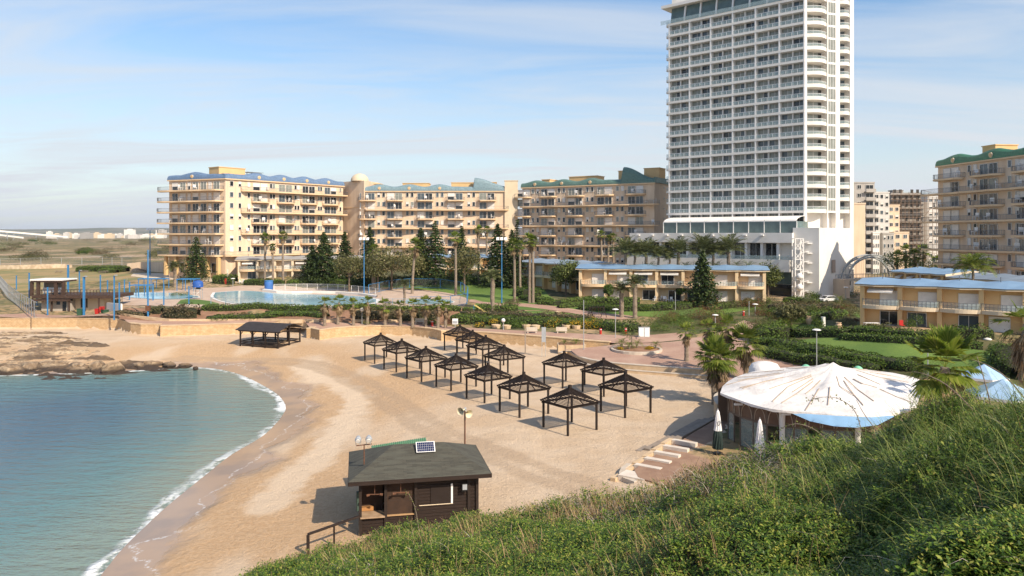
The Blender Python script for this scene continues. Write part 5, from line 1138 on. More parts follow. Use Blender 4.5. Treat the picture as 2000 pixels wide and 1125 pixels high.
def kiosk():
    E0 = Vector((-10.3, 48.3, 0)); rz = rad(11.4); z0 = zb(-6, 51); r = thing('beach_hut', 'dark brown wooden hut with grey-green shingle hip roof above the waterline', 'hut', (E0.x, E0.y, z0), rz); L, D, h = 9.15, 7.0, 3.4-z0
    ridge = [(3.0,3.5,h+1.3),(6.3,3.5,h+1.3)]; c = [(0,0,h),(L,0,h),(L,D,h),(0,D,h)]
    m = MB().add(c+ridge, [(0,1,5,4),(1,2,5),(2,3,4,5),(3,0,4)]); m.build('roof', shingle_mat(), r)
    f = MB(); [f.bar((a[0],a[1],h-.13), (b[0],b[1],h-.13), .05, .25) for a, b in zip(c, c[1:]+c[:1])]; f.add([(p[0],p[1],h-.02) for p in c], [(3,2,1,0)]); f.build('fascia', M_board, r)
    a0, a1, b0, b1 = .75, 8.3, .75, 6.3
    w = MB().box(4.25, a1, b0, b0+.12, -.5, h-.05); w.box(a0, a1, b1-.12, b1, -.5, h-.05); w.box(a1-.12, a1, b0+.12, b1-.12, -.5, h-.05); w.box(a0, a0+.12, 2.2, b1-.12, -.5, h-.05); w.box(a0, 4.25, b0, b0+.12, -.5, .95)
    for i in range(17): z = -.3+i*.21; w.box(4.25, a1-.02, b0-.025, b0-.001, z, z+.17)
    for i in range(6): z = -.3+i*.21; w.box(a0+.02, 4.25, b0-.025, b0-.001, z, z+.17)
    w.build('wall', M_board, r)
    for x, y in ((a0,b0-.06),(2.35,b0-.06),(4.28,b0-.08),(7.75,b0-.06),(a1,b0-.06),(a0,3.2)): MB().box(x-.09, x+.09, y-.09, y+.09, -.5, h-.1).build('post', M_wood, r)
    MB().box(a0+.05, 2.2, b0+1.3, b0+1.36, .9, h-.1).build('back_panel', M_plywood, r); MB().box(2.45, 4.18, b0+.05, b0+.09, 1.02, h-.35).build('shutter', M_plywood, r)
    MB().box(a0, 2.3, b0-.25, b0+.9, .95, 1.03).build('counter', mat('counter_wood', (.40,.28,.18), (.30,.20,.12), 2, .7), r); MB().box(a0+.1, 1.6, b0+.95, b0+1.2, 1.03, 1.28).build('counter_box', mat('box_orange', (.45,.22,.08), None, 2, .8), r)
    MB().box(2.4, 4.2, b0-.12, b0+.04, .96, 1.02).build('counter_edge', mat('raw_pine', (.42,.26,.13), None, 2, .8), r)
    MB().box(5.25, 6.55, b0-.07, b0-.03, 1.55, 2.75).build('window_shutter', mat('dark_shutter', (.022,.014,.011), None, 2, .8), r); MB().box(6.57, 6.69, b0-.1, b0-.03, 1.5, 2.8).build('window_frame', M_white2, r); MB().bar((4.5,b0-.08,1.5), (6.7,b0-.08,1.5), .04).build('sill', M_cream, r)
    for x in (1.65, 3.3):
        p = MB().bar((x,b0-.3,h-.15), (x,b0-.3,h-1.05), .035); p.bar((x-.4,b0-.3,h-.98), (x+.4,b0-.3,h-1.02), .05); p.tube([(x-.5,b0-.35,h-1.04),(x-.3,b0-.35,h-1.0)], [.09,.06], 7); p.tube([(x+.5,b0-.35,h-1.04),(x+.3,b0-.35,h-1.0)], [.09,.06], 7); p.build('hanging_lamp', M_rust, r)
    fl = MB().box(7.25, 7.62, b0-.42, b0-.26, 2.35, 2.85); fl.bar((7.43,b0-.3,2.6), (7.43,b0,2.3), .05); fl.build('floodlight', M_black, r); MB().box(7.29, 7.58, b0-.44, b0-.425, 2.45, 2.8).build('floodlight_glass', M_lamp, r)
    MB().box(a0-.25, a0-.02, 1.3, 1.6, 1.2, 2.4).build('side_box', mat('dull_green', (.05,.08,.06), None, 2, .7), r); MB().bar((.02,.3,h-.1), (-.0,5.5,h-.1), .05).build('gutter', M_white2, r); MB().box(a1+.12, a1+.2, 2, 2.1, 0, 1.4).build('white_post', M_white2, r)
    # solar panel tipped up near the ridge
    u = thing('solar_panel', 'small tilted solar panel with white frame on the hut roof', 'solar panel', (E0.x, E0.y, z0), rz)
    pa = MB().add([(4.45,2.3,h+1.0),(5.72,2.3,h+1.0),(5.72,3.05,h+1.5),(4.45,3.05,h+1.5)], [(0,1,2,3)]); o = pa.build('frame', M_white2, u)
    g = MB()
    for i in range(9):
        for j in range(4):
            x0_, x1_ = 4.51+i*.1283, 4.51+(i+1)*.1283-.014; f0, f1 = (.05+.225*j), (.05+.225*(j+1)-.02); y_ = lambda t: 2.3+.75*t; z_ = lambda t: h+1.0+.5*t+.012; g.add([(x0_,y_(f0)-.006,z_(f0)),(x1_,y_(f0)-.006,z_(f0)),(x1_,y_(f1)-.006,z_(f1)),(x0_,y_(f1)-.006,z_(f1))], [(0,1,2,3)])
    g.build('cells', mat('solar_blue', (.018,.028,.085), None, 2, .2), u); MB().bar((4.6,3.05,h+1.46), (4.6,3.1,h+1.0), .04).bar((5.6,3.05,h+1.46), (5.6,3.1,h+1.0), .04).build('strut', M_lamp, u)
    # lamp mast on the roof
    t = thing('floodlight_mast', 'rusty mast with two grey floodlights rising from the hut roof', 'floodlight mast', (E0.x, E0.y, z0), rz)
    MB().tube([(1.0,2.0,h+.5),(1.0,2.0,h+1.75)], .045, 6).build('mast', M_rust, t); MB().bar((.5,2.0,h+1.75), (1.5,2.05,h+1.8), .06).build('crossbar', M_rust, t)
    for x in (.6, 1.28):
        q = MB().tube([(x,1.72,h+2.12),(x+.02,1.85,h+2.2),(x+.03,2.1,h+2.3)], [.20,.22,.12], 10); q.bar((x-.12,2.0,h+1.78), (x-.16,1.95,h+2.15), .03); q.bar((x+.12,2.0,h+1.78), (x+.18,1.95,h+2.15), .03); o = q.build('floodlight', M_lamp, t, False); MB().tube([(x,1.69,h+2.10),(x,1.715,h+2.115)], [.15,.17], 10).build('lens', M_white2, o)
    # shed with a green ribbed roof behind
    s = thing('green_roof_shed', 'green ribbed metal roof of a shed just behind the dark hut', 'shed', (E0.x, E0.y, z0), rz); m = MB(); n = 26
    for i in range(n): x = 1.6+i*4.1/n; zt_ = 2.62+.42*(i/n); m.add([(x,7.2,zt_),(x+.09,7.2,zt_+.06),(x+.158,7.2,zt_),(x,9.4,zt_+.55),(x+.09,9.4,zt_+.61),(x+.158,9.4,zt_+.55)], [(0,1,4,3),(1,2,5,4)])
    m.build('roof', mat('green_sheet', (.11,.24,.13), None, 1, .5), s); MB().box(1.8, 5.5, 7.4, 9.2, -.4, 2.6).build('wall', M_board, s)
    p = Vector(sand(908,935)); p = Vector(((908-1000)/F*58, 58, 0)); p.z = zb(p.x, p.y); hh = 19-(803-HZ)/F*58-p.z
    t = thing('loudspeaker_pole', 'rusty pole with two cream horn loudspeakers behind the hut', 'loudspeaker pole', tuple(p)); MB().tube([(0,0,-.3),(0,0,hh)], .06, 7).build('pole', M_rust, t); M_horn = mat('cream_horn', (.66,.58,.40), None, 3, .5)
    for s_, a, dz in ((-1,2.4,.1),(1,-.6,-.08)):
        d = Vector((math.cos(a)*.6, -.75, -.12)).normalized(); q = Vector((s_*.12,0,hh+dz)); o = MB().tube([q-d*.25, q, q+d*.15, q+d*.32, q+d*.40], [.08,.07,.12,.24,.31], 14, cap=False).build('horn', M_horn, t, True); MB().tube([q-d*.3, q-d*.12], .11, 8).build('driver', M_lamp, o)
    # handrail toward the water
    q0 = Vector((-9.75,48.9,z0)); q1 = Vector((-12.35,46.5,z0-.2)); t = thing('handrail', 'low dark timber handrail running from the hut corner', 'handrail', tuple(q0)); v = q1-q0
    MB().bar((0,0,1.15), (v.x,v.y,v.z+1.15), .14, .12).build('rail', M_wood, t); MB().box(v.x-.08, v.x+.08, v.y-.08, v.y+.08, v.z-1.0, v.z+1.1).build('post', M_wood, t); MB().box(v.x*.5-.05, v.x*.5+.05, v.y*.5-.05, v.y*.5+.05, -1, 1.1).build('post', M_wood, t)
kiosk()

# ---------------------------------------------------------------- restaurant under the white tent roof
def fabric_mat():
    t = NT('tent_fabric'); n = t.noise(.5, 6); t.base(t.mix(t.rng(n, .4, .66), (.74,.705,.67), (.60,.57,.54))); t.b.inputs['Roughness'].default_value = .7; t.bump(t.mth('ADD', t.noise(.8, 5), t.noise(2.6, 4)), .5, .16); return t.m
def restaurant():
    fl = .6; C = Vector((30.0, 71.5, 0)); r = thing('restaurant_pavilion', 'round beach restaurant with battened white tent roof and glazed front', 'restaurant', tuple(C))
    out = [(18.4,67.9,5.0),(19.7,64.7,4.85),(20.9,62.9,4.75),(22.7,62.0,4.7),(26,61.2,4.65),(29.3,60.8,4.6),(33,62.8,4.8),(35.9,67.6,4.9),(39.9,72.6,4.75),(40,78,4.8),(36.5,81.5,4.8),(32,82.6,4.9),(26,80.2,4.9),(22.5,76.5,4.95),(19.8,72,4.95)]
    rim = smooth_line(out+[out[0]], 1)[:-1]; pk = Vector((30.2,72.2,7.0)); n = len(rim); K = 14; vs = []; fs = []
    for k in range(K+1):
        t = k/K
        for i, p in enumerate(rim):
            z = pk.z+(p[2]-pk.z)*(t**.62); z += (.10*math.sin(i*2.7)+.10*math.sin(i*1.3+k*.6)+.42*max(0, math.sin(i*.9+.6))**3)*t*(1-t)*4*.8; vs.append((pk.x+(p[0]-pk.x)*t-C.x, pk.y+(p[1]-pk.y)*t-C.y, z))
    for k in range(K):
        for i in range(n): fs.append((k*n+i, (k+1)*n+i, (k+1)*n+(i+1) % n, k*n+(i+1) % n))
    m = MB().add(vs, fs); hem = [(p[0]-C.x, p[1]-C.y, p[2]-.16-.07*(i % 2)) for i, p in enumerate(rim)]; m.add([vs[K*n+i] for i in range(n)]+hem, [(i, n+i, n+(i+1) % n, (i+1) % n) for i in range(n)]); tent = m.build('tent_roof', fabric_mat(), r, True)
    M_bat = mat('batten_wood', (.46,.37,.28), (.36,.28,.21), 3, .8)
    rg = random.Random(9)
    def rp(i, t): a = vs[min(K, int(t*K))*n+i % n]; b = vs[min(K, int(t*K)+1)*n+i % n]; f = t*K-int(t*K); return Vector([a[j]+(b[j]-a[j])*f for j in range(3)])+Vector((0,0,.05))
    for i in range(0, n):
        t0 = .22+.4*rg.random(); t1 = min(.97, t0+.25+.35*rg.random()); j = i+rg.choice((-1,0,0,1))*0
        p0 = rp(i, t0); p1 = rp((i+(1 if rg.random() < .25 else 0)) % n, t1); mid = rp(i, (t0+t1)/2); MB().bar(p0, mid, .065, .045).bar(mid, p1, .06, .04).build('batten', M_bat, tent)
    # blue awning under the front edge
    fr = [p for p in rim if p[1] < 63.6 and 22 < p[0] < 32]; fr.sort(); q0 = [(p[0]-C.x, p[1]-C.y, p[2]-.1) for p in fr]; q1 = [(p[0]-C.x+.3, p[1]-C.y-.7*math.sin(math.pi*(i/(len(fr)-1)))-.05, p[2]-.15-.70*math.sin(math.pi*(i/(len(fr)-1)))**.8) for i, p in enumerate(fr)]; k = len(fr)
    MB().add(q0+q1, [(i, i+1, k+i+1, k+i) for i in range(k-1)]).build('blue_awning', mat('blue_canvas', (.20,.36,.56), None, 1, .7), r)
    # glazed wall: posts, a transom, glass below, brown arched panels above
    wl = [(19.5,69.2),(19.9,66.9),(21.3,64.2),(23.2,63.2),(26.3,62.5),(29.3,62.2),(32.4,63.9),(35.4,67.8)]; M_mull = mat('bronze_mullion', (.16,.115,.085), None, 3, .6); M_brown = mat('brown_lunette', (.17,.10,.065), (.12,.07,.045), 1.5, .5)
    pts = [];
    for a, b in zip(wl[:-1], wl[1:]):
        L = math.hypot(b[0]-a[0], b[1]-a[1]); k = max(1, round(L/1.25)); pts += [(a[0]+(b[0]-a[0])*i/k, a[1]+(b[1]-a[1])*i/k) for i in range(k)]
    pts.append(wl[-1]); rg2 = random.Random(2)
    fm = MB()
    for i, (a, b) in enumerate(zip(pts[:-1], pts[1:])):
        A_ = Vector((a[0]-C.x, a[1]-C.y, 0)); B_ = Vector((b[0]-C.x, b[1]-C.y, 0)); zt_ = 4.62; zm = 3.1
        fm.bar(A_+Vector((0,0,fl)), A_+Vector((0,0,zt_)), .11); fm.bar(A_+Vector((0,0,zm)), B_+Vector((0,0,zm)), .1, .12); fm.bar(A_+Vector((0,0,zt_)), B_+Vector((0,0,zt_)), .14, .2)
        q = lambda z0, z1: [A_+Vector((0,0,z0)), B_+Vector((0,0,z0)), B_+Vector((0,0,z1)), A_+Vector((0,0,z1))]
        MB().add(q(zm+.06, zt_-.1), [(0,1,2,3)]).build('lunette', M_brown, r)
        if i % 3 != 1: MB().add(q(fl+.05, zm-.06), [(0,1,2,3)]).build('glass_door', M_clear, r)
        arch = [(A_+B_)/2+(B_-A_)*.42*math.cos(math.pi*t/10)+Vector((0,0,zm+.1+1.15*math.sin(math.pi*t/10))) for t in range(11)]; nn = Vector(((B_-A_).y, -(B_-A_).x, 0)).normalized()*.03; MB().tube([p+nn for p in arch], .04, 5).build('arch_trim', M_bat, r)
    fm.build('window_frame', M_mull, r)
    for x, y in ((22.3,63.55),(27.9,62.1)): MB().lathe([(.24,fl),(.22,2.6),(.26,4.5)], 12, (x-C.x, y-C.y-.15, 0)).build('column', M_white, r)
    MB().box(-10.2+.5, 8, 4.0, 4.2, fl, 4.4).build('back_wall', mat('interior_brown', (.16,.10,.065), None, 1, .8), r)
    for x, y in ((19.55,66.6),(22.4,63.0),(25.6,62.3)): MB().box(x-.35-C.x, x+.35-C.x, y-C.y-.35, y-C.y-.15, 4.25, 4.42).build('wall_lamp', M_white2, r)
    # tables and chairs seen through the open doors
    for i, (x, y) in enumerate([(22.6,66.0),(24.6,65.2),(26.8,65.0),(29,65)]):
        t = thing('dining_table', 'dark dining table inside the restaurant, %s from the sand side' % ('first','second','third','fourth')[i], 'table', (x, y, fl)); MB().box(-.45,.45,-.45,.45,.70,.75).build('table_top', M_wood, t); MB().tube([(0,0,0),(0,0,.7)], .05, 6).build('leg', M_wood, t)
        for sx in (-.75, .75):
            c = thing('dining_chair', 'pale wooden chair inside the restaurant at the dark tables', 'chair', (x+sx, y, fl), 0 if sx < 0 else math.pi, 'restaurant chairs'); MB().box(-.2,.2,-.2,.2,.43,.47).build('seat', M_cream, c); MB().box(-.22,-.18,-.2,.2,.5,.9).build('backrest', M_cream, c); [MB().bar((a,b,0),(a,b,.43),.04).build('leg', M_cream, c) for a in (-.17,.17) for b in (-.17,.17)]
    # closed parasols by the glass front
    for i, (px, yt, yb, lb) in enumerate([(1402,800,866,'closed white parasol with dark green hem beside the terrace steps'),(1484,818,880,'closed white parasol standing before the restaurant column')]):
        Y = 64.5-2.5*i; b = P(px, yb, Y); b.z = fl; hh = 19-(yt-HZ)/F*Y-fl; t = thing('closed_parasol', lb, 'parasol', tuple(b), i*.6, 'closed parasols'); M_navy = mat('parasol_green', (.02,.035,.03), None, 3, .7)
        def pleat(prof, mi, mb):
            vs_ = []; n_ = 24
            for q, (rr_, z) in enumerate(prof):
                for k in range(n_): a = 2*math.pi*k/n_; R_ = rr_*(1+.16*(1 if k % 2 else -1)*min(1, q/2)); vs_.append((R_*math.cos(a+z*.25), R_*math.sin(a+z*.25), z))
            mb.add(vs_, [(q*n_+k, q*n_+(k+1) % n_, (q+1)*n_+(k+1) % n_, (q+1)*n_+k) for q in range(len(prof)-1) for k in range(n_)], mi)
        mb = MB(); pleat([(.03,hh),(.12,hh-.18),(.19,hh-.7),(.24,hh-1.3),(.30,hh-1.75)], 0, mb); pleat([(.30,hh-1.75),(.36,hh-2.1),(.40,.45),(.34,.4)] if i == 0 else [(.30,hh-1.75),(.36,hh-2.1),(.36,.5)], 1 if i == 0 else 0, mb); ca = mb.build('canopy', [mat('parasol_white', (.78,.77,.76), None, 3, .8), M_navy], t); MB().tube([(0,0,0),(0,0,hh+.1)], .03, 6).build('pole', M_lamp, t); MB().lathe([(.0,0),(.4,0),(.4,.1),(.05,.12)], 12).build('base', M_black, t)
        cu = bpy.data.curves.new('logo', 'FONT'); cu.body = 'Cst'; cu.size = .42; cu.extrude = .004; cu.shear = .3; cu.materials.append(M_black); tmp = bpy.data.objects.new('logo_text', cu); COL.objects.link(tmp); bpy.context.view_layer.update(); me_ = bpy.data.meshes.new_from_object(tmp.evaluated_get(bpy.context.evaluated_depsgraph_get())); bpy.data.objects.remove(tmp); o = bpy.data.objects.new('logo', me_); COL.objects.link(o); o.parent = ca; o.location = (-.05,-.315,hh-1.35); o.rotation_euler = (rad(84), rad(-50), 0)
    # blue parasols beyond the hill and a white tarp box
    for i, (px, yp, yb, w, Y, lb) in enumerate([(1922,711,735,78,58,'pale blue square parasol with white edge behind the hill'),(1960,740,770,120,50,'larger pale blue parasol nearest the grassy hill')]):
        a = P(px, yp, Y); R_ = w/F*Y*.55; ze = 19-(yb-HZ)/F*Y; t = thing('blue_parasol', lb, 'parasol', (a.x, Y, .6), 0, 'blue parasols'); c4 = [(R_*math.cos(k*math.pi/3+.3), R_*math.sin(k*math.pi/3+.3)) for k in range(6)]; m = MB().add([(0,0,a.z-.6)]+[(x,y,ze-.6) for x, y in c4], [(0,1+k,1+(k+1) % 6) for k in range(6)]); m.add([(x,y,ze-.6) for x, y in c4]+[(x*.995,y*.995,ze-.78) for x, y in c4], [(k, 6+k, 6+(k+1) % 6, (k+1) % 6) for k in range(6)], 1); m.build('canopy', [mat('pale_blue_canvas', (.34,.50,.68), None, 1, .7), M_white2], t); MB().tube([(0,0,-.3),(0,0,a.z-.65)], .04, 6).build('pole', M_lamp, t)
    w = thing('tarp_bundle', 'rounded white tarpaulin cover at the back of the tent roof', 'tarpaulin', (26.5,80.5,4.3)); MB().lathe([(1.7,0),(1.6,.7),(1.3,1.15),(.7,1.35),(0,1.4)], 14).build('cover', fabric_mat(), w, True)
    # kiosk umbrellas in green behind
    for i, (px, py) in enumerate([(1574,722),(1676,725)]):
        a = P(px, py, 84); t = thing('green_lantern', 'round pale green canopy top peeking above the tent roof, the %s one' % ('seaward','inland')[i], 'canopy', (a.x, 84, 1)); MB().lathe([(.55,-.3),(.55,.1),(.42,.4),(.2,.55),(0,.6)], 14, (0,0,a.z-1)).build('dome', mat('pale_green', (.22,.55,.36), None, 2, .5), t, True); MB().tube([(0,0,-.5),(0,0,a.z-1.2)], .04, 6).build('pole', M_lamp, t)
restaurant()
# terrace slab, timber bleacher steps and white treads down to the sand
TER = [(20.6,78.5),(20.6,77.0),(16.9,71.6),(14.6,68.0),(10.6,62.4),(9.6,60.3),(9.6,58.5),(14,53),(60,42),(70,60),(60,88),(30,88)]
MB().prism(TER, -1.0, .52).build('terrace', mat('terrace_earth', (.33,.21,.14), (.25,.15,.10), .7, .95, bump=.4))['kind'] = 'structure'
r = thing('bleacher_steps', 'long pale timber steps from the sand up to the restaurant terrace', 'steps', (20.2,77,0)); M_plank = mat('weathered_plank', (.30,.245,.195), (.23,.185,.145), 1.5, .9, stretch=(1,1,1))
for i in range(4):
    a = Vector((20.6, 77.4)); b = Vector((13.6, 67.3)); d = (a-b).normalized(); nrm = Vector((-d.y, d.x)); a = a+nrm*.6*i-d*.1*i; b = b+nrm*.6*i-d*.5*i; q = [a, b, b+nrm*.58, a+nrm*.58]; MB().prism([(p.x-20.2, p.y-77) for p in q], -1, .70-.16*(i+1)).build('step', M_plank, r)
r = thing('stone_stairs', 'broad white stone slabs with earth beds between, stepping down beside the grassy hill', 'stairs', (12,64,0)); M_tread = mat('white_stone', (.66,.59,.50), (.56,.48,.40), .8, .9)
e0 = Vector((14.4, 68.3)); e1 = Vector((9.0, 60.4)); d = (e1-e0).normalized(); nrm = Vector((-d.y, d.x))
for i in range(6):
    t = i/5; a = e0+(e1-e0)*t; w_ = .55 if i < 5 else 1.5; L_ = 2.2; q = [a, a+d*w_, a+d*w_+nrm*L_, a+nrm*L_]; MB().prism([(p.x-12, p.y-64) for p in q], -.6, .86-.07*i).build('slab', M_tread, r)
    q = [a-nrm*.45, a+d*1.9-nrm*.45, a+d*1.9-nrm*.02, a-nrm*.02]; MB().prism([(p.x-12, p.y-64) for p in q], -.6, .86-.11*i).build('kerb_step', M_cap, r)
uvwall('curved_edge_wall', [(9.3,62.2,.5),(8.7,61.2,.45),(8.35,60.0,.42),(8.5,58.8,.4),(9.2,57.8,.4)], lambda p: -.6, .4, M_conc, 'pale curved edge wall at the foot of the stone stairs', None)
uvwall('terrace_wall', smooth_line([(20.6,77.2,1.9),(20.8,79.5,2.0),(21.8,82.2,2.0),(24,84.6,2.0),(27,86,2.0)], 2), lambda p: -.4, -.45, M_cap, 'curved peach wall wrapping the restaurant terrace', M_conc, .08)
uvwall('path_wall', smooth_line([tuple(G(1480,705,1.9)), tuple(G(1505,722,1.6)), tuple(G(1520,735,1.5))], 1), lambda p: -.2, .4, M_conc, 'pale parapet beside the path climbing behind the restaurant', None)

# ---------------------------------------------------------------- rocks at the water
def rock_mat():
    t = NT('shore_rock'); g = t.n('NewGeometry'); sp = t.n('SeparateXYZ'); t.l(g.outputs['Position'], sp.inputs[0]); a = t.noise(.35, 6, stretch=(.5,1.5,1), ro=.65); b = t.noise(2.2, 6, ro=.7)
    c = t.mix(t.rng(a, .4, .6), (.20,.135,.08), (.45,.335,.215)); c = t.mix(t.rng(t.noise(.22, 5, stretch=(.35,1.6,1)), .48, .6, 0, .9), c, (.095,.062,.036)); c = t.mix(t.rng(b, .5, .66, 0, .8), c, (.085,.06,.038)); zz = t.mth('MULTIPLY_ADD', t.mth('SUBTRACT', b, .5), .6, sp.outputs[2]); c = t.mix(t.rng(zz, -.75, -1.15), c, (.045,.03,.02)); t.base(c); t.b.inputs['Roughness'].default_value = .85; t.bump(t.mth('ADD', a, b), .8, .25); return t.m
M_rock = rock_mat()
RO = [g2(x, y, -.8) for x, y in [(-300,664),(-60,660),(60,657),(140,662),(195,672),(225,684),(205,694),(240,703),(300,702),(350,705),(385,712),(330,721),(250,723),(205,735),(100,735),(0,736),(-300,742)]]
def z_rock(X, Y):
    e = np.clip(polydist(X, Y, RO+[RO[0]])/1.6, 0, 1); r_ = fbm(X*.17, Y*.46, 5, 40); s = np.floor(r_*8)/8*.65+r_*.35; zb_, d = z_beach(X, Y)
    return np.maximum(zb_, -1.75)+e*(.02+1.5*(s-.42))-.25*(1-e)+(fbm(X*1.3, Y*1.6, 3, 8)-.5)*.75*e
shelf = grid_mesh('rock_shelf', np.arange(-118, -40, .42), np.arange(104, 146, .38), z_rock, lambda x, y: inpoly(x, y, RO), M_rock, smooth=False); tag(shelf, 'flat layered brown rock shelf along the far water edge', 'rock shelf')
def boulder(x, y, z, w, d, h, seed, label):
    rg = np.random.default_rng(seed); m = MB(); n = 9; vs = []
    for i, f in enumerate((-.3,.1,.55,.85,1.0)):
        for k in range(n): a = 2*math.pi*k/n; R_ = (1, 1.08, .92, .66, .25)[i]*(.8+.35*rg.random()); vs.append((math.cos(a)*w*R_*.5, math.sin(a)*d*R_*.5, h*f+rg.normal()*.05*h))
    m.add(vs, [(i*n+k, i*n+(k+1) % n, (i+1)*n+(k+1) % n, (i+1)*n+k) for i in range(4) for k in range(n)]+[tuple(4*n+k for k in range(n))]); o = m.build('boulder', M_rock); o.location = (x, y, z); o.rotation_euler = (rg.normal()*.1, rg.normal()*.1, rg.random()*6); return tag(o, label, 'boulder', 'boulders on the rock shelf')
BO = [(190,717,4,2.4,1.3,'large pale boulder at the tip of the rock shelf'),(220,722,3,1.6,1.5,'tilted slab of rock standing in the water'),(150,716,4.6,2.6,1.0,'broad flat boulder beside the tilted slab'),(110,713,4,2.6,1.0,'low tan boulder mid rock shelf'),(60,716,5,3,1.1,'wide brown boulder close to the water edge'),(20,722,4,3,1.0,'low boulder at the picture edge of the shelf'),(270,713,3,1.6,.8,'small dark boulder where the shelf thins'),(300,710,3.4,1.6,.8,'weedy dark boulder toward the beach'),(330,711,3,1.5,.7,'flat weedy rock near the end of the shelf'),(360,712,2.2,1.2,.6,'last small dark rock before the open sand'),(382,716,1.2,.8,.4,'lone small rock in the shallow water'),(245,708,2.6,1.5,.6,'pale small boulder behind the weedy rocks'),(40,690,5,2.4,.8,'upper ledge boulder on the shelf'),(90,684,4,2,.6,'upper small ledge rock near the sand')]
for i, (px, py, w, d, h, lb) in enumerate(BO): v = G(px, py, -1.0 if py > 700 else -.5); boulder(v.x, v.y, v.z-.35, w, d, h, 500+i, lb)
# ---------------------------------------------------------------- pool, its fences and frames
M_bluep = mat('blue_paint', (.045,.20,.42), (.04,.17,.36), 2, .5); M_water = None
def pool_mat():
    t = NT('pool_water'); n = t.noise(1.2, 4); t.base(t.mix(t.rng(n, .35, .65), (.27,.50,.60), (.36,.58,.66))); t.b.inputs['Roughness'].default_value = .12; t.bump(n, .2, .05); return t.m
M_water = pool_mat()
def pool(pts, label):
    w = tp(pts, 2); rim = drape('pool', w, M_white2, .10, 3.0, None); tag(rim, label, 'pool'); c = (sum(p[0] for p in w)/len(w), sum(p[1] for p in w)/len(w)); wi = [(c[0]+(p[0]-c[0])*.955, c[1]+(p[1]-c[1])*.95) for p in w]; o = drape('water', wi, M_water, .16, 3.0, None); o.parent = rim
pool([(415,572),(465,568),(510,570),(545,574),(600,575),(690,578),(742,584),(745,593),(700,597.5),(600,598),(500,597),(440,594),(408,582)], 'large pale blue swimming pool behind the planted bank')
pool([(225,577),(260,572),(330,572),(375,577),(400,582),(350,586),(270,585)], 'smaller round pale pool beside the blue posts')
pool([(775,588),(820,584),(880,586),(893,592),(850,596),(790,595)], 'shallow white-rimmed paddling pool inside the round fence')
def wave_slide():
    a = T(560, 583); r = thing('pool_beach', 'white curved artificial beach wall at the back of the big pool', 'pool wall', tuple(a)); pts = [T(x, y)-a for x, y in [(512,569),(540,572.5),(570,573.5),(610,573),(655,574),(700,577),(735,582)]]; m = MB()
    for p, q in zip(pts[:-1], pts[1:]): m.add([(p.x,p.y,p.z-.2),(q.x,q.y,q.z-.2),(q.x,q.y,q.z+.55),(p.x,p.y,p.z+.55),(p.x,p.y+1.6,p.z+.55),(q.x,q.y+1.6,q.z+.55),(p.x,p.y+1.6,p.z-.2),(q.x,q.y+1.6,q.z-.2)], [(0,1,2,3),(3,2,5,4),(4,5,7,6)])
    m.build('wall', M_white, r)
wave_slide()
def fence(name, pts, h, label, pm, step=2.4, rails=2, pane=None, r=.05, group=None):
    v0 = pts[0]; t = thing(name, label, 'fence', tuple(v0), 0, group); k = 0
    for a, b in zip(pts[:-1], pts[1:]):
        L = (b-a).length; n = max(1, round(L/step)); ra = MB()
        for i in range(n): p = a+(b-a)*i/n-v0; MB().bar((p.x,p.y,p.z-.2), (p.x,p.y,p.z+h), r*2).build('post', pm, t)
        A_, B_ = a-v0, b-v0
        for z in np.linspace(.15 if rails > 1 else h, h, rails): ra.bar((A_.x,A_.y,A_.z+z), (B_.x,B_.y,B_.z+z), r*1.1)
        if pane: ra.add([(A_.x,A_.y,A_.z+.1),(B_.x,B_.y,B_.z+.1),(B_.x,B_.y,B_.z+h),(A_.x,A_.y,A_.z+h)], [(0,1,2,3)], 1)
        ra.build('panel', [pm]+([pane] if pane else []), t)
def netmat(name, c, a):
    m = clearglass(name, c, a); m.node_tree.nodes['Principled BSDF'].inputs['Roughness'].default_value = .9; return m
M_net = netmat('wire_mesh', (.26,.27,.26), .13); M_gpost = mat('galvanised', (.36,.37,.37), None, 3, .5); M_bluefence = mat('grey_blue_paint', (.22,.34,.42), None, 3, .5)
fence('pool_fence', tpts((412,599),(500,601),(600,602),(700,602),(800,602),(900,603)), 1.9, 'grey mesh fence along the front of the pool deck', M_bluefence, 3.2, 2, M_net)
fence('pool_fence', tpts((535,567),(600,566),(660,567),(700,571),(745,577)), 1.5, 'white post fence behind the big pool', M_white2, 2.6, 2, netmat('white_mesh', (.6,.6,.58), .22))
fence('pool_fence', tpts((720,575),(760,566),(800,562),(860,563),(900,570),(914,580),(912,594),(880,601),(800,602)), 2.3, 'round blue fence enclosing the paddling pool', M_bluep, 6.0, 2, M_net, .06)
fence('wire_fence', tpts((-40,521),(40,519),(80,518),(120,518),(160,517),(200,517),(258,518)), 3.0, 'tall wire fence with cranked posts across the scrub', M_gpost, 8, 2, M_net, .07)
fence('wire_fence', [G(0,560,4.6), G(15,580,4.0), G(38,600,3.5), G(72,622,2.9)], 3.0, 'wire fence descending to the beach wall beside the deck', M_gpost, 3, 3, M_net, .06)
fence('field_rail', tpts((-40,555),(60,553),(150,548),(300,552)), 1.2, 'thin wire strands between posts on the dry lawn', M_gpost, 12, 4, None, .03)
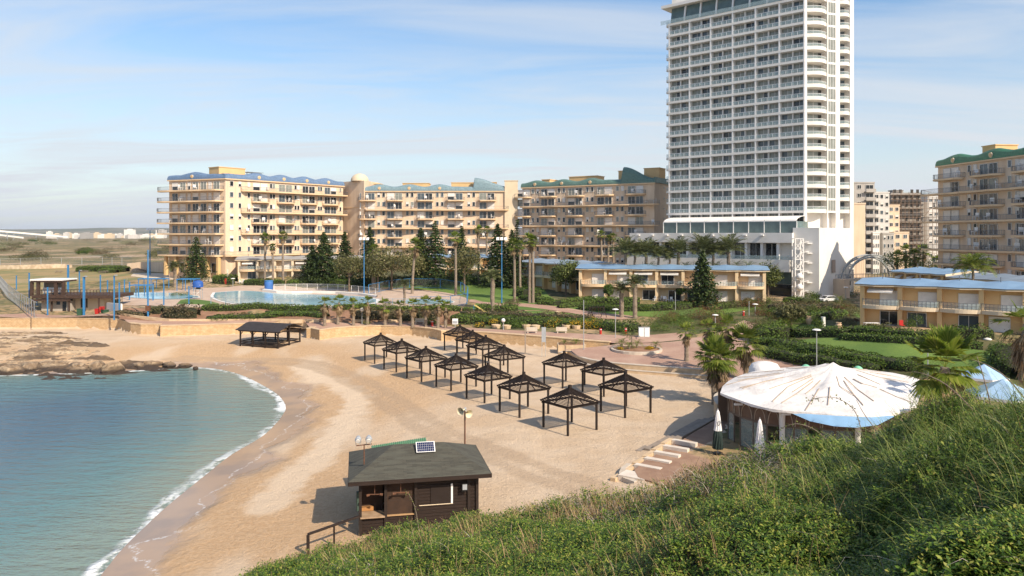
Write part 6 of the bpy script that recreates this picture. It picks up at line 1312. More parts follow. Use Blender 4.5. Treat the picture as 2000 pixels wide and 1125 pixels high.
# blue posts of the pool yard
BP = [(32,539,566,'shortest blue post at the picture edge'),(57,534,600,'tall blue post near the descending wire fence'),(72,557,597,'low blue post before the pavilion wall'),(87,548,590,'blue post in front of the pavilion roof'),(93,562,616,'blue post at the corner of the deck kiosk'),(133,518,580,'thick double blue post above the deck railing'),(164,542,616,'thick blue post standing by the waste bins'),(155,530,575,'blue post with lamp behind the deck'),(196,538,578,'slender blue post beyond the deck end'),(210,548,577,'short blue post just beyond the deck end'),(223,540,622,'blue post rising from the beach wall top'),(233,553,610,'blue post by the white planter boxes'),(253,552,586,'blue post beside the round pool'),(243,547,577,'thin purple-blue post behind the round pool'),(299,553,587,'blue post right of the tall mast foot'),(320,557,596,'blue post on the little green lawn'),(369,560,594,'pale post beside the lifeguard tower')]
pp = None
for i, (px, a, b, lb) in enumerate(BP):
    v = T(px, b); h = (b-a)/F*v.y; t = thing('blue_post', lb, 'post', tuple(v), 0, 'blue posts of the pool yard'); w = .34 if px in (133,164) else .2; MB().bar((0,0,-.3), (0,0,h), w).build('shaft', M_bluep, t); MB().box(-w*.7, w*.7, -w*.7, w*.7, h, h+.1).build('cap', M_bluep, t)
    if px in (155,164,223,299): MB().bar((0,-.05,h), (.5,-.3,h+.25), .08).box(.3,.75,-.5,-.15,h+.2,h+.35).build('lamp', M_lamp, t)
def blue_frame(px, py, w, d, h, label):
    v = T(px, py); t = thing('shade_structure', label, 'shade frame', tuple(v)); m = MB()
    for x in (-w/2, 0, w/2):
        for y in (0, d): MB().bar((x,y,-.2), (x,y,h), .14).build('post', M_bluep, t)
    for y in np.linspace(0, d, 6): m.bar((-w/2-.3,y,h), (w/2+.3,y,h), .12)
    for x in (-w/2, 0, w/2): m.bar((x,-.2,h-.1), (x,d+.2,h-.1), .12)
    m.build('top_frame', M_bluep, t)
blue_frame(362, 568, 4.2, 3.4, 2.9, 'blue shade frame beneath the short pool palm'); blue_frame(295, 566, 6.5, 3, 2.8, 'wide open blue frame behind the tall blue mast'); blue_frame(270, 580, 4, 3, 2.7, 'blue frame at the round pool edge')
def lifeguard():
    v = T(384, 585); t = thing('lifeguard_tower', 'lifeguard chair with white ladder and rounded blue canopy', 'lifeguard tower', tuple(v)); h = 2.2; m = MB()
    for x in (-.7, .7):
        for y in (0, 1.3): MB().bar((x*1.2,y*1.1,-.1), (x,y,h), .1).build('leg', M_lamp, t)
    MB().box(-.9,.9,-.2,1.5,h,h+.12).build('platform', M_lamp, t); [m.bar((-.7,-.3,z), (.7,-.3,z), .07) for z in (.5,1,1.5)]; m.bar((-.9,-.2,h+1), (.9,-.2,h+1), .07); m.bar((-1.0,.1,.2), (1.0,.1,h), .06); m.build('ladder', M_white2, t); MB().lathe([(1.15,.0),(1.15,.9),(1.0,1.25),(.5,1.5),(0,1.55)], 14, (0,.65,h+.5)).build('canopy', mat('deep_blue_canvas', (.03,.10,.36), None, 2, .6), t, True); MB().box(-.5,.5,.9,1.0,h+.1,h+.6).build('seat_back', M_wood, t)
lifeguard()
v = T(525, 567); t = thing('blue_tank', 'big round blue tank beside the pool fence', 'tank', tuple(v)); h = 19/F*v.y; MB().lathe([(1.0,-.1),(1.05,h*.5),(1.02,h),(.9,h+.06),(0,h+.06)], 16).build('shell', mat('tank_blue', (.05,.15,.42), None, 1, .6), t, True); MB().lathe([(1.07,h*.92),(1.09,h*.95),(1.09,h),(1.05,h+.02)], 16).build('rim', M_bluep, t, True)
v = T(442, 555); t = thing('red_ride', 'small red children ride under thin pole lamps', 'ride', tuple(v)); MB().lathe([(.5,0),(.6,.8),(.45,1.5),(.1,1.9),(0,1.9)], 10).build('body', mat('signal_red', (.50,.03,.025), None, 2, .5), t, True); MB().bar((.4,0,0), (.4,0,4), .1).build('pole', M_white2, t)
# ---------------------------------------------------------------- lamps
def head_twin(t, h, m=None):
    MB().bar((-.9,0,h), (.9,0,h), .09).build('arm', M_lamp, t)
    for x in (-.85, 0, .85): MB().add([(x-.3,-.3,h-.1),(x+.3,-.3,h-.1),(x+.3,.25,h+.25),(x-.3,.25,h+.25),(x-.3,-.2,h+.15),(x+.3,-.2,h+.15),(x+.3,.3,h+.5),(x-.3,.3,h+.5)], [(0,3,2,1),(4,5,6,7),(0,1,5,4),(1,2,6,5),(2,3,7,6),(3,0,4,7)]).build('floodlight', m or M_white2, t)
for px, a, b, lb, w in ((289,488,622,'tallest blue light mast rising from the bank by the shrubs',.3),(293,449,537,'blue floodlight mast standing farther off on the pale path',.28),(711,468,577,'tall blue light pole with white lamp heads behind the pool',.2),(980,468,593,'blue light pole with wide white lamp head beside the lawn path',.2)):
    v = T(px, b); h = (b-a)/F*v.y; t = thing('floodlight_pole', lb, 'light pole', tuple(v), 0, 'tall blue light poles'); MB().tube([(0,0,-.3),(0,0,h*.5),(0,0,h)], [w*.62,w*.5,w*.4], 8).build('pole', M_bluep, t)
    if px != 289: head_twin(t, h)
    else: MB().box(-.4,.4,-.3,.3,1.5,2.5).build('cabinet', M_rust, t)
def street_lamp(px, a, b, label, kind='dish', z=None, thick=.07):
    v = T(px, b); h = (b-a)/F*v.y; t = thing('street_lamp', label, 'street lamp', tuple(v), 0, 'pale park lamps'); MB().tube([(0,0,-.2),(0,0,.5),(0,0,h)], [thick*1.3,thick,thick*.8], 8).build('pole', M_gpost, t)
    if kind == 'dish': MB().lathe([(0,h+.12),(.3,h+.1),(.55,h),(.55,h-.06),(.2,h-.12),(0,h-.12)], 14).build('lamp_head', M_white2, t)
    elif kind == 'globe': MB().lathe([(.36*math.sin(k*math.pi/8), h+.3-.36*math.cos(k*math.pi/8)) for k in range(9)], 12).build('globe', M_white2, t, True)
    elif kind == 'arm': MB().bar((0,0,h), (.9,-.1,h+.15), .08).box(.6,1.3,-.25,.05,h+.1,h+.22).build('lamp_head', M_white2, t)
for q in [(1043,466,556,'pale street lamp with short arm between palms and villa','arm'),(1140,586,683,'thin plain white pole beside the sand planter','none'),(1202,604,660,'white dish lamp at the flower hedge','dish'),(1595,644,722,'white dish lamp beside the path behind the tent','dish'),(1475,594,616,'short dish lamp among the shrubs','dish'),(1397,615,640,'short dish lamp at the narrow path end','dish'),(1319,570,606,'thin pale pole on the lawn before the villas','none'),(1463,588,618,'thin bare pole beside the short dish lamp','none'),(1392,560,592,'pale post beside the lone dark pine','none'),(707,608,634,'round white globe lamp between the short palms','globe'),(983,629,645,'round white globe lamp in the flower hedge','globe'),(1652,561,585,'small dish lamp near the hotel corner','dish'),(1812,671,735,'white dish lamp rising inside the large fan palm','dish'),(455,544,560,'white twin lamp by the pool fence','dish')]: street_lamp(*q)
# ---------------------------------------------------------------- play lawn and promenade furniture
v = T(938, 614); t = thing('slide', 'small yellow playground slide on the lawn', 'slide', tuple(v)); M_yel = mat('slide_yellow', (.62,.48,.16), None, 2, .4); m = MB(); pts = [(-1.2,0,1.7),(-.9,0,1.65),(.6,-.1,.6),(1.3,-.2,.25),(1.7,-.2,.2)]
for p, q in zip(pts[:-1], pts[1:]): m.add([(p[0],-.3,p[2]),(q[0],-.3,q[2]),(q[0],.3,q[2]),(p[0],.3,p[2])], [(0,1,2,3)]); m.bar((p[0],-.3,p[2]+.1), (q[0],-.3,q[2]+.1), .06, .2); m.bar((p[0],.3,p[2]+.1), (q[0],.3,q[2]+.1), .06, .2)
m.build('chute', M_yel, t); m = MB(); [m.bar((-1.25,y,0), (-1.25,y,1.8), .08) for y in (-.3,.3)]; [m.bar((-1.25,-.3,z), (-1.25,.3,z), .06) for z in (.4,.8,1.2)]; m.build('ladder', M_bluep, t)
v = T(1166, 621); t = thing('swing_frame', 'dark wooden swing frame on the lawn', 'swing', tuple(v)); m = MB()
for x in (-1.3, 1.3): m.bar((x-.6,-.1,0), (x,0,2.1), .12); m.bar((x+.6,.1,0), (x,0,2.1), .12); m.bar((x-.3,0,1), (x+.3,0,1), .1)
m.bar((-1.5,0,2.1), (1.5,0,2.1), .13); m.build('frame', M_wood, t)
for x in (-.6,.5): m = MB().bar((x-.2,0,2.1), (x-.2,0,.6), .03).bar((x+.2,0,2.1), (x+.2,0,.6), .03).box(x-.25,x+.25,-.12,.12,.55,.6); m.build('swing_seat', M_rust, t)
v = T(1090, 619); t = thing('playhouse', 'small terracotta play pot house on the lawn', 'playhouse', tuple(v)); MB().lathe([(.5,0),(.7,.3),(.55,.7),(.75,1.0),(.2,1.15),(0,1.15)], 10).build('body', M_cap, t); MB().box(-.25,.25,-.75,-.5,0,.55).build('door', M_dark, t)
for px, lb in ((1039,'pale concrete bench beside the tall twin signs'),(1097,'pale concrete bench, the one standing farther from the pergolas'),(820,'pale stone bench behind the short palms')):
    v = T(px, 651 if px > 900 else 633); t = thing('park_bench', lb, 'bench', tuple(v), 0, 'promenade benches'); MB().box(-.95,.95,-.3,.3,.40,.5).build('seat', M_conc, t); MB().box(-.95,.95,.22,.32,.5,1.05).build('backrest', M_conc, t); [MB().box(x-.1,x+.1,-.25,.25,0,.4).build('leg', M_conc, t) for x in (-.7,.7)]
for px, a, b, w, lb in ((1026,642,692,.22,'slim weathered timber sign post standing in the sand'),(1062,639,697,.5,'tall grey sign board on two legs standing in the sand')):
    v = sand(px, b); h = (b-a)/F*v.y; t = thing('beach_sign', lb, 'sign', tuple(v), 0)
    if w < .3: MB().box(-.11,.11,-.08,.08,-.4,h).build('post', M_plank, t)
    else: MB().box(-.33,.33,-.05,.05,h*.5,h).build('board', M_lamp, t); MB().bar((-.28,.02,-.4), (-.28,.02,h*.5), .07).build('leg', M_gpost, t); MB().bar((.28,.02,-.4), (.28,.02,h*.5), .07).build('leg', M_gpost, t)
v = T(1258, 659); t = thing('notice_cabinet', 'grey framed notice cabinet with white panels on the plaza edge', 'notice board', tuple(v)); MB().box(-.95,.95,-.12,.12,0,1.75).build('frame', M_lamp, t); [MB().box(x,x+.8,-.16,-.125,.15,1.6).build('panel', M_white2, t) for x in (-.87,.07)]
v = T(889, 643); t = thing('white_sign_box', 'small white sign box at the end of the palm row', 'sign', tuple(v)); MB().box(-.5,.5,-.1,.1,.9,1.9).build('board', M_white2, t); MB().box(-.4,.4,-.13,-.105,1.05,1.5).build('picture', M_lamp, t); MB().bar((0,0,0), (0,0,.9), .1).build('post', M_gpost, t)
for px, py, lb in ((1173,653,'small red fire point box by the flower hedge'),(1222,652,'red hydrant post at the plaza edge'),(1452,617,'red and blue waste bin at the narrow path'),(844,637,'round red waste bin among the short palms'),(1400,592,'red crate beside the white cars')):
    v = T(px, py); t = thing('red_post' if px != 844 else 'waste_bin', lb, 'post' if px != 844 else 'bin', tuple(v)); M_red = MATS.get('signal_red'); MB().lathe([(.2,0),(.22,.8),(.2,1.0),(0,1.05)], 9).build('body', M_red, t); MB().lathe([(.24,.78),(.24,.88)], 9).build('band', M_white2, t)
for px, py, lb in ((1580,634,'terracotta jar on the lawn, the one nearer the hotel'),(1638,648,'terracotta jar beside the clipped hedge')):
    v = T(px, py); t = thing('clay_jar', lb, 'jar', tuple(v), 0, 'clay jars'); k = .95; MB().lathe([(.25*k,0),(.55*k,.5),(.6*k,.85),(.4*k,1.2),(.33*k,1.3),(.42*k,1.4)], 14).build('body', mat('terracotta', (.58,.39,.25), None, 2, .8), t, True); MB().lathe([(.42*k,1.38),(.46*k,1.42),(.36*k,1.46)], 14).build('rim', M_cap, t)
v = T(1608, 640); t = thing('stone_column', 'broken white stone column standing on the lawn', 'column', tuple(v)); MB().lathe([(.42,-.1),(.34,.1),(.32,1.5),(.35,1.75),(0,1.75)], 12).build('shaft', M_white, t); MB().lathe([(.46,-.1),(.46,.06),(0,.06)], 12).build('base', M_white, t)
for i, px in enumerate((1032,1050,973,994,1110,1130)):
    v = T(px-4, 641+i % 2); t = thing('stone_tub', 'low round peach planter along the flower hedge', 'planter', tuple(v), 0, 'low peach planters along the flower hedge'); MB().lathe([(.7,0),(.85,.6),(.8,.65),(.7,.6),(0,.55)], 12).build('bowl', M_cap, t)
# round island in the plaza
c = T(1243, 684); r = thing('round_bed', 'round kerbed planting bed in the plaza', 'flower bed', tuple(c)); MB().lathe([(3.9,-.3),(3.9,.28),(3.55,.30),(3.55,.18),(0,.34)], 28).build('kerb', [M_conc], r); MB().lathe([(3.5,.2),(0,.36)], 24).build('soil', M_earth, r)
for i, (dx, dy, s) in enumerate([(-2.2,.4,1.5),(-1.2,-.6,1.2),(.2,.5,1.3),(3.0,.2,1.1)]): o = cycad(320+i, s, 'spiky cycad in the round plaza bed, %s' % ('outermost on the sea side','second one, the lowest','middle one','alone on the inland side')[i]); o.location = (c.x+dx, c.y+dy, c.z+.3)
o = date_palm(1.6, 1.3, 9, 330, 'young bluish palm in the middle of the round plaza bed', .08, 'young_palm', 1.9, L_date); o.location = (c.x-.6, c.y+.8, c.z+.3)
for i, (dx, dy) in enumerate([(-2.6,-.9),(1.6,-1.0),(2.2,-.3)]): bush((c.x+dx, c.y+dy, c.z+.3), 1.1, .5, L_yellow, 'orange-yellow flowering plant in the round plaza bed, %s' % ('sea side','centre','inland side')[i], .2)
# ---------------------------------------------------------------- cars by the hotel
def car(px, py, rz, label):
    v = T(px, py); r = thing('parked_car', label, 'car', tuple(v), rz, 'parked white cars'); L, W_ = 4.3, 1.75; prof = [(-2.1,.35),(-2.15,.75),(-1.5,.95),(-.8,1.42),(.9,1.46),(1.65,1.0),(2.1,.9),(2.15,.35)]; m = MB(); n = len(prof)
    m.add([(x,-W_/2,z) for x, z in prof]+[(x,W_/2,z) for x, z in prof], [tuple(range(n)), tuple(range(2*n-1, n-1, -1))]+[(i, n+i, n+i+1, i+1) for i in range(n-1)]+[(n-1, 2*n-1, n, 0)]); m.build('body', mat('white_car_paint', (.75,.75,.75), None, 1, .25), r)
    for s in (-1, 1): MB().add([(-1.35,s*(W_/2+.01),.98),(1.45,s*(W_/2+.01),1.02),(.85,s*(W_/2+.01),1.38),(-.75,s*(W_/2+.01),1.34)], [(0,1,2,3) if s < 0 else (3,2,1,0)]).build('side_window', M_dglass, r)
    MB().add([(-1.5,-.7,.97),(-.82,-.65,1.39),(-.82,.65,1.39),(-1.5,.7,.97)], [(0,1,2,3)]).build('windscreen', M_dglass, r).location = (-.02,0,.02)
    for x in (-1.35,1.35):
        for s in (-1,1): w = MB().tube([(x,s*(W_/2-.2),.32),(x,s*(W_/2+.03),.32)], .32, 12).build('wheel', M_black, r); MB().tube([(x,s*(W_/2+.02),.32),(x,s*(W_/2+.05),.32)], .18, 10).build('rim', M_lamp, w)
    for y in (-.6,.6): MB().box(-2.2,-2.12,y-.2,y+.2,.6,.75).build('headlight', M_bglass, r)
car(1618, 590, rad(20), 'white car parked near the hotel side wall'); car(1440, 588, rad(12), 'white car parked beside the villa row end, the hotel side one'); car(1404, 589, rad(5), 'white car partly behind the bright round bush')
# white plastic furniture on the villa terraces
def plastic_chair(): 
    r = thing('plastic_chair', '-', 'chair'); MB().box(-.25,.25,-.25,.25,.40,.46).build('seat', M_white2, r); MB().box(-.25,.25,.2,.26,.46,.9).build('backrest', M_white2, r); [MB().bar((x,y,0),(x,y,.4),.05).build('leg', M_white2, r) for x in (-.21,.21) for y in (-.21,.21)]; return r
pc = plastic_chair(); used = []
for i, (px, py) in enumerate([(1298,587),(1304,588),(1312,588),(1290,586),(1278,587),(1350,586),(470,553),(477,553)]):
    v = T(px, py+1); inst(pc, used, tuple(v), i*1.3, 1.15, 'white plastic chair on the ground terrace of the blue-roofed villa row' if px > 1000 else 'white plastic chair before the grey-roofed cream villas', 'chair', 'white plastic terrace chairs')
rb = random.Random(8); BN = {}
for n_, (rt, w) in enumerate(BALC):
    if n_ % 2 and len(BALC) > 130: continue
    lb = 'white chair left on a balcony of the '+{0:'blue-roofed',1:'teal-roofed',2:'green-roofed tan',3:'shaded'}[BN.setdefault(rt.name, len(BN))]+' apartment block'
    o = inst(pc, used, w, rb.random()*6.28, 1.35+.5*rb.random(), lb, 'chair', lb.replace('white chair left on a balcony', 'white balcony chairs'))
for px, py in ((322,531),(328,531)): v = T(px, py+2); o = inst(pc, used, tuple(v), 0, 1.6, 'yellow garden chair on the strip of lawn by the arcade', 'chair', 'yellow chairs by the arcade'); [setattr(k.material_slots[0], 'link', 'OBJECT') or setattr(k.material_slots[0], 'material', M_yel) for k in o.children]
# villa terrace bits beside the shaded lawn
v = T(1702, 640); t = thing('patio_table', 'white patio table on the corner terrace of the ochre villa', 'table', tuple(v)); MB().box(-1.1,1.1,-.4,.4,.7,.76).build('table_top', M_white2, t); [MB().box(x-.04,x+.04,y-.04,y+.04,0,.7).build('leg', M_white2, t) for x in (-1,1) for y in (-.3,.3)]
v = P(1762, 636, 115); v.z = 5.05; t = thing('folding_chair', 'bright red folding seat before the ochre villa', 'chair', tuple(v)); MB().box(-.3,.3,-.3,.3,.3,.4).build('seat', MATS['signal_red'], t); MB().box(-.3,.3,.25,.33,.4,1.1).build('backrest', MATS['signal_red'], t)
v = T(1928, 664); t = thing('white_sack', 'crumpled white sack lying on the lawn edge', 'sack', tuple(v)); MB().lathe([(.5,0),(.6,.12),(.4,.25),(.15,.32),(0,.32)], 9).build('sack', M_shut, t, True)
# ---------------------------------------------------------------- timber deck with kiosk on the far side
def deck():
    Y = 160; r = thing('deck_bar', 'dark timber deck bar with flat-roofed pavilion above a pale kiosk', 'bar', (P(50,0,Y).x, Y, 2.7)); X = lambda px: P(px,0,Y).x-P(50,0,Y).x; Z = lambda py: 19-(py-HZ)/F*Y-2.7; M_dw = mat('deck_brown', (.075,.045,.032), (.05,.03,.022), 2, .85)
    MB().box(X(62), X(220), 0, 9, Z(583), Z(577)).build('deck', M_dw, r); m = MB()
    for x in np.linspace(X(62), X(220), 26): m.bar((x,.05,Z(577)), (x,.05,Z(566)), .09)
    m.bar((X(62),.05,Z(566)), (X(220),.05,Z(566)), .1); m.bar((X(62),.05,Z(571)), (X(220),.05,Z(571)), .08); m.build('railing', M_dw, r)
    MB().box(X(75), X(134), 1.0, 7, -.6, Z(584)).build('kiosk_wall', mat('kiosk_grey', (.42,.37,.31), None, .8, .9), r); MB().box(X(134), X(190), 2.5, 7, -.6, Z(584)).build('kiosk_wall', M_cream, r); MB().box(X(66), X(136), -.6, 1.2, Z(588), Z(584.5)).build('awning', M_dw, r)
    for a, b, y0, y1, mm in ((105,112,589,596,M_dglass),(117,124,588,611,M_dglass),(145,158,583,603,M_dark)): MB().box(X(a), X(b), .93 if b < 130 else 2.4, 1.02 if b < 130 else 2.52, Z(y1), Z(y0)).build('opening', mm, r)
    for px in (62,100,134,165,192,219): MB().box(X(px)-.12, X(px)+.12, .1, .34, -.8, Z(583)).build('post', M_dw, r)
    u = thing('flat_pavilion', 'dark flat-roofed pavilion with pale roof edge standing on the timber deck', 'pavilion', (P(50,0,Y).x, Y+2, 2.7)); MB().box(X(49), X(114), -.5, 5, Z(549), Z(546.5)).build('roof', M_white2, u); MB().box(X(50), X(113), -.35, 4.9, Z(552.5), Z(549)).build('fascia', M_dw, u)
    for px in (50,63,98,113): MB().box(X(px)-.3, X(px)+.3, -.2, .3, Z(580), Z(552)).build('post', M_dw, u)
    MB().box(X(63), X(98), 2, 2.2, Z(564), Z(552)).build('screen', M_plank, u); MB().box(X(63), X(98), 1.6, 2, Z(574), Z(564)).build('counter', M_white2, u)
    for px, a, b, w, mm, lb in ((205,606,621,11,mat('bin_green', (.04,.10,.055), None, 2, .6),'dark green waste container behind the beach wall'),(156,604,616,8,MATS['bin_green'],'green container under the timber deck'),(190,604,614,6,MATS['signal_red'],'red bin standing by the green waste container'),(199,600,610,6,MATS['signal_red'],'second red bin, behind the first')):
        q = P(px, b, 154+(px % 3)); t = thing('waste_container', lb, 'bin', (q.x, q.y, q.z)); hh = (b-a)/F*154; ww = w/F*154*.5; MB().add([(-ww*.85,-.4,0),(ww*.85,-.4,0),(ww*.85,.4,0),(-ww*.85,.4,0),(-ww,-.5,hh),(ww,-.5,hh),(ww,.5,hh),(-ww,.5,hh)], [(0,3,2,1),(4,5,6,7),(0,1,5,4),(1,2,6,5),(2,3,7,6),(3,0,4,7)]).build('body', mm, t); MB().box(-ww*1.05, ww*1.05, -.55, .55, hh, hh+.12).build('lid', mm, t)
    q = T(206, 596); t = thing('white_planter', 'white box planter with green shrub by the deck end', 'planter', tuple(q)); MB().box(-1.3,1.0,-.5,.5,0,1.4).build('box', M_white2, t); bush((q.x+2.2,q.y,q.z+.4), 2.4, 1.2, L_hedge, 'small green shrub beside the white box planter')
    uvwall('low_wall', [tuple(T(208,606)+Vector((0,0,1.6))), tuple(T(236,608)+Vector((0,0,1.5)))], lambda p: 2, .3, M_white, 'low white wall beside the waste container', None)
deck()
uvwall('field_wall', [tuple(T(x, y)+Vector((0,0,h))) for x, y, h in [(-40,527,1.6),(40,526,1.7),(110,524,1.6),(140,523,1.2)]], lambda p: 4.5, 1.2, mat('pale_boulders', (.58,.47,.34), (.40,.30,.2), .8, .95, bump=.8), 'long pale boulder retaining wall across the field', None)
uvwall('field_wall', [tuple(T(x, y)+Vector((0,0,h))) for x, y, h in [(248,530,2.6),(275,529,3.0),(318,532,3.2)]], lambda p: 5.5, .5, M_peach, 'plain peach garden wall beside the blue-roofed block', None)
for i, (px, py, w, h) in enumerate([(258,528,9,2.2),(268,531,6,1.5)]): v = T(px, py); boulder(v.x, v.y, v.z-.3, w, 4, h, 560+i, 'pile of pale boulders at the end of the field, the %s' % ('larger' if i == 0 else 'smaller'))
for i, px in enumerate((115,140,165,200,215)):
    v = T(px, 533+i % 2); t = thing('picnic_table', 'pale picnic table standing on the dry lawn', 'picnic table', tuple(v), .2*i, 'picnic tables on the dry lawn'); MB().box(-1.2,1.2,-.4,.4,.72,.8).build('table_top', M_plank, t); [MB().box(-1.2,1.2,y-.15,y+.15,.42,.48).build('bench', M_plank, t) for y in (-.75,.75)]; [MB().bar((x,-.7,0),(x,.3,.72),.1).build('leg', M_plank, t) for x in (-.8,.8)]
# ---------------------------------------------------------------- far off: conveyor, town
def far_things():
    t = thing('conveyor', 'long white industrial conveyor gallery sloping down over the plain', 'conveyor', tuple(P(-200,441,1500))); o = t.location; m = MB(); a = P(-200,434,1500)-o; b = P(132,463,1800)-o; m.bar(a, b, 3, 3.5); m.build('gallery', M_white, t)
    for k in range(7): p = a+(b-a)*(k+.5)/7; MB().bar((p.x,p.y,-30), tuple(p), 1.2).build('support', M_lamp, t)
    t = thing('conveyor', 'shorter lower conveyor beneath the long one', 'conveyor', tuple(P(-100,448,1300))); o = t.location; a = P(-100,447,1300)-o; b = P(45,464.5,1450)-o; MB().bar(a, b, 2.6, 3).build('gallery', M_white, t); MB().bar((P(14,455,1380)-o)[:], (P(14,470,1380)-o)[:], 1.2).build('support', M_lamp, t)
    t = thing('conveyor', 'low white conveyor beside the peach block', 'conveyor', tuple(P(278,465,2000))); o = t.location; MB().bar(P(278,465,2000)-o, P(330,455,2000)-o, 3, 3).build('gallery', M_white, t); MB().bar(P(300,460,2000)-o, P(300,468,2000)-o, 2).build('support', M_lamp, t)
    rg = random.Random(12)
    for i in range(34):
        px = 95+i*6.6+rg.random()*4; Y = 2300+rg.random()*700; b = P(px, 0, Y); h = 6+rg.random()*14*(1 if i % 3 else 1.7); w = 12+rg.random()*22; o = MB().box(-w/2,w/2,-8,8,-8,h); o.box(-w*.2,w*.25,-4,4,h,h+2.5); ob = o.build('distant_building', [M_white, M_bwhite, M_cream, M_greymetal][i % 4]); ob.location = (b.x, Y, 7); tag(ob, 'tiny pale building on the skyline of the far town', 'building', 'far town buildings')
    for i in range(46):
        px = -60+rg.random()*420; py = 469+rg.random()**1.5*42; v = T(px, py); s = (3+5*rg.random())*(1+v.y/700); bush(tuple(v), s*1.5, s*.42, [L_dryb, L_olive, L_hedge][i % 3], 'low scrub bush on the open plain', .9, 'scrub bushes on the plain')
far_things()
# ---------------------------------------------------------------- banks, hedges, shrubs
drape('bank', tp([(232,624),(330,626),(500,624),(620,628),(740,630),(860,634),(930,634),(915,606),(800,604),(600,604),(420,603),(300,602),(240,604)], 0), M_earth, .06)
uvwall('bank_kerb', [tuple(T(x, y)+Vector((0,0,.45))) for x, y in [(232,615),(265,621),(330,628),(400,628),(500,627),(560,628),(600,629)]], lambda p: 1.2, .4, M_cap, 'low sandstone kerb at the foot of the planted bank', None)
for i, px in enumerate((580,612,645,700,770)): v = T(px, 629); t = thing('stone_block', 'rough sandstone block at the foot of the bank', 'stone block', tuple(v), .1*i, 'sandstone blocks below the bank'); MB().box(-1.1,1.1,-.4,.4,-.2,.5).build('block', M_cap, t)
H = lambda lb, w, h, m, *pp, **k: hedge(tpts(*pp), w, h, m, lb, **k)
H('dark clipped hedge along the pool side bank', 2.2, 1.2, L_hedge, (395,605),(470,605),(560,606),(640,606))
H('loose green ground cover spilling down the bank by the shelter', 3.6, .7, L_hedge, (405,622),(470,620),(530,617),(560,612), rough=.3)
H('green ground cover on the bank behind the short palms', 3.4, .8, L_hedge, (520,612),(600,614),(640,620), rough=.3)
H('dark hedge top along the pool fence behind the palms', 2.0, 1.0, L_hedge, (650,606),(760,606),(900,608))
H('brown-green shrubbery behind the middle short palms', 4.5, 1.5, L_dryb, (690,618),(770,619),(860,622), rough=.3)
H('silvery shrubs on the bank between palms', 3, 1.3, L_olive, (770,624),(830,624), rough=.35)
H('grey-brown shrubs beside the tall blue mast', 4, 2.1, L_dryb, (322,617),(350,618),(388,619), rough=.35, leaf=.3)
H('pale dry shrubs left of the bank shrubs by the mast', 2.6, 1.5, L_olive, (296,610),(318,612), rough=.35)
H('dry grassy tufts at the foot of the tall blue mast', 2.2, .8, L_dryb, (228,612),(262,616),(290,618), rough=.3)
H('long dark hedge above the benches', 4.0, 1.6, L_hedge, (880,628),(960,632),(1060,636),(1160,640),(1250,648))
H('brownish shrub belt on top of the bench hedge', 3.6, 1.4, L_dryb, (900,618),(980,621),(1080,626),(1160,629), rough=.3)
H('orange-yellow flower drift in the hedge above the first bench', 2.2, 1.5, L_yellow, (1060,638),(1100,638), rough=.3, leaf=.2)
H('orange-yellow flower drift in the hedge above the second bench', 2.2, 1.5, L_yellow, (1105,639),(1180,643), rough=.3, leaf=.2)
H('small yellow flower patch near the globe lamp', 2.0, 1.5, L_yellow, (955,635),(975,636), rough=.3, leaf=.2)
H('yellow flowers at the seaward end of the bench hedge', 1.6, 1.1, L_yellow, (928,639),(945,640), rough=.3, leaf=.2)
H('low dark hedge box behind the yellow slide', 2.6, 1.5, L_hedge, (930,607),(975,609),(1010,607))
H('bright green shrub hedge at the slide', 2.2, 1.4, L_bright, (903,612),(920,613))
H('clipped hedge terrace below the round tree, the upper one', 2.2, 1.2, L_hedge, (1015,585),(1040,588),(1080,594))
H('clipped yellow-green hedge terrace below the round tree', 2, 1.0, L_bright, (1050,594),(1090,596),(1120,590),(1160,586))
H('curved bright hedge in front of the villa row end', 2, .9, L_bright, (1090,602),(1130,598),(1165,593))
H('long hedge along the front lawn of the villa row', 2.4, 1.2, L_hedge, (1130,604),(1200,607),(1290,606),(1350,602))
H('low bushes in front of the first villa terraces', 2.6, 1.5, L_hedge, (1140,592),(1190,594),(1250,594))
H('dark hedge along the villa row under the lone pine', 2.0, 1.1, L_hedge, (1280,600),(1340,600),(1400,598))
H('dark hedge beneath the pines at the pool lawn', 2.4, 1.6, L_hedge, (560,557),(620,558),(700,556))
H('rounded dark hedge before the cream villas', 3.2, 2.3, L_hedge, (418,552),(440,553),(462,553))
H('low hedge in front of the grey-roofed villa terraces', 2.6, 1.5, L_hedge, (478,556),(520,557),(556,557))
H('hedge line under the dark pines in the park', 2.2, 1.5, L_hedge, (700,553),(800,550),(900,549),(960,549))
H('dark shrubs beneath the tall palms on the lawn slope', 3.0, 2.0, L_hedge, (1005,577),(1030,580),(1055,578))
H('scrubby dark hedge at the edge of the dry lawn', 3.5, 2.0, L_hedge, (150,531),(190,530),(250,531))
H('bright low hedge at the edge of the dry lawn', 2.6, 1.4, L_bright, (195,532),(230,533))
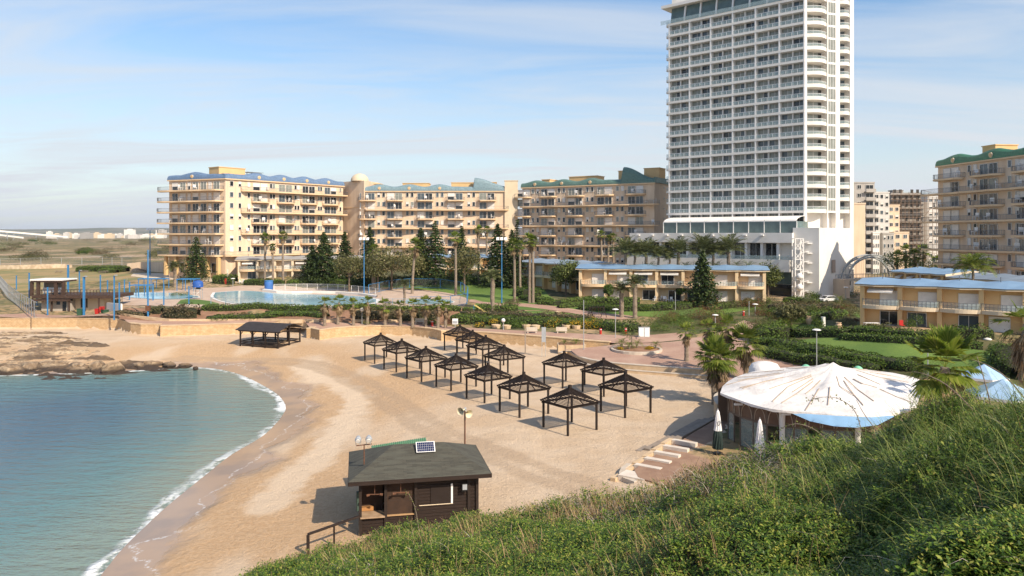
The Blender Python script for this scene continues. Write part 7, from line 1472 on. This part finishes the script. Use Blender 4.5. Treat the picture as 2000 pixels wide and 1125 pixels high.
# right-hand gardens
H('wide leafy hedge curving along the shaded lawn', 3.6, 1.0, L_hedge, (1470,668),(1520,672),(1600,690),(1680,706),(1740,716), rough=.2)
H('second lower hedge along the path behind the tent', 3.2, 1.2, L_hedge, (1490,690),(1560,705),(1640,718),(1720,728), rough=.2)
H('dark hedge facing the lawn behind the tent roof', 3.6, 1.1, L_hedge, (1560,684),(1650,700),(1740,714),(1800,722), rough=.2)
H('bright green hedge bank above the narrow path', 4.5, 2.2, L_bright, (1462,664),(1500,662),(1545,660), rough=.3)
H('long trimmed hedge at the top of the shaded lawn', 3.0, 1.4, L_hedge, (1500,655),(1560,656),(1620,656),(1660,657), rough=.15)
H('hedge below the ochre villa terraces', 2.2, 1.4, L_hedge, (1655,653),(1720,659),(1790,664),(1850,668))
H('second hedge line below the ochre villa, dotted with stones', 2.0, 1.0, L_hedge, (1640,662),(1740,668),(1850,676),(1920,682))
H('grey-green flowering shrubs by the corner terrace', 1.8, 1.2, L_olive, (1672,648),(1710,649),(1742,650), rough=.3)
H('dark shrubs against the villa wall by the middle bays', 2.2, 1.6, L_hedge, (1838,657),(1890,660),(1940,662), rough=.25)
H('dark hedge block closing the far end of the shaded lawn', 4.5, 2.4, L_hedge, (1960,700),(1975,720),(1990,745))
H('hedge between hotel wall and small road', 3, 1.6, L_hedge, (1530,592),(1570,595),(1600,597), rough=.25)
H('mixed green hedge around the silvery tree', 3.4, 1.7, L_hedge, (1560,628),(1610,624),(1650,620), rough=.3)
H('brownish shrub belt before the small road', 3.2, 1.6, L_dryb, (1500,606),(1560,608),(1640,606), rough=.3)
H('low yellow-green hedge under the hotel entrance', 2.4, 1.0, L_bright, (1380,606),(1440,598),(1500,592), rough=.3)
SH = [(1275,640,4,2.0,L_bright,'bright rounded shrub beside the notice cabinet'),(1300,630,6,2.6,L_red,'reddish shrub behind the plaza edge'),(1290,648,4,1.8,L_hedge,'dark green shrub at the plaza corner'),(1325,640,6,2.6,L_hedge,'big leafy shrub mass beside the plaza'),(1345,622,8,3.0,L_dryb,'large brownish flowering shrub above the plaza'),(1355,642,5,2.2,L_hedge,'dark shrub with pale flowers at the path bend'),(1385,622,7,3.0,L_red,'rust-tinted shrub at the narrow path'),(1405,628,6,2.6,L_hedge,'clipped green block of shrub by the path lamp'),(1440,605,5,2.4,L_dryb,'brown shrub behind the red and blue bin'),(1468,602,6,2.8,L_red,'dark red shrub among the garden bushes'),(1492,600,7,2.8,L_dryb,'purple-brown shrub below the hotel entrance'),(1428,586,3.4,3.0,L_bright,'bright round clipped bush beside the villa row end'),(1515,630,6,2.6,L_hedge,'dark leafy bush under the silvery tree'),(1470,645,7,3.0,L_dryb,'olive brown bush where the narrow path starts'),(1500,650,6,2.4,L_bright,'bright bush next to the narrow path'),(1570,612,6,2.2,L_olive,'pale shrub beside the small road'),(1620,605,7,2.6,L_bright,'yellowish shrub before the hotel side wall'),(1632,578,5,3.0,L_bright,'yellow-green shrub at the foot of the hotel wall'),(1590,585,4,2.2,L_hedge,'dark shrub below the lattice mast'),(1560,580,5,3.2,L_hedge,'leafy bush in front of the lattice mast'),(1665,580,5,2.6,L_hedge,'dark bush at the bridge abutment'),(1668,600,6,2.2,L_dryb,'dry bush near the ochre villa corner'),(1693,622,3,1.5,L_hedge,'small clump behind the corner terrace'),(1598,642,2.2,2.0,L_hedge,'dark pointed bush beside the stone column'),(1785,645,3,2.6,L_hedge,'dark leafy bush against the ochre villa'),(880,632,3,1.4,L_red,'reddish plant at the end of the palm row'),(842,634,2.5,1.2,L_hedge,'green plant between two short palms'),(715,634,2,1.0,L_bright,'spiky green plant under the globe lamp'),(1010,640,4,1.5,L_hedge,'dark bush behind the twin signs'),(1210,648,3.4,1.6,L_hedge,'bush beside the white dish lamp'),(1240,640,5,2.0,L_hedge,'bushy end of the bench hedge'),(1225,604,3.5,1.8,L_hedge,'shrub at the foot of the leaning palm'),(1262,606,3.4,1.4,L_hedge,'low shrub at the foot of the stocky palm'),(1190,606,4,1.6,L_bright,'bright shrub on the villa lawn'),(1000,600,4,2,L_dryb,'brown fallen fronds heap by the tall palms'),(505,556,3.4,1.9,L_dryb,'brownish bush before the cream villas'),(690,560,3,1.5,L_hedge,'dark bush with red ring behind the pool'),(840,634,2,.9,L_red,'red flower clump on the bank'),(385,548,5,2.2,L_hedge,'dark dense bush at the foot of the sparse conifer'),(352,578,6,1.4,L_hedge,'low dark bush under the pool palm'),(1530,690,5,1.6,L_bright,'bright bush in the hedge by the path'),(1450,700,3,1.5,L_dryb,'dry tuft under the palm by the curved path'),(1985,690,5,3.0,L_dryb,'tangled brown shrub under the frond-smothered palm'),(1820,735,6,2,L_hedge,'dark bush behind the tent roof'),(1400,745,3,1.2,L_dryb,'dry shrub at the foot of the shaggy palms')]
drape('garden_ground', tp([(1255,652),(1300,598),(1500,588),(1660,584),(1690,610),(1680,650),(1950,668),(2060,690),(2060,760),(1800,740),(1600,712),(1490,700),(1462,668),(1470,640),(1450,628),(1400,645),(1330,660)], 0), mat('garden_earth', (.12,.10,.045), (.06,.085,.022), .5, .95, bump=.5), .02)
rb = random.Random(77)
for i in range(62):
    px = 1270+rb.random()*395; py = 598+rb.random()*40
    if 1425 < px < 1480 and py > 610 or px < 1430 and py < 621: continue
    if 1565 < px < 1650 and 620 < py < 648: continue
    bush(tuple(T(px, py)), 2.0+3.0*rb.random(), .8+1.3*rb.random(), rb.choice([L_hedge, L_hedge, L_dryb, L_bright, L_olive, L_red]), 'low mixed garden shrub among the hedges below the hotel', .24, 'garden shrubs below the hotel')
for i in range(30):
    px = 690+rb.random()*340; py = 548+rb.random()*8
    bush(tuple(T(px, py)), 2.5+3*rb.random(), 1.2+1.8*rb.random(), rb.choice([L_hedge, L_hedge, L_dryb, L_olive]), 'dark undergrowth shrub beneath the park pines', .3, 'undergrowth beneath the park pines')
for px, py, w, h, m, lb in SH: bush(tuple(T(px, py)), w, h, m, lb)
for i, (px, py, s) in enumerate([(1535,640,1.7),(1500,636,1.5),(1640,592,1.8),(1420,624,1.2),(1222,656,.9)]): v = T(px, py); o = cycad(340+i, s, ['dark cycad beside the silvery tree','smaller cycad left of the silvery tree trunk','cycad near the white car','spiky plant at the narrow path','young spiky plant by the notice cabinet'][i]); o.location = v
# ---------------------------------------------------------------- the overgrown hillside the camera stands on
CREST = np.array([(-1200,2600,4),(-200,1900,8),(250,1440,13),(400,1215,21),(440,1175,23),(490,1146,25),(560,1114,25),(700,1086,24),(800,1060,23),(900,1038,22.5),(1000,1028,22),(1100,1018,21),(1200,1000,20),(1290,978,19),(1400,936,17),(1500,920,16),(1600,916,15),(1700,902,14),(1760,876,12.5),(1800,850,11.8),(1900,822,11),(2000,800,10),(2150,770,9.5),(2500,720,9),(3200,660,9)], float)
HTOP = 17.15
def hill_par(k):
    px = k*F+1000; s = (np.interp(px, CREST[:,0], CREST[:,1])-HZ)/F; Yc = np.interp(px, CREST[:,0], CREST[:,2]); m = s-(CH-HTOP)/Yc; return m, Yc
def hill_z(k, Y):
    m, Yc = hill_par(k); X = k*Y; z = HTOP-m*np.minimum(Y, Yc)-np.maximum(Y-Yc, 0)*1.15; return z+(fbm(X*.35+5, Y*.35, 3, 77)-.5)*.5*np.clip(Y/6, .2, 1)
def hillside():
    K = np.linspace(-1.3, 1.5, 190); T_ = np.concatenate([np.linspace(.04, 1, 60), np.linspace(1.03, 2.6, 22)]); m, Yc = hill_par(K); KK, TT = np.meshgrid(K, T_); YY = TT*Yc[None,:]; Z = np.maximum(hill_z(KK, YY), -2.2); X = KK*YY
    V = np.stack([X, YY, Z], -1).reshape(-1, 3); ny, nx = KK.shape; i = np.arange(nx*ny).reshape(ny, nx); q = np.stack([i[:-1,:-1], i[:-1,1:], i[1:,1:], i[1:,:-1]], -1).reshape(-1, 4)
    t = NT('hill_soil'); a = t.noise(.8, 6, ro=.65); b = t.noise(5, 5); t.base(t.mix(t.rng(b, .4, .6), t.mix(t.rng(a, .4, .6), (.055,.045,.022), (.09,.065,.035)), (.035,.04,.014))); t.b.inputs['Roughness'].default_value = 1; t.bump(b, .8, .08)
    me = bpy.data.meshes.new('hillside'); me.from_pydata(V.tolist(), [], q.tolist()); me.materials.append(t.m); me.polygons.foreach_set('use_smooth', [True]*len(q)); o = bpy.data.objects.new('hillside', me); COL.objects.link(o); o['kind'] = 'structure'
    p = MB().add([(-9,-14,HTOP),(14,-14,HTOP),(14,1.1,HTOP-.03),(-9,1.1,HTOP-.4)], [(0,1,2,3)]).build('hillside', t.m); p['kind'] = 'structure'
hillside()
RG = np.random.default_rng(99)
def scatter(n, kfun=None, pw=1.25):
    """points over the slope, thicker toward the top"""
    k = RG.random(n*3)*1.80-.42; t = RG.random(n*3)**(1/pw)*1.03; m, Yc = hill_par(k); Y = t*Yc; ok = Y > 2.6
    if kfun is not None: ok &= RG.random(n*3) < kfun(k, Y, t)
    k, Y, t = k[ok][:n], Y[ok][:n], t[ok][:n]; X = k*Y; return X, Y, hill_z(k, Y), k, t
def sst(x, a, b): x = np.clip((x-a)/(b-a), 0, 1); return x*x*(3-2*x)
def w_rush(k, Y, t): # long green rushes: the top of the slope on its inland side
    return sst(k+.10*(fbm(k*9, Y*.4, 3, 5)-.5), .26, .46)*sst(t, .42, .68)
def w_dry(k, Y, t): return np.clip(sst(fbm(k*Y*.55+11, Y*.4, 3, 17), .42, .56), 0, 1)*(1-.8*sst(k, .16, .34))
def w_twig(k, Y, t): return np.clip(sst(t, .62, .86)*sst(k, .0, .10)*(1-sst(k, .34, .42))+sst(fbm(k*Y*.5+31, Y*.5, 3, 29), .56, .66)*.8*sst(-k, -.05, .12)+sst(k, .5, .58)*(1-sst(k, .72, .8))*(1-sst(t, .60, .7))*sst(fbm(k*Y*.6, Y*.6, 2, 55), .48, .6), 0, 1)
def mound(X, Y): return np.clip(fbm(X*.9+3, Y*.9, 3, 61)-.30, 0, 1)*.95+.10*fbm(X*4, Y*4, 2, 62)
def sprigs():
    L_sh = leafmat('mastic_leaves', [(.022,.048,.008),(.048,.096,.012),(.092,.156,.018),(.165,.225,.032),(.29,.27,.06)], .22, .42)
    protos = []
    for v in range(8):
        q = []; n = 30
        for i in range(n):
            u = i/n; br = RG.integers(0, 3); a = br*2.1+RG.random()*.7; c = np.array([math.cos(a)*.075*u, math.sin(a)*.075*u, .02+.13*u])+RG.normal(size=3)*.012; az = i*2.4+RG.random(); o = np.array([math.cos(az), math.sin(az), .15+.6*RG.random()]); o /= np.linalg.norm(o); s_ = np.cross(o, [0,0,1.]); s_ /= np.linalg.norm(s_); L = .036+.014*RG.random(); w = L*.22; up = np.cross(s_, o); q.append([c, c+o*L*.6+s_*w, c+o*L-up*.004, c+o*L*.6-s_*w])
        protos.append(np.array(q))
    def wl(k, Y, t): return np.clip(1-.72*w_rush(k, Y, t), 0, 1)*np.clip(1-.55*w_dry(k, Y, t), 0, 1)*np.clip(1-.75*w_twig(k, Y, t), 0, 1)
    X, Y, Z, k, t = scatter(46000, wl); mo = mound(X, Y); out = []
    # the shrub surface leans with its mounds, sprigs point outwards from it
    e = .15; gx = (mound(X+e, Y)-mound(X-e, Y))/(2*e); gy = (mound(X, Y+e)-mound(X, Y-e))/(2*e)
    sc = (.7+.55*RG.random(len(X)))*np.clip(.50+Y/21, .62, 1.7); zz = Z+mo*(1-.55*RG.random(len(X))**2.2)+.02
    for v in range(8):
        ii = np.where(np.arange(len(X)) % 8 == v)[0]; P0 = protos[v][None]; a = RG.random(len(ii))*6.28; ca, sa = np.cos(a)[:,None,None], np.sin(a)[:,None,None]; x = P0[...,0]*ca-P0[...,1]*sa; y = P0[...,0]*sa+P0[...,1]*ca; z = np.broadcast_to(P0[...,2], x.shape)
        tx = (-gx[ii]*.7+RG.normal(size=len(ii))*.3)[:,None,None]; ty = (-gy[ii]*.7+RG.normal(size=len(ii))*.3)[:,None,None]; x2 = x+z*tx; y2 = y+z*ty; z2 = z-x*tx*.5-y*ty*.5; q = np.stack([x2, y2, z2], -1)*sc[ii][:,None,None,None]+np.stack([X[ii], Y[ii], zz[ii]], -1)[:,None,None,:]; out.append(q.reshape(-1, 4, 3))
    o = np_quads('shrub_cover', np.concatenate(out), L_sh); tag(o, 'dense small-leaved green shrubs covering the near hillside', 'shrubs', kind='stuff')
sprigs()
def blades(name, n, wf, lmin, lmax, wid, lean, mats, label, cat, seg=4, base_z=0.0, curl=1.0, clump=0):
    X, Y, Z, k, t = scatter(n, wf); n = len(X)
    if clump: j = RG.integers(0, max(1, n//clump), n); X, Y, k = X[j]+RG.normal(size=n)*.07, Y[j]+RG.normal(size=n)*.07, k[j]; kk = X/Y; Z = hill_z(kk, Y)
    L = lmin+(lmax-lmin)*RG.random(n)**1.5; az = RG.random(n)*6.28; az = np.where(RG.random(n) < .25, 2.9+RG.normal(size=n)*.9, az); e = rad(88)-np.abs(RG.normal(size=n))*lean; p = np.stack([X, Y, Z+base_z*mound(X, Y)-.03], -1); w = wid*(.7+.6*RG.random(n))*np.clip(Y/8, .8, 2.2); sd = np.stack([-np.sin(az+RG.normal(size=n)*.9), np.cos(az), np.zeros(n)], -1)
    # a blade is one strip of quads
    rows = []
    for s in range(seg+1):
        w0 = (w*(1-s/seg*.8))[:,None]; rows.append(np.stack([p-sd*w0/2, p+sd*w0/2], 1))
        d = np.stack([np.cos(az)*np.cos(e), np.sin(az)*np.cos(e), np.sin(e)], -1); p = p+d*(L/seg)[:,None]; e = e-curl*(.1+.35*RG.random(n)); az = az+RG.normal(size=n)*.12*curl
    V = np.stack(rows, 1).reshape(-1, 3).astype(np.float32); nv = 2*(seg+1); b0 = (np.arange(n)*nv)[:,None]+2*np.arange(seg)[None,:]; fq = np.stack([b0, b0+1, b0+3, b0+2], -1).reshape(-1).astype(np.int32); nf = n*seg
    me = bpy.data.meshes.new(name); me.vertices.add(len(V)); me.vertices.foreach_set('co', V.ravel()); me.loops.add(4*nf); me.loops.foreach_set('vertex_index', fq); me.polygons.add(nf); me.polygons.foreach_set('loop_start', np.arange(0, 4*nf, 4, dtype=np.int32)); me.polygons.foreach_set('loop_total', np.full(nf, 4, dtype=np.int32)); me.materials.append(mats); me.update(calc_edges=True)
    o = bpy.data.objects.new(name, me); COL.objects.link(o)
    tag(o, label, cat, kind='stuff'); return o
L_rush = leafmat('rush_green', [(.035,.068,.011),(.095,.16,.024),(.21,.28,.055),(.42,.43,.14)], .2, .5)
L_straw = leafmat('straw', [(.20,.125,.055),(.36,.24,.12),(.48,.36,.20)], .2, .7)
L_twig = leafmat('dry_twigs', [(.16,.125,.095),(.30,.25,.20),(.42,.37,.31)], .05, .8)
L_grass = leafmat('hill_grass', [(.08,.12,.02),(.14,.19,.035),(.24,.26,.07)], .25, .5)
blades('rush_stems', 27000, w_rush, .26, .74, .0085, .95, L_rush, 'long thin green rush stems matted over the upper hillside', 'rushes', 4, .85, .95)
blades('green_grass', 13000, lambda k, Y, t: np.clip(.25+.9*sst(-k, -.12, .2), 0, 1)*(1-w_rush(k, Y, t)), .15, .42, .009, .4, L_grass, 'tufts of fresh green grass between the hillside shrubs', 'grass', 3, .8, .8, 7)
blades('dry_grass', 30000, lambda k, Y, t: np.clip(w_dry(k, Y, t)+.08, 0, 1)*sst(Y, 5, 10)*(1-.8*w_rush(k, Y, t)), .22, .60, .009, .30, L_straw, 'straw-coloured dry grass among the hillside shrubs', 'dry grass', 3, .7, .7, 5)
blades('dead_twigs', 19000, lambda k, Y, t: np.clip(w_twig(k, Y, t)+.02, 0, 1), .25, .62, .010, .65, L_twig, 'grey leafless twigs tangled along the hillside', 'dead twigs', 4, .75, 1.9)
def shoot(px, py, Y, pts, label, leafy=True):
    """a long bramble shoot arching out of the cover"""
    b = P(px, py, Y); t = thing('bramble_shoot', label, 'bramble', tuple(b)); w = [Vector(((x-px)/F*Y, .12*i, -(y-py)/F*Y)) for i, (x, y) in enumerate(pts)]; w = [Vector(v) for v in smooth_line([tuple(v) for v in w], 2)]; MB().tube(w, [.010-.007*i/len(w) for i in range(len(w))], 5).build('stem', M_pbark, t)
    if leafy:
        c = []; n = []
        for v in w[3:]:
            for _ in range(3): c.append((v.x+rnd.gauss(0,.035), v.y+rnd.gauss(0,.035), v.z+rnd.gauss(0,.035))); n.append((rnd.gauss(0,1), rnd.gauss(0,1), rnd.random()+.3))
        np_quads('leaves', leafq(np.array(c), np.array(n), 0.045, .6), L_grass, None, t)
shoot(1690, 885, 13.5, [(1690,885),(1688,840),(1682,805),(1655,785),(1625,786),(1606,797)], 'arching leafy bramble shoot in front of the tent roof')
shoot(1640, 890, 14, [(1640,890),(1605,845),(1570,832),(1545,842),(1528,862)], 'bare thorny bramble shoot arching before the glazed front')
shoot(1735, 880, 12.5, [(1735,880),(1715,840),(1700,815),(1692,790)], 'thin upright twig standing before the tent roof', False)
shoot(1900, 800, 10, [(1900,800),(1862,755),(1830,738),(1812,735)], 'long pale grass stem bending before the fan palm', False)
shoot(1935, 790, 9.5, [(1935,790),(1933,740),(1931,702)], 'single upright seed stalk before the blue parasols', False)
shoot(2010, 790, 9, [(2010,790),(1985,745),(1960,722),(1935,712)], 'long pale grass stem bending at the picture edge', False)
shoot(820, 1050, 22, [(820,1050),(812,1000),(800,975),(790,968)], 'fresh green shoot standing before the hut wall')
# ---------------------------------------------------------------- air
def haze():
    m = bpy.data.materials.new('haze'); m.use_nodes = True; nt = m.node_tree; nt.nodes.clear(); out = nt.nodes.new('ShaderNodeOutputMaterial'); v = nt.nodes.new('ShaderNodeVolumePrincipled'); v.inputs['Density'].default_value = HAZE_D; v.inputs['Color'].default_value = (.80,.88,.97,1); v.inputs['Anisotropy'].default_value = .2; nt.links.new(v.outputs[0], out.inputs['Volume'])
    o = MB().box(-10000, 10000, -300, 12500, -9, 140).build('haze', m); o['kind'] = 'stuff'; o['label'] = 'thin pale air haze over the distant plain and hills'; o['category'] = 'haze'
HAZE_D = 0.00005
haze()
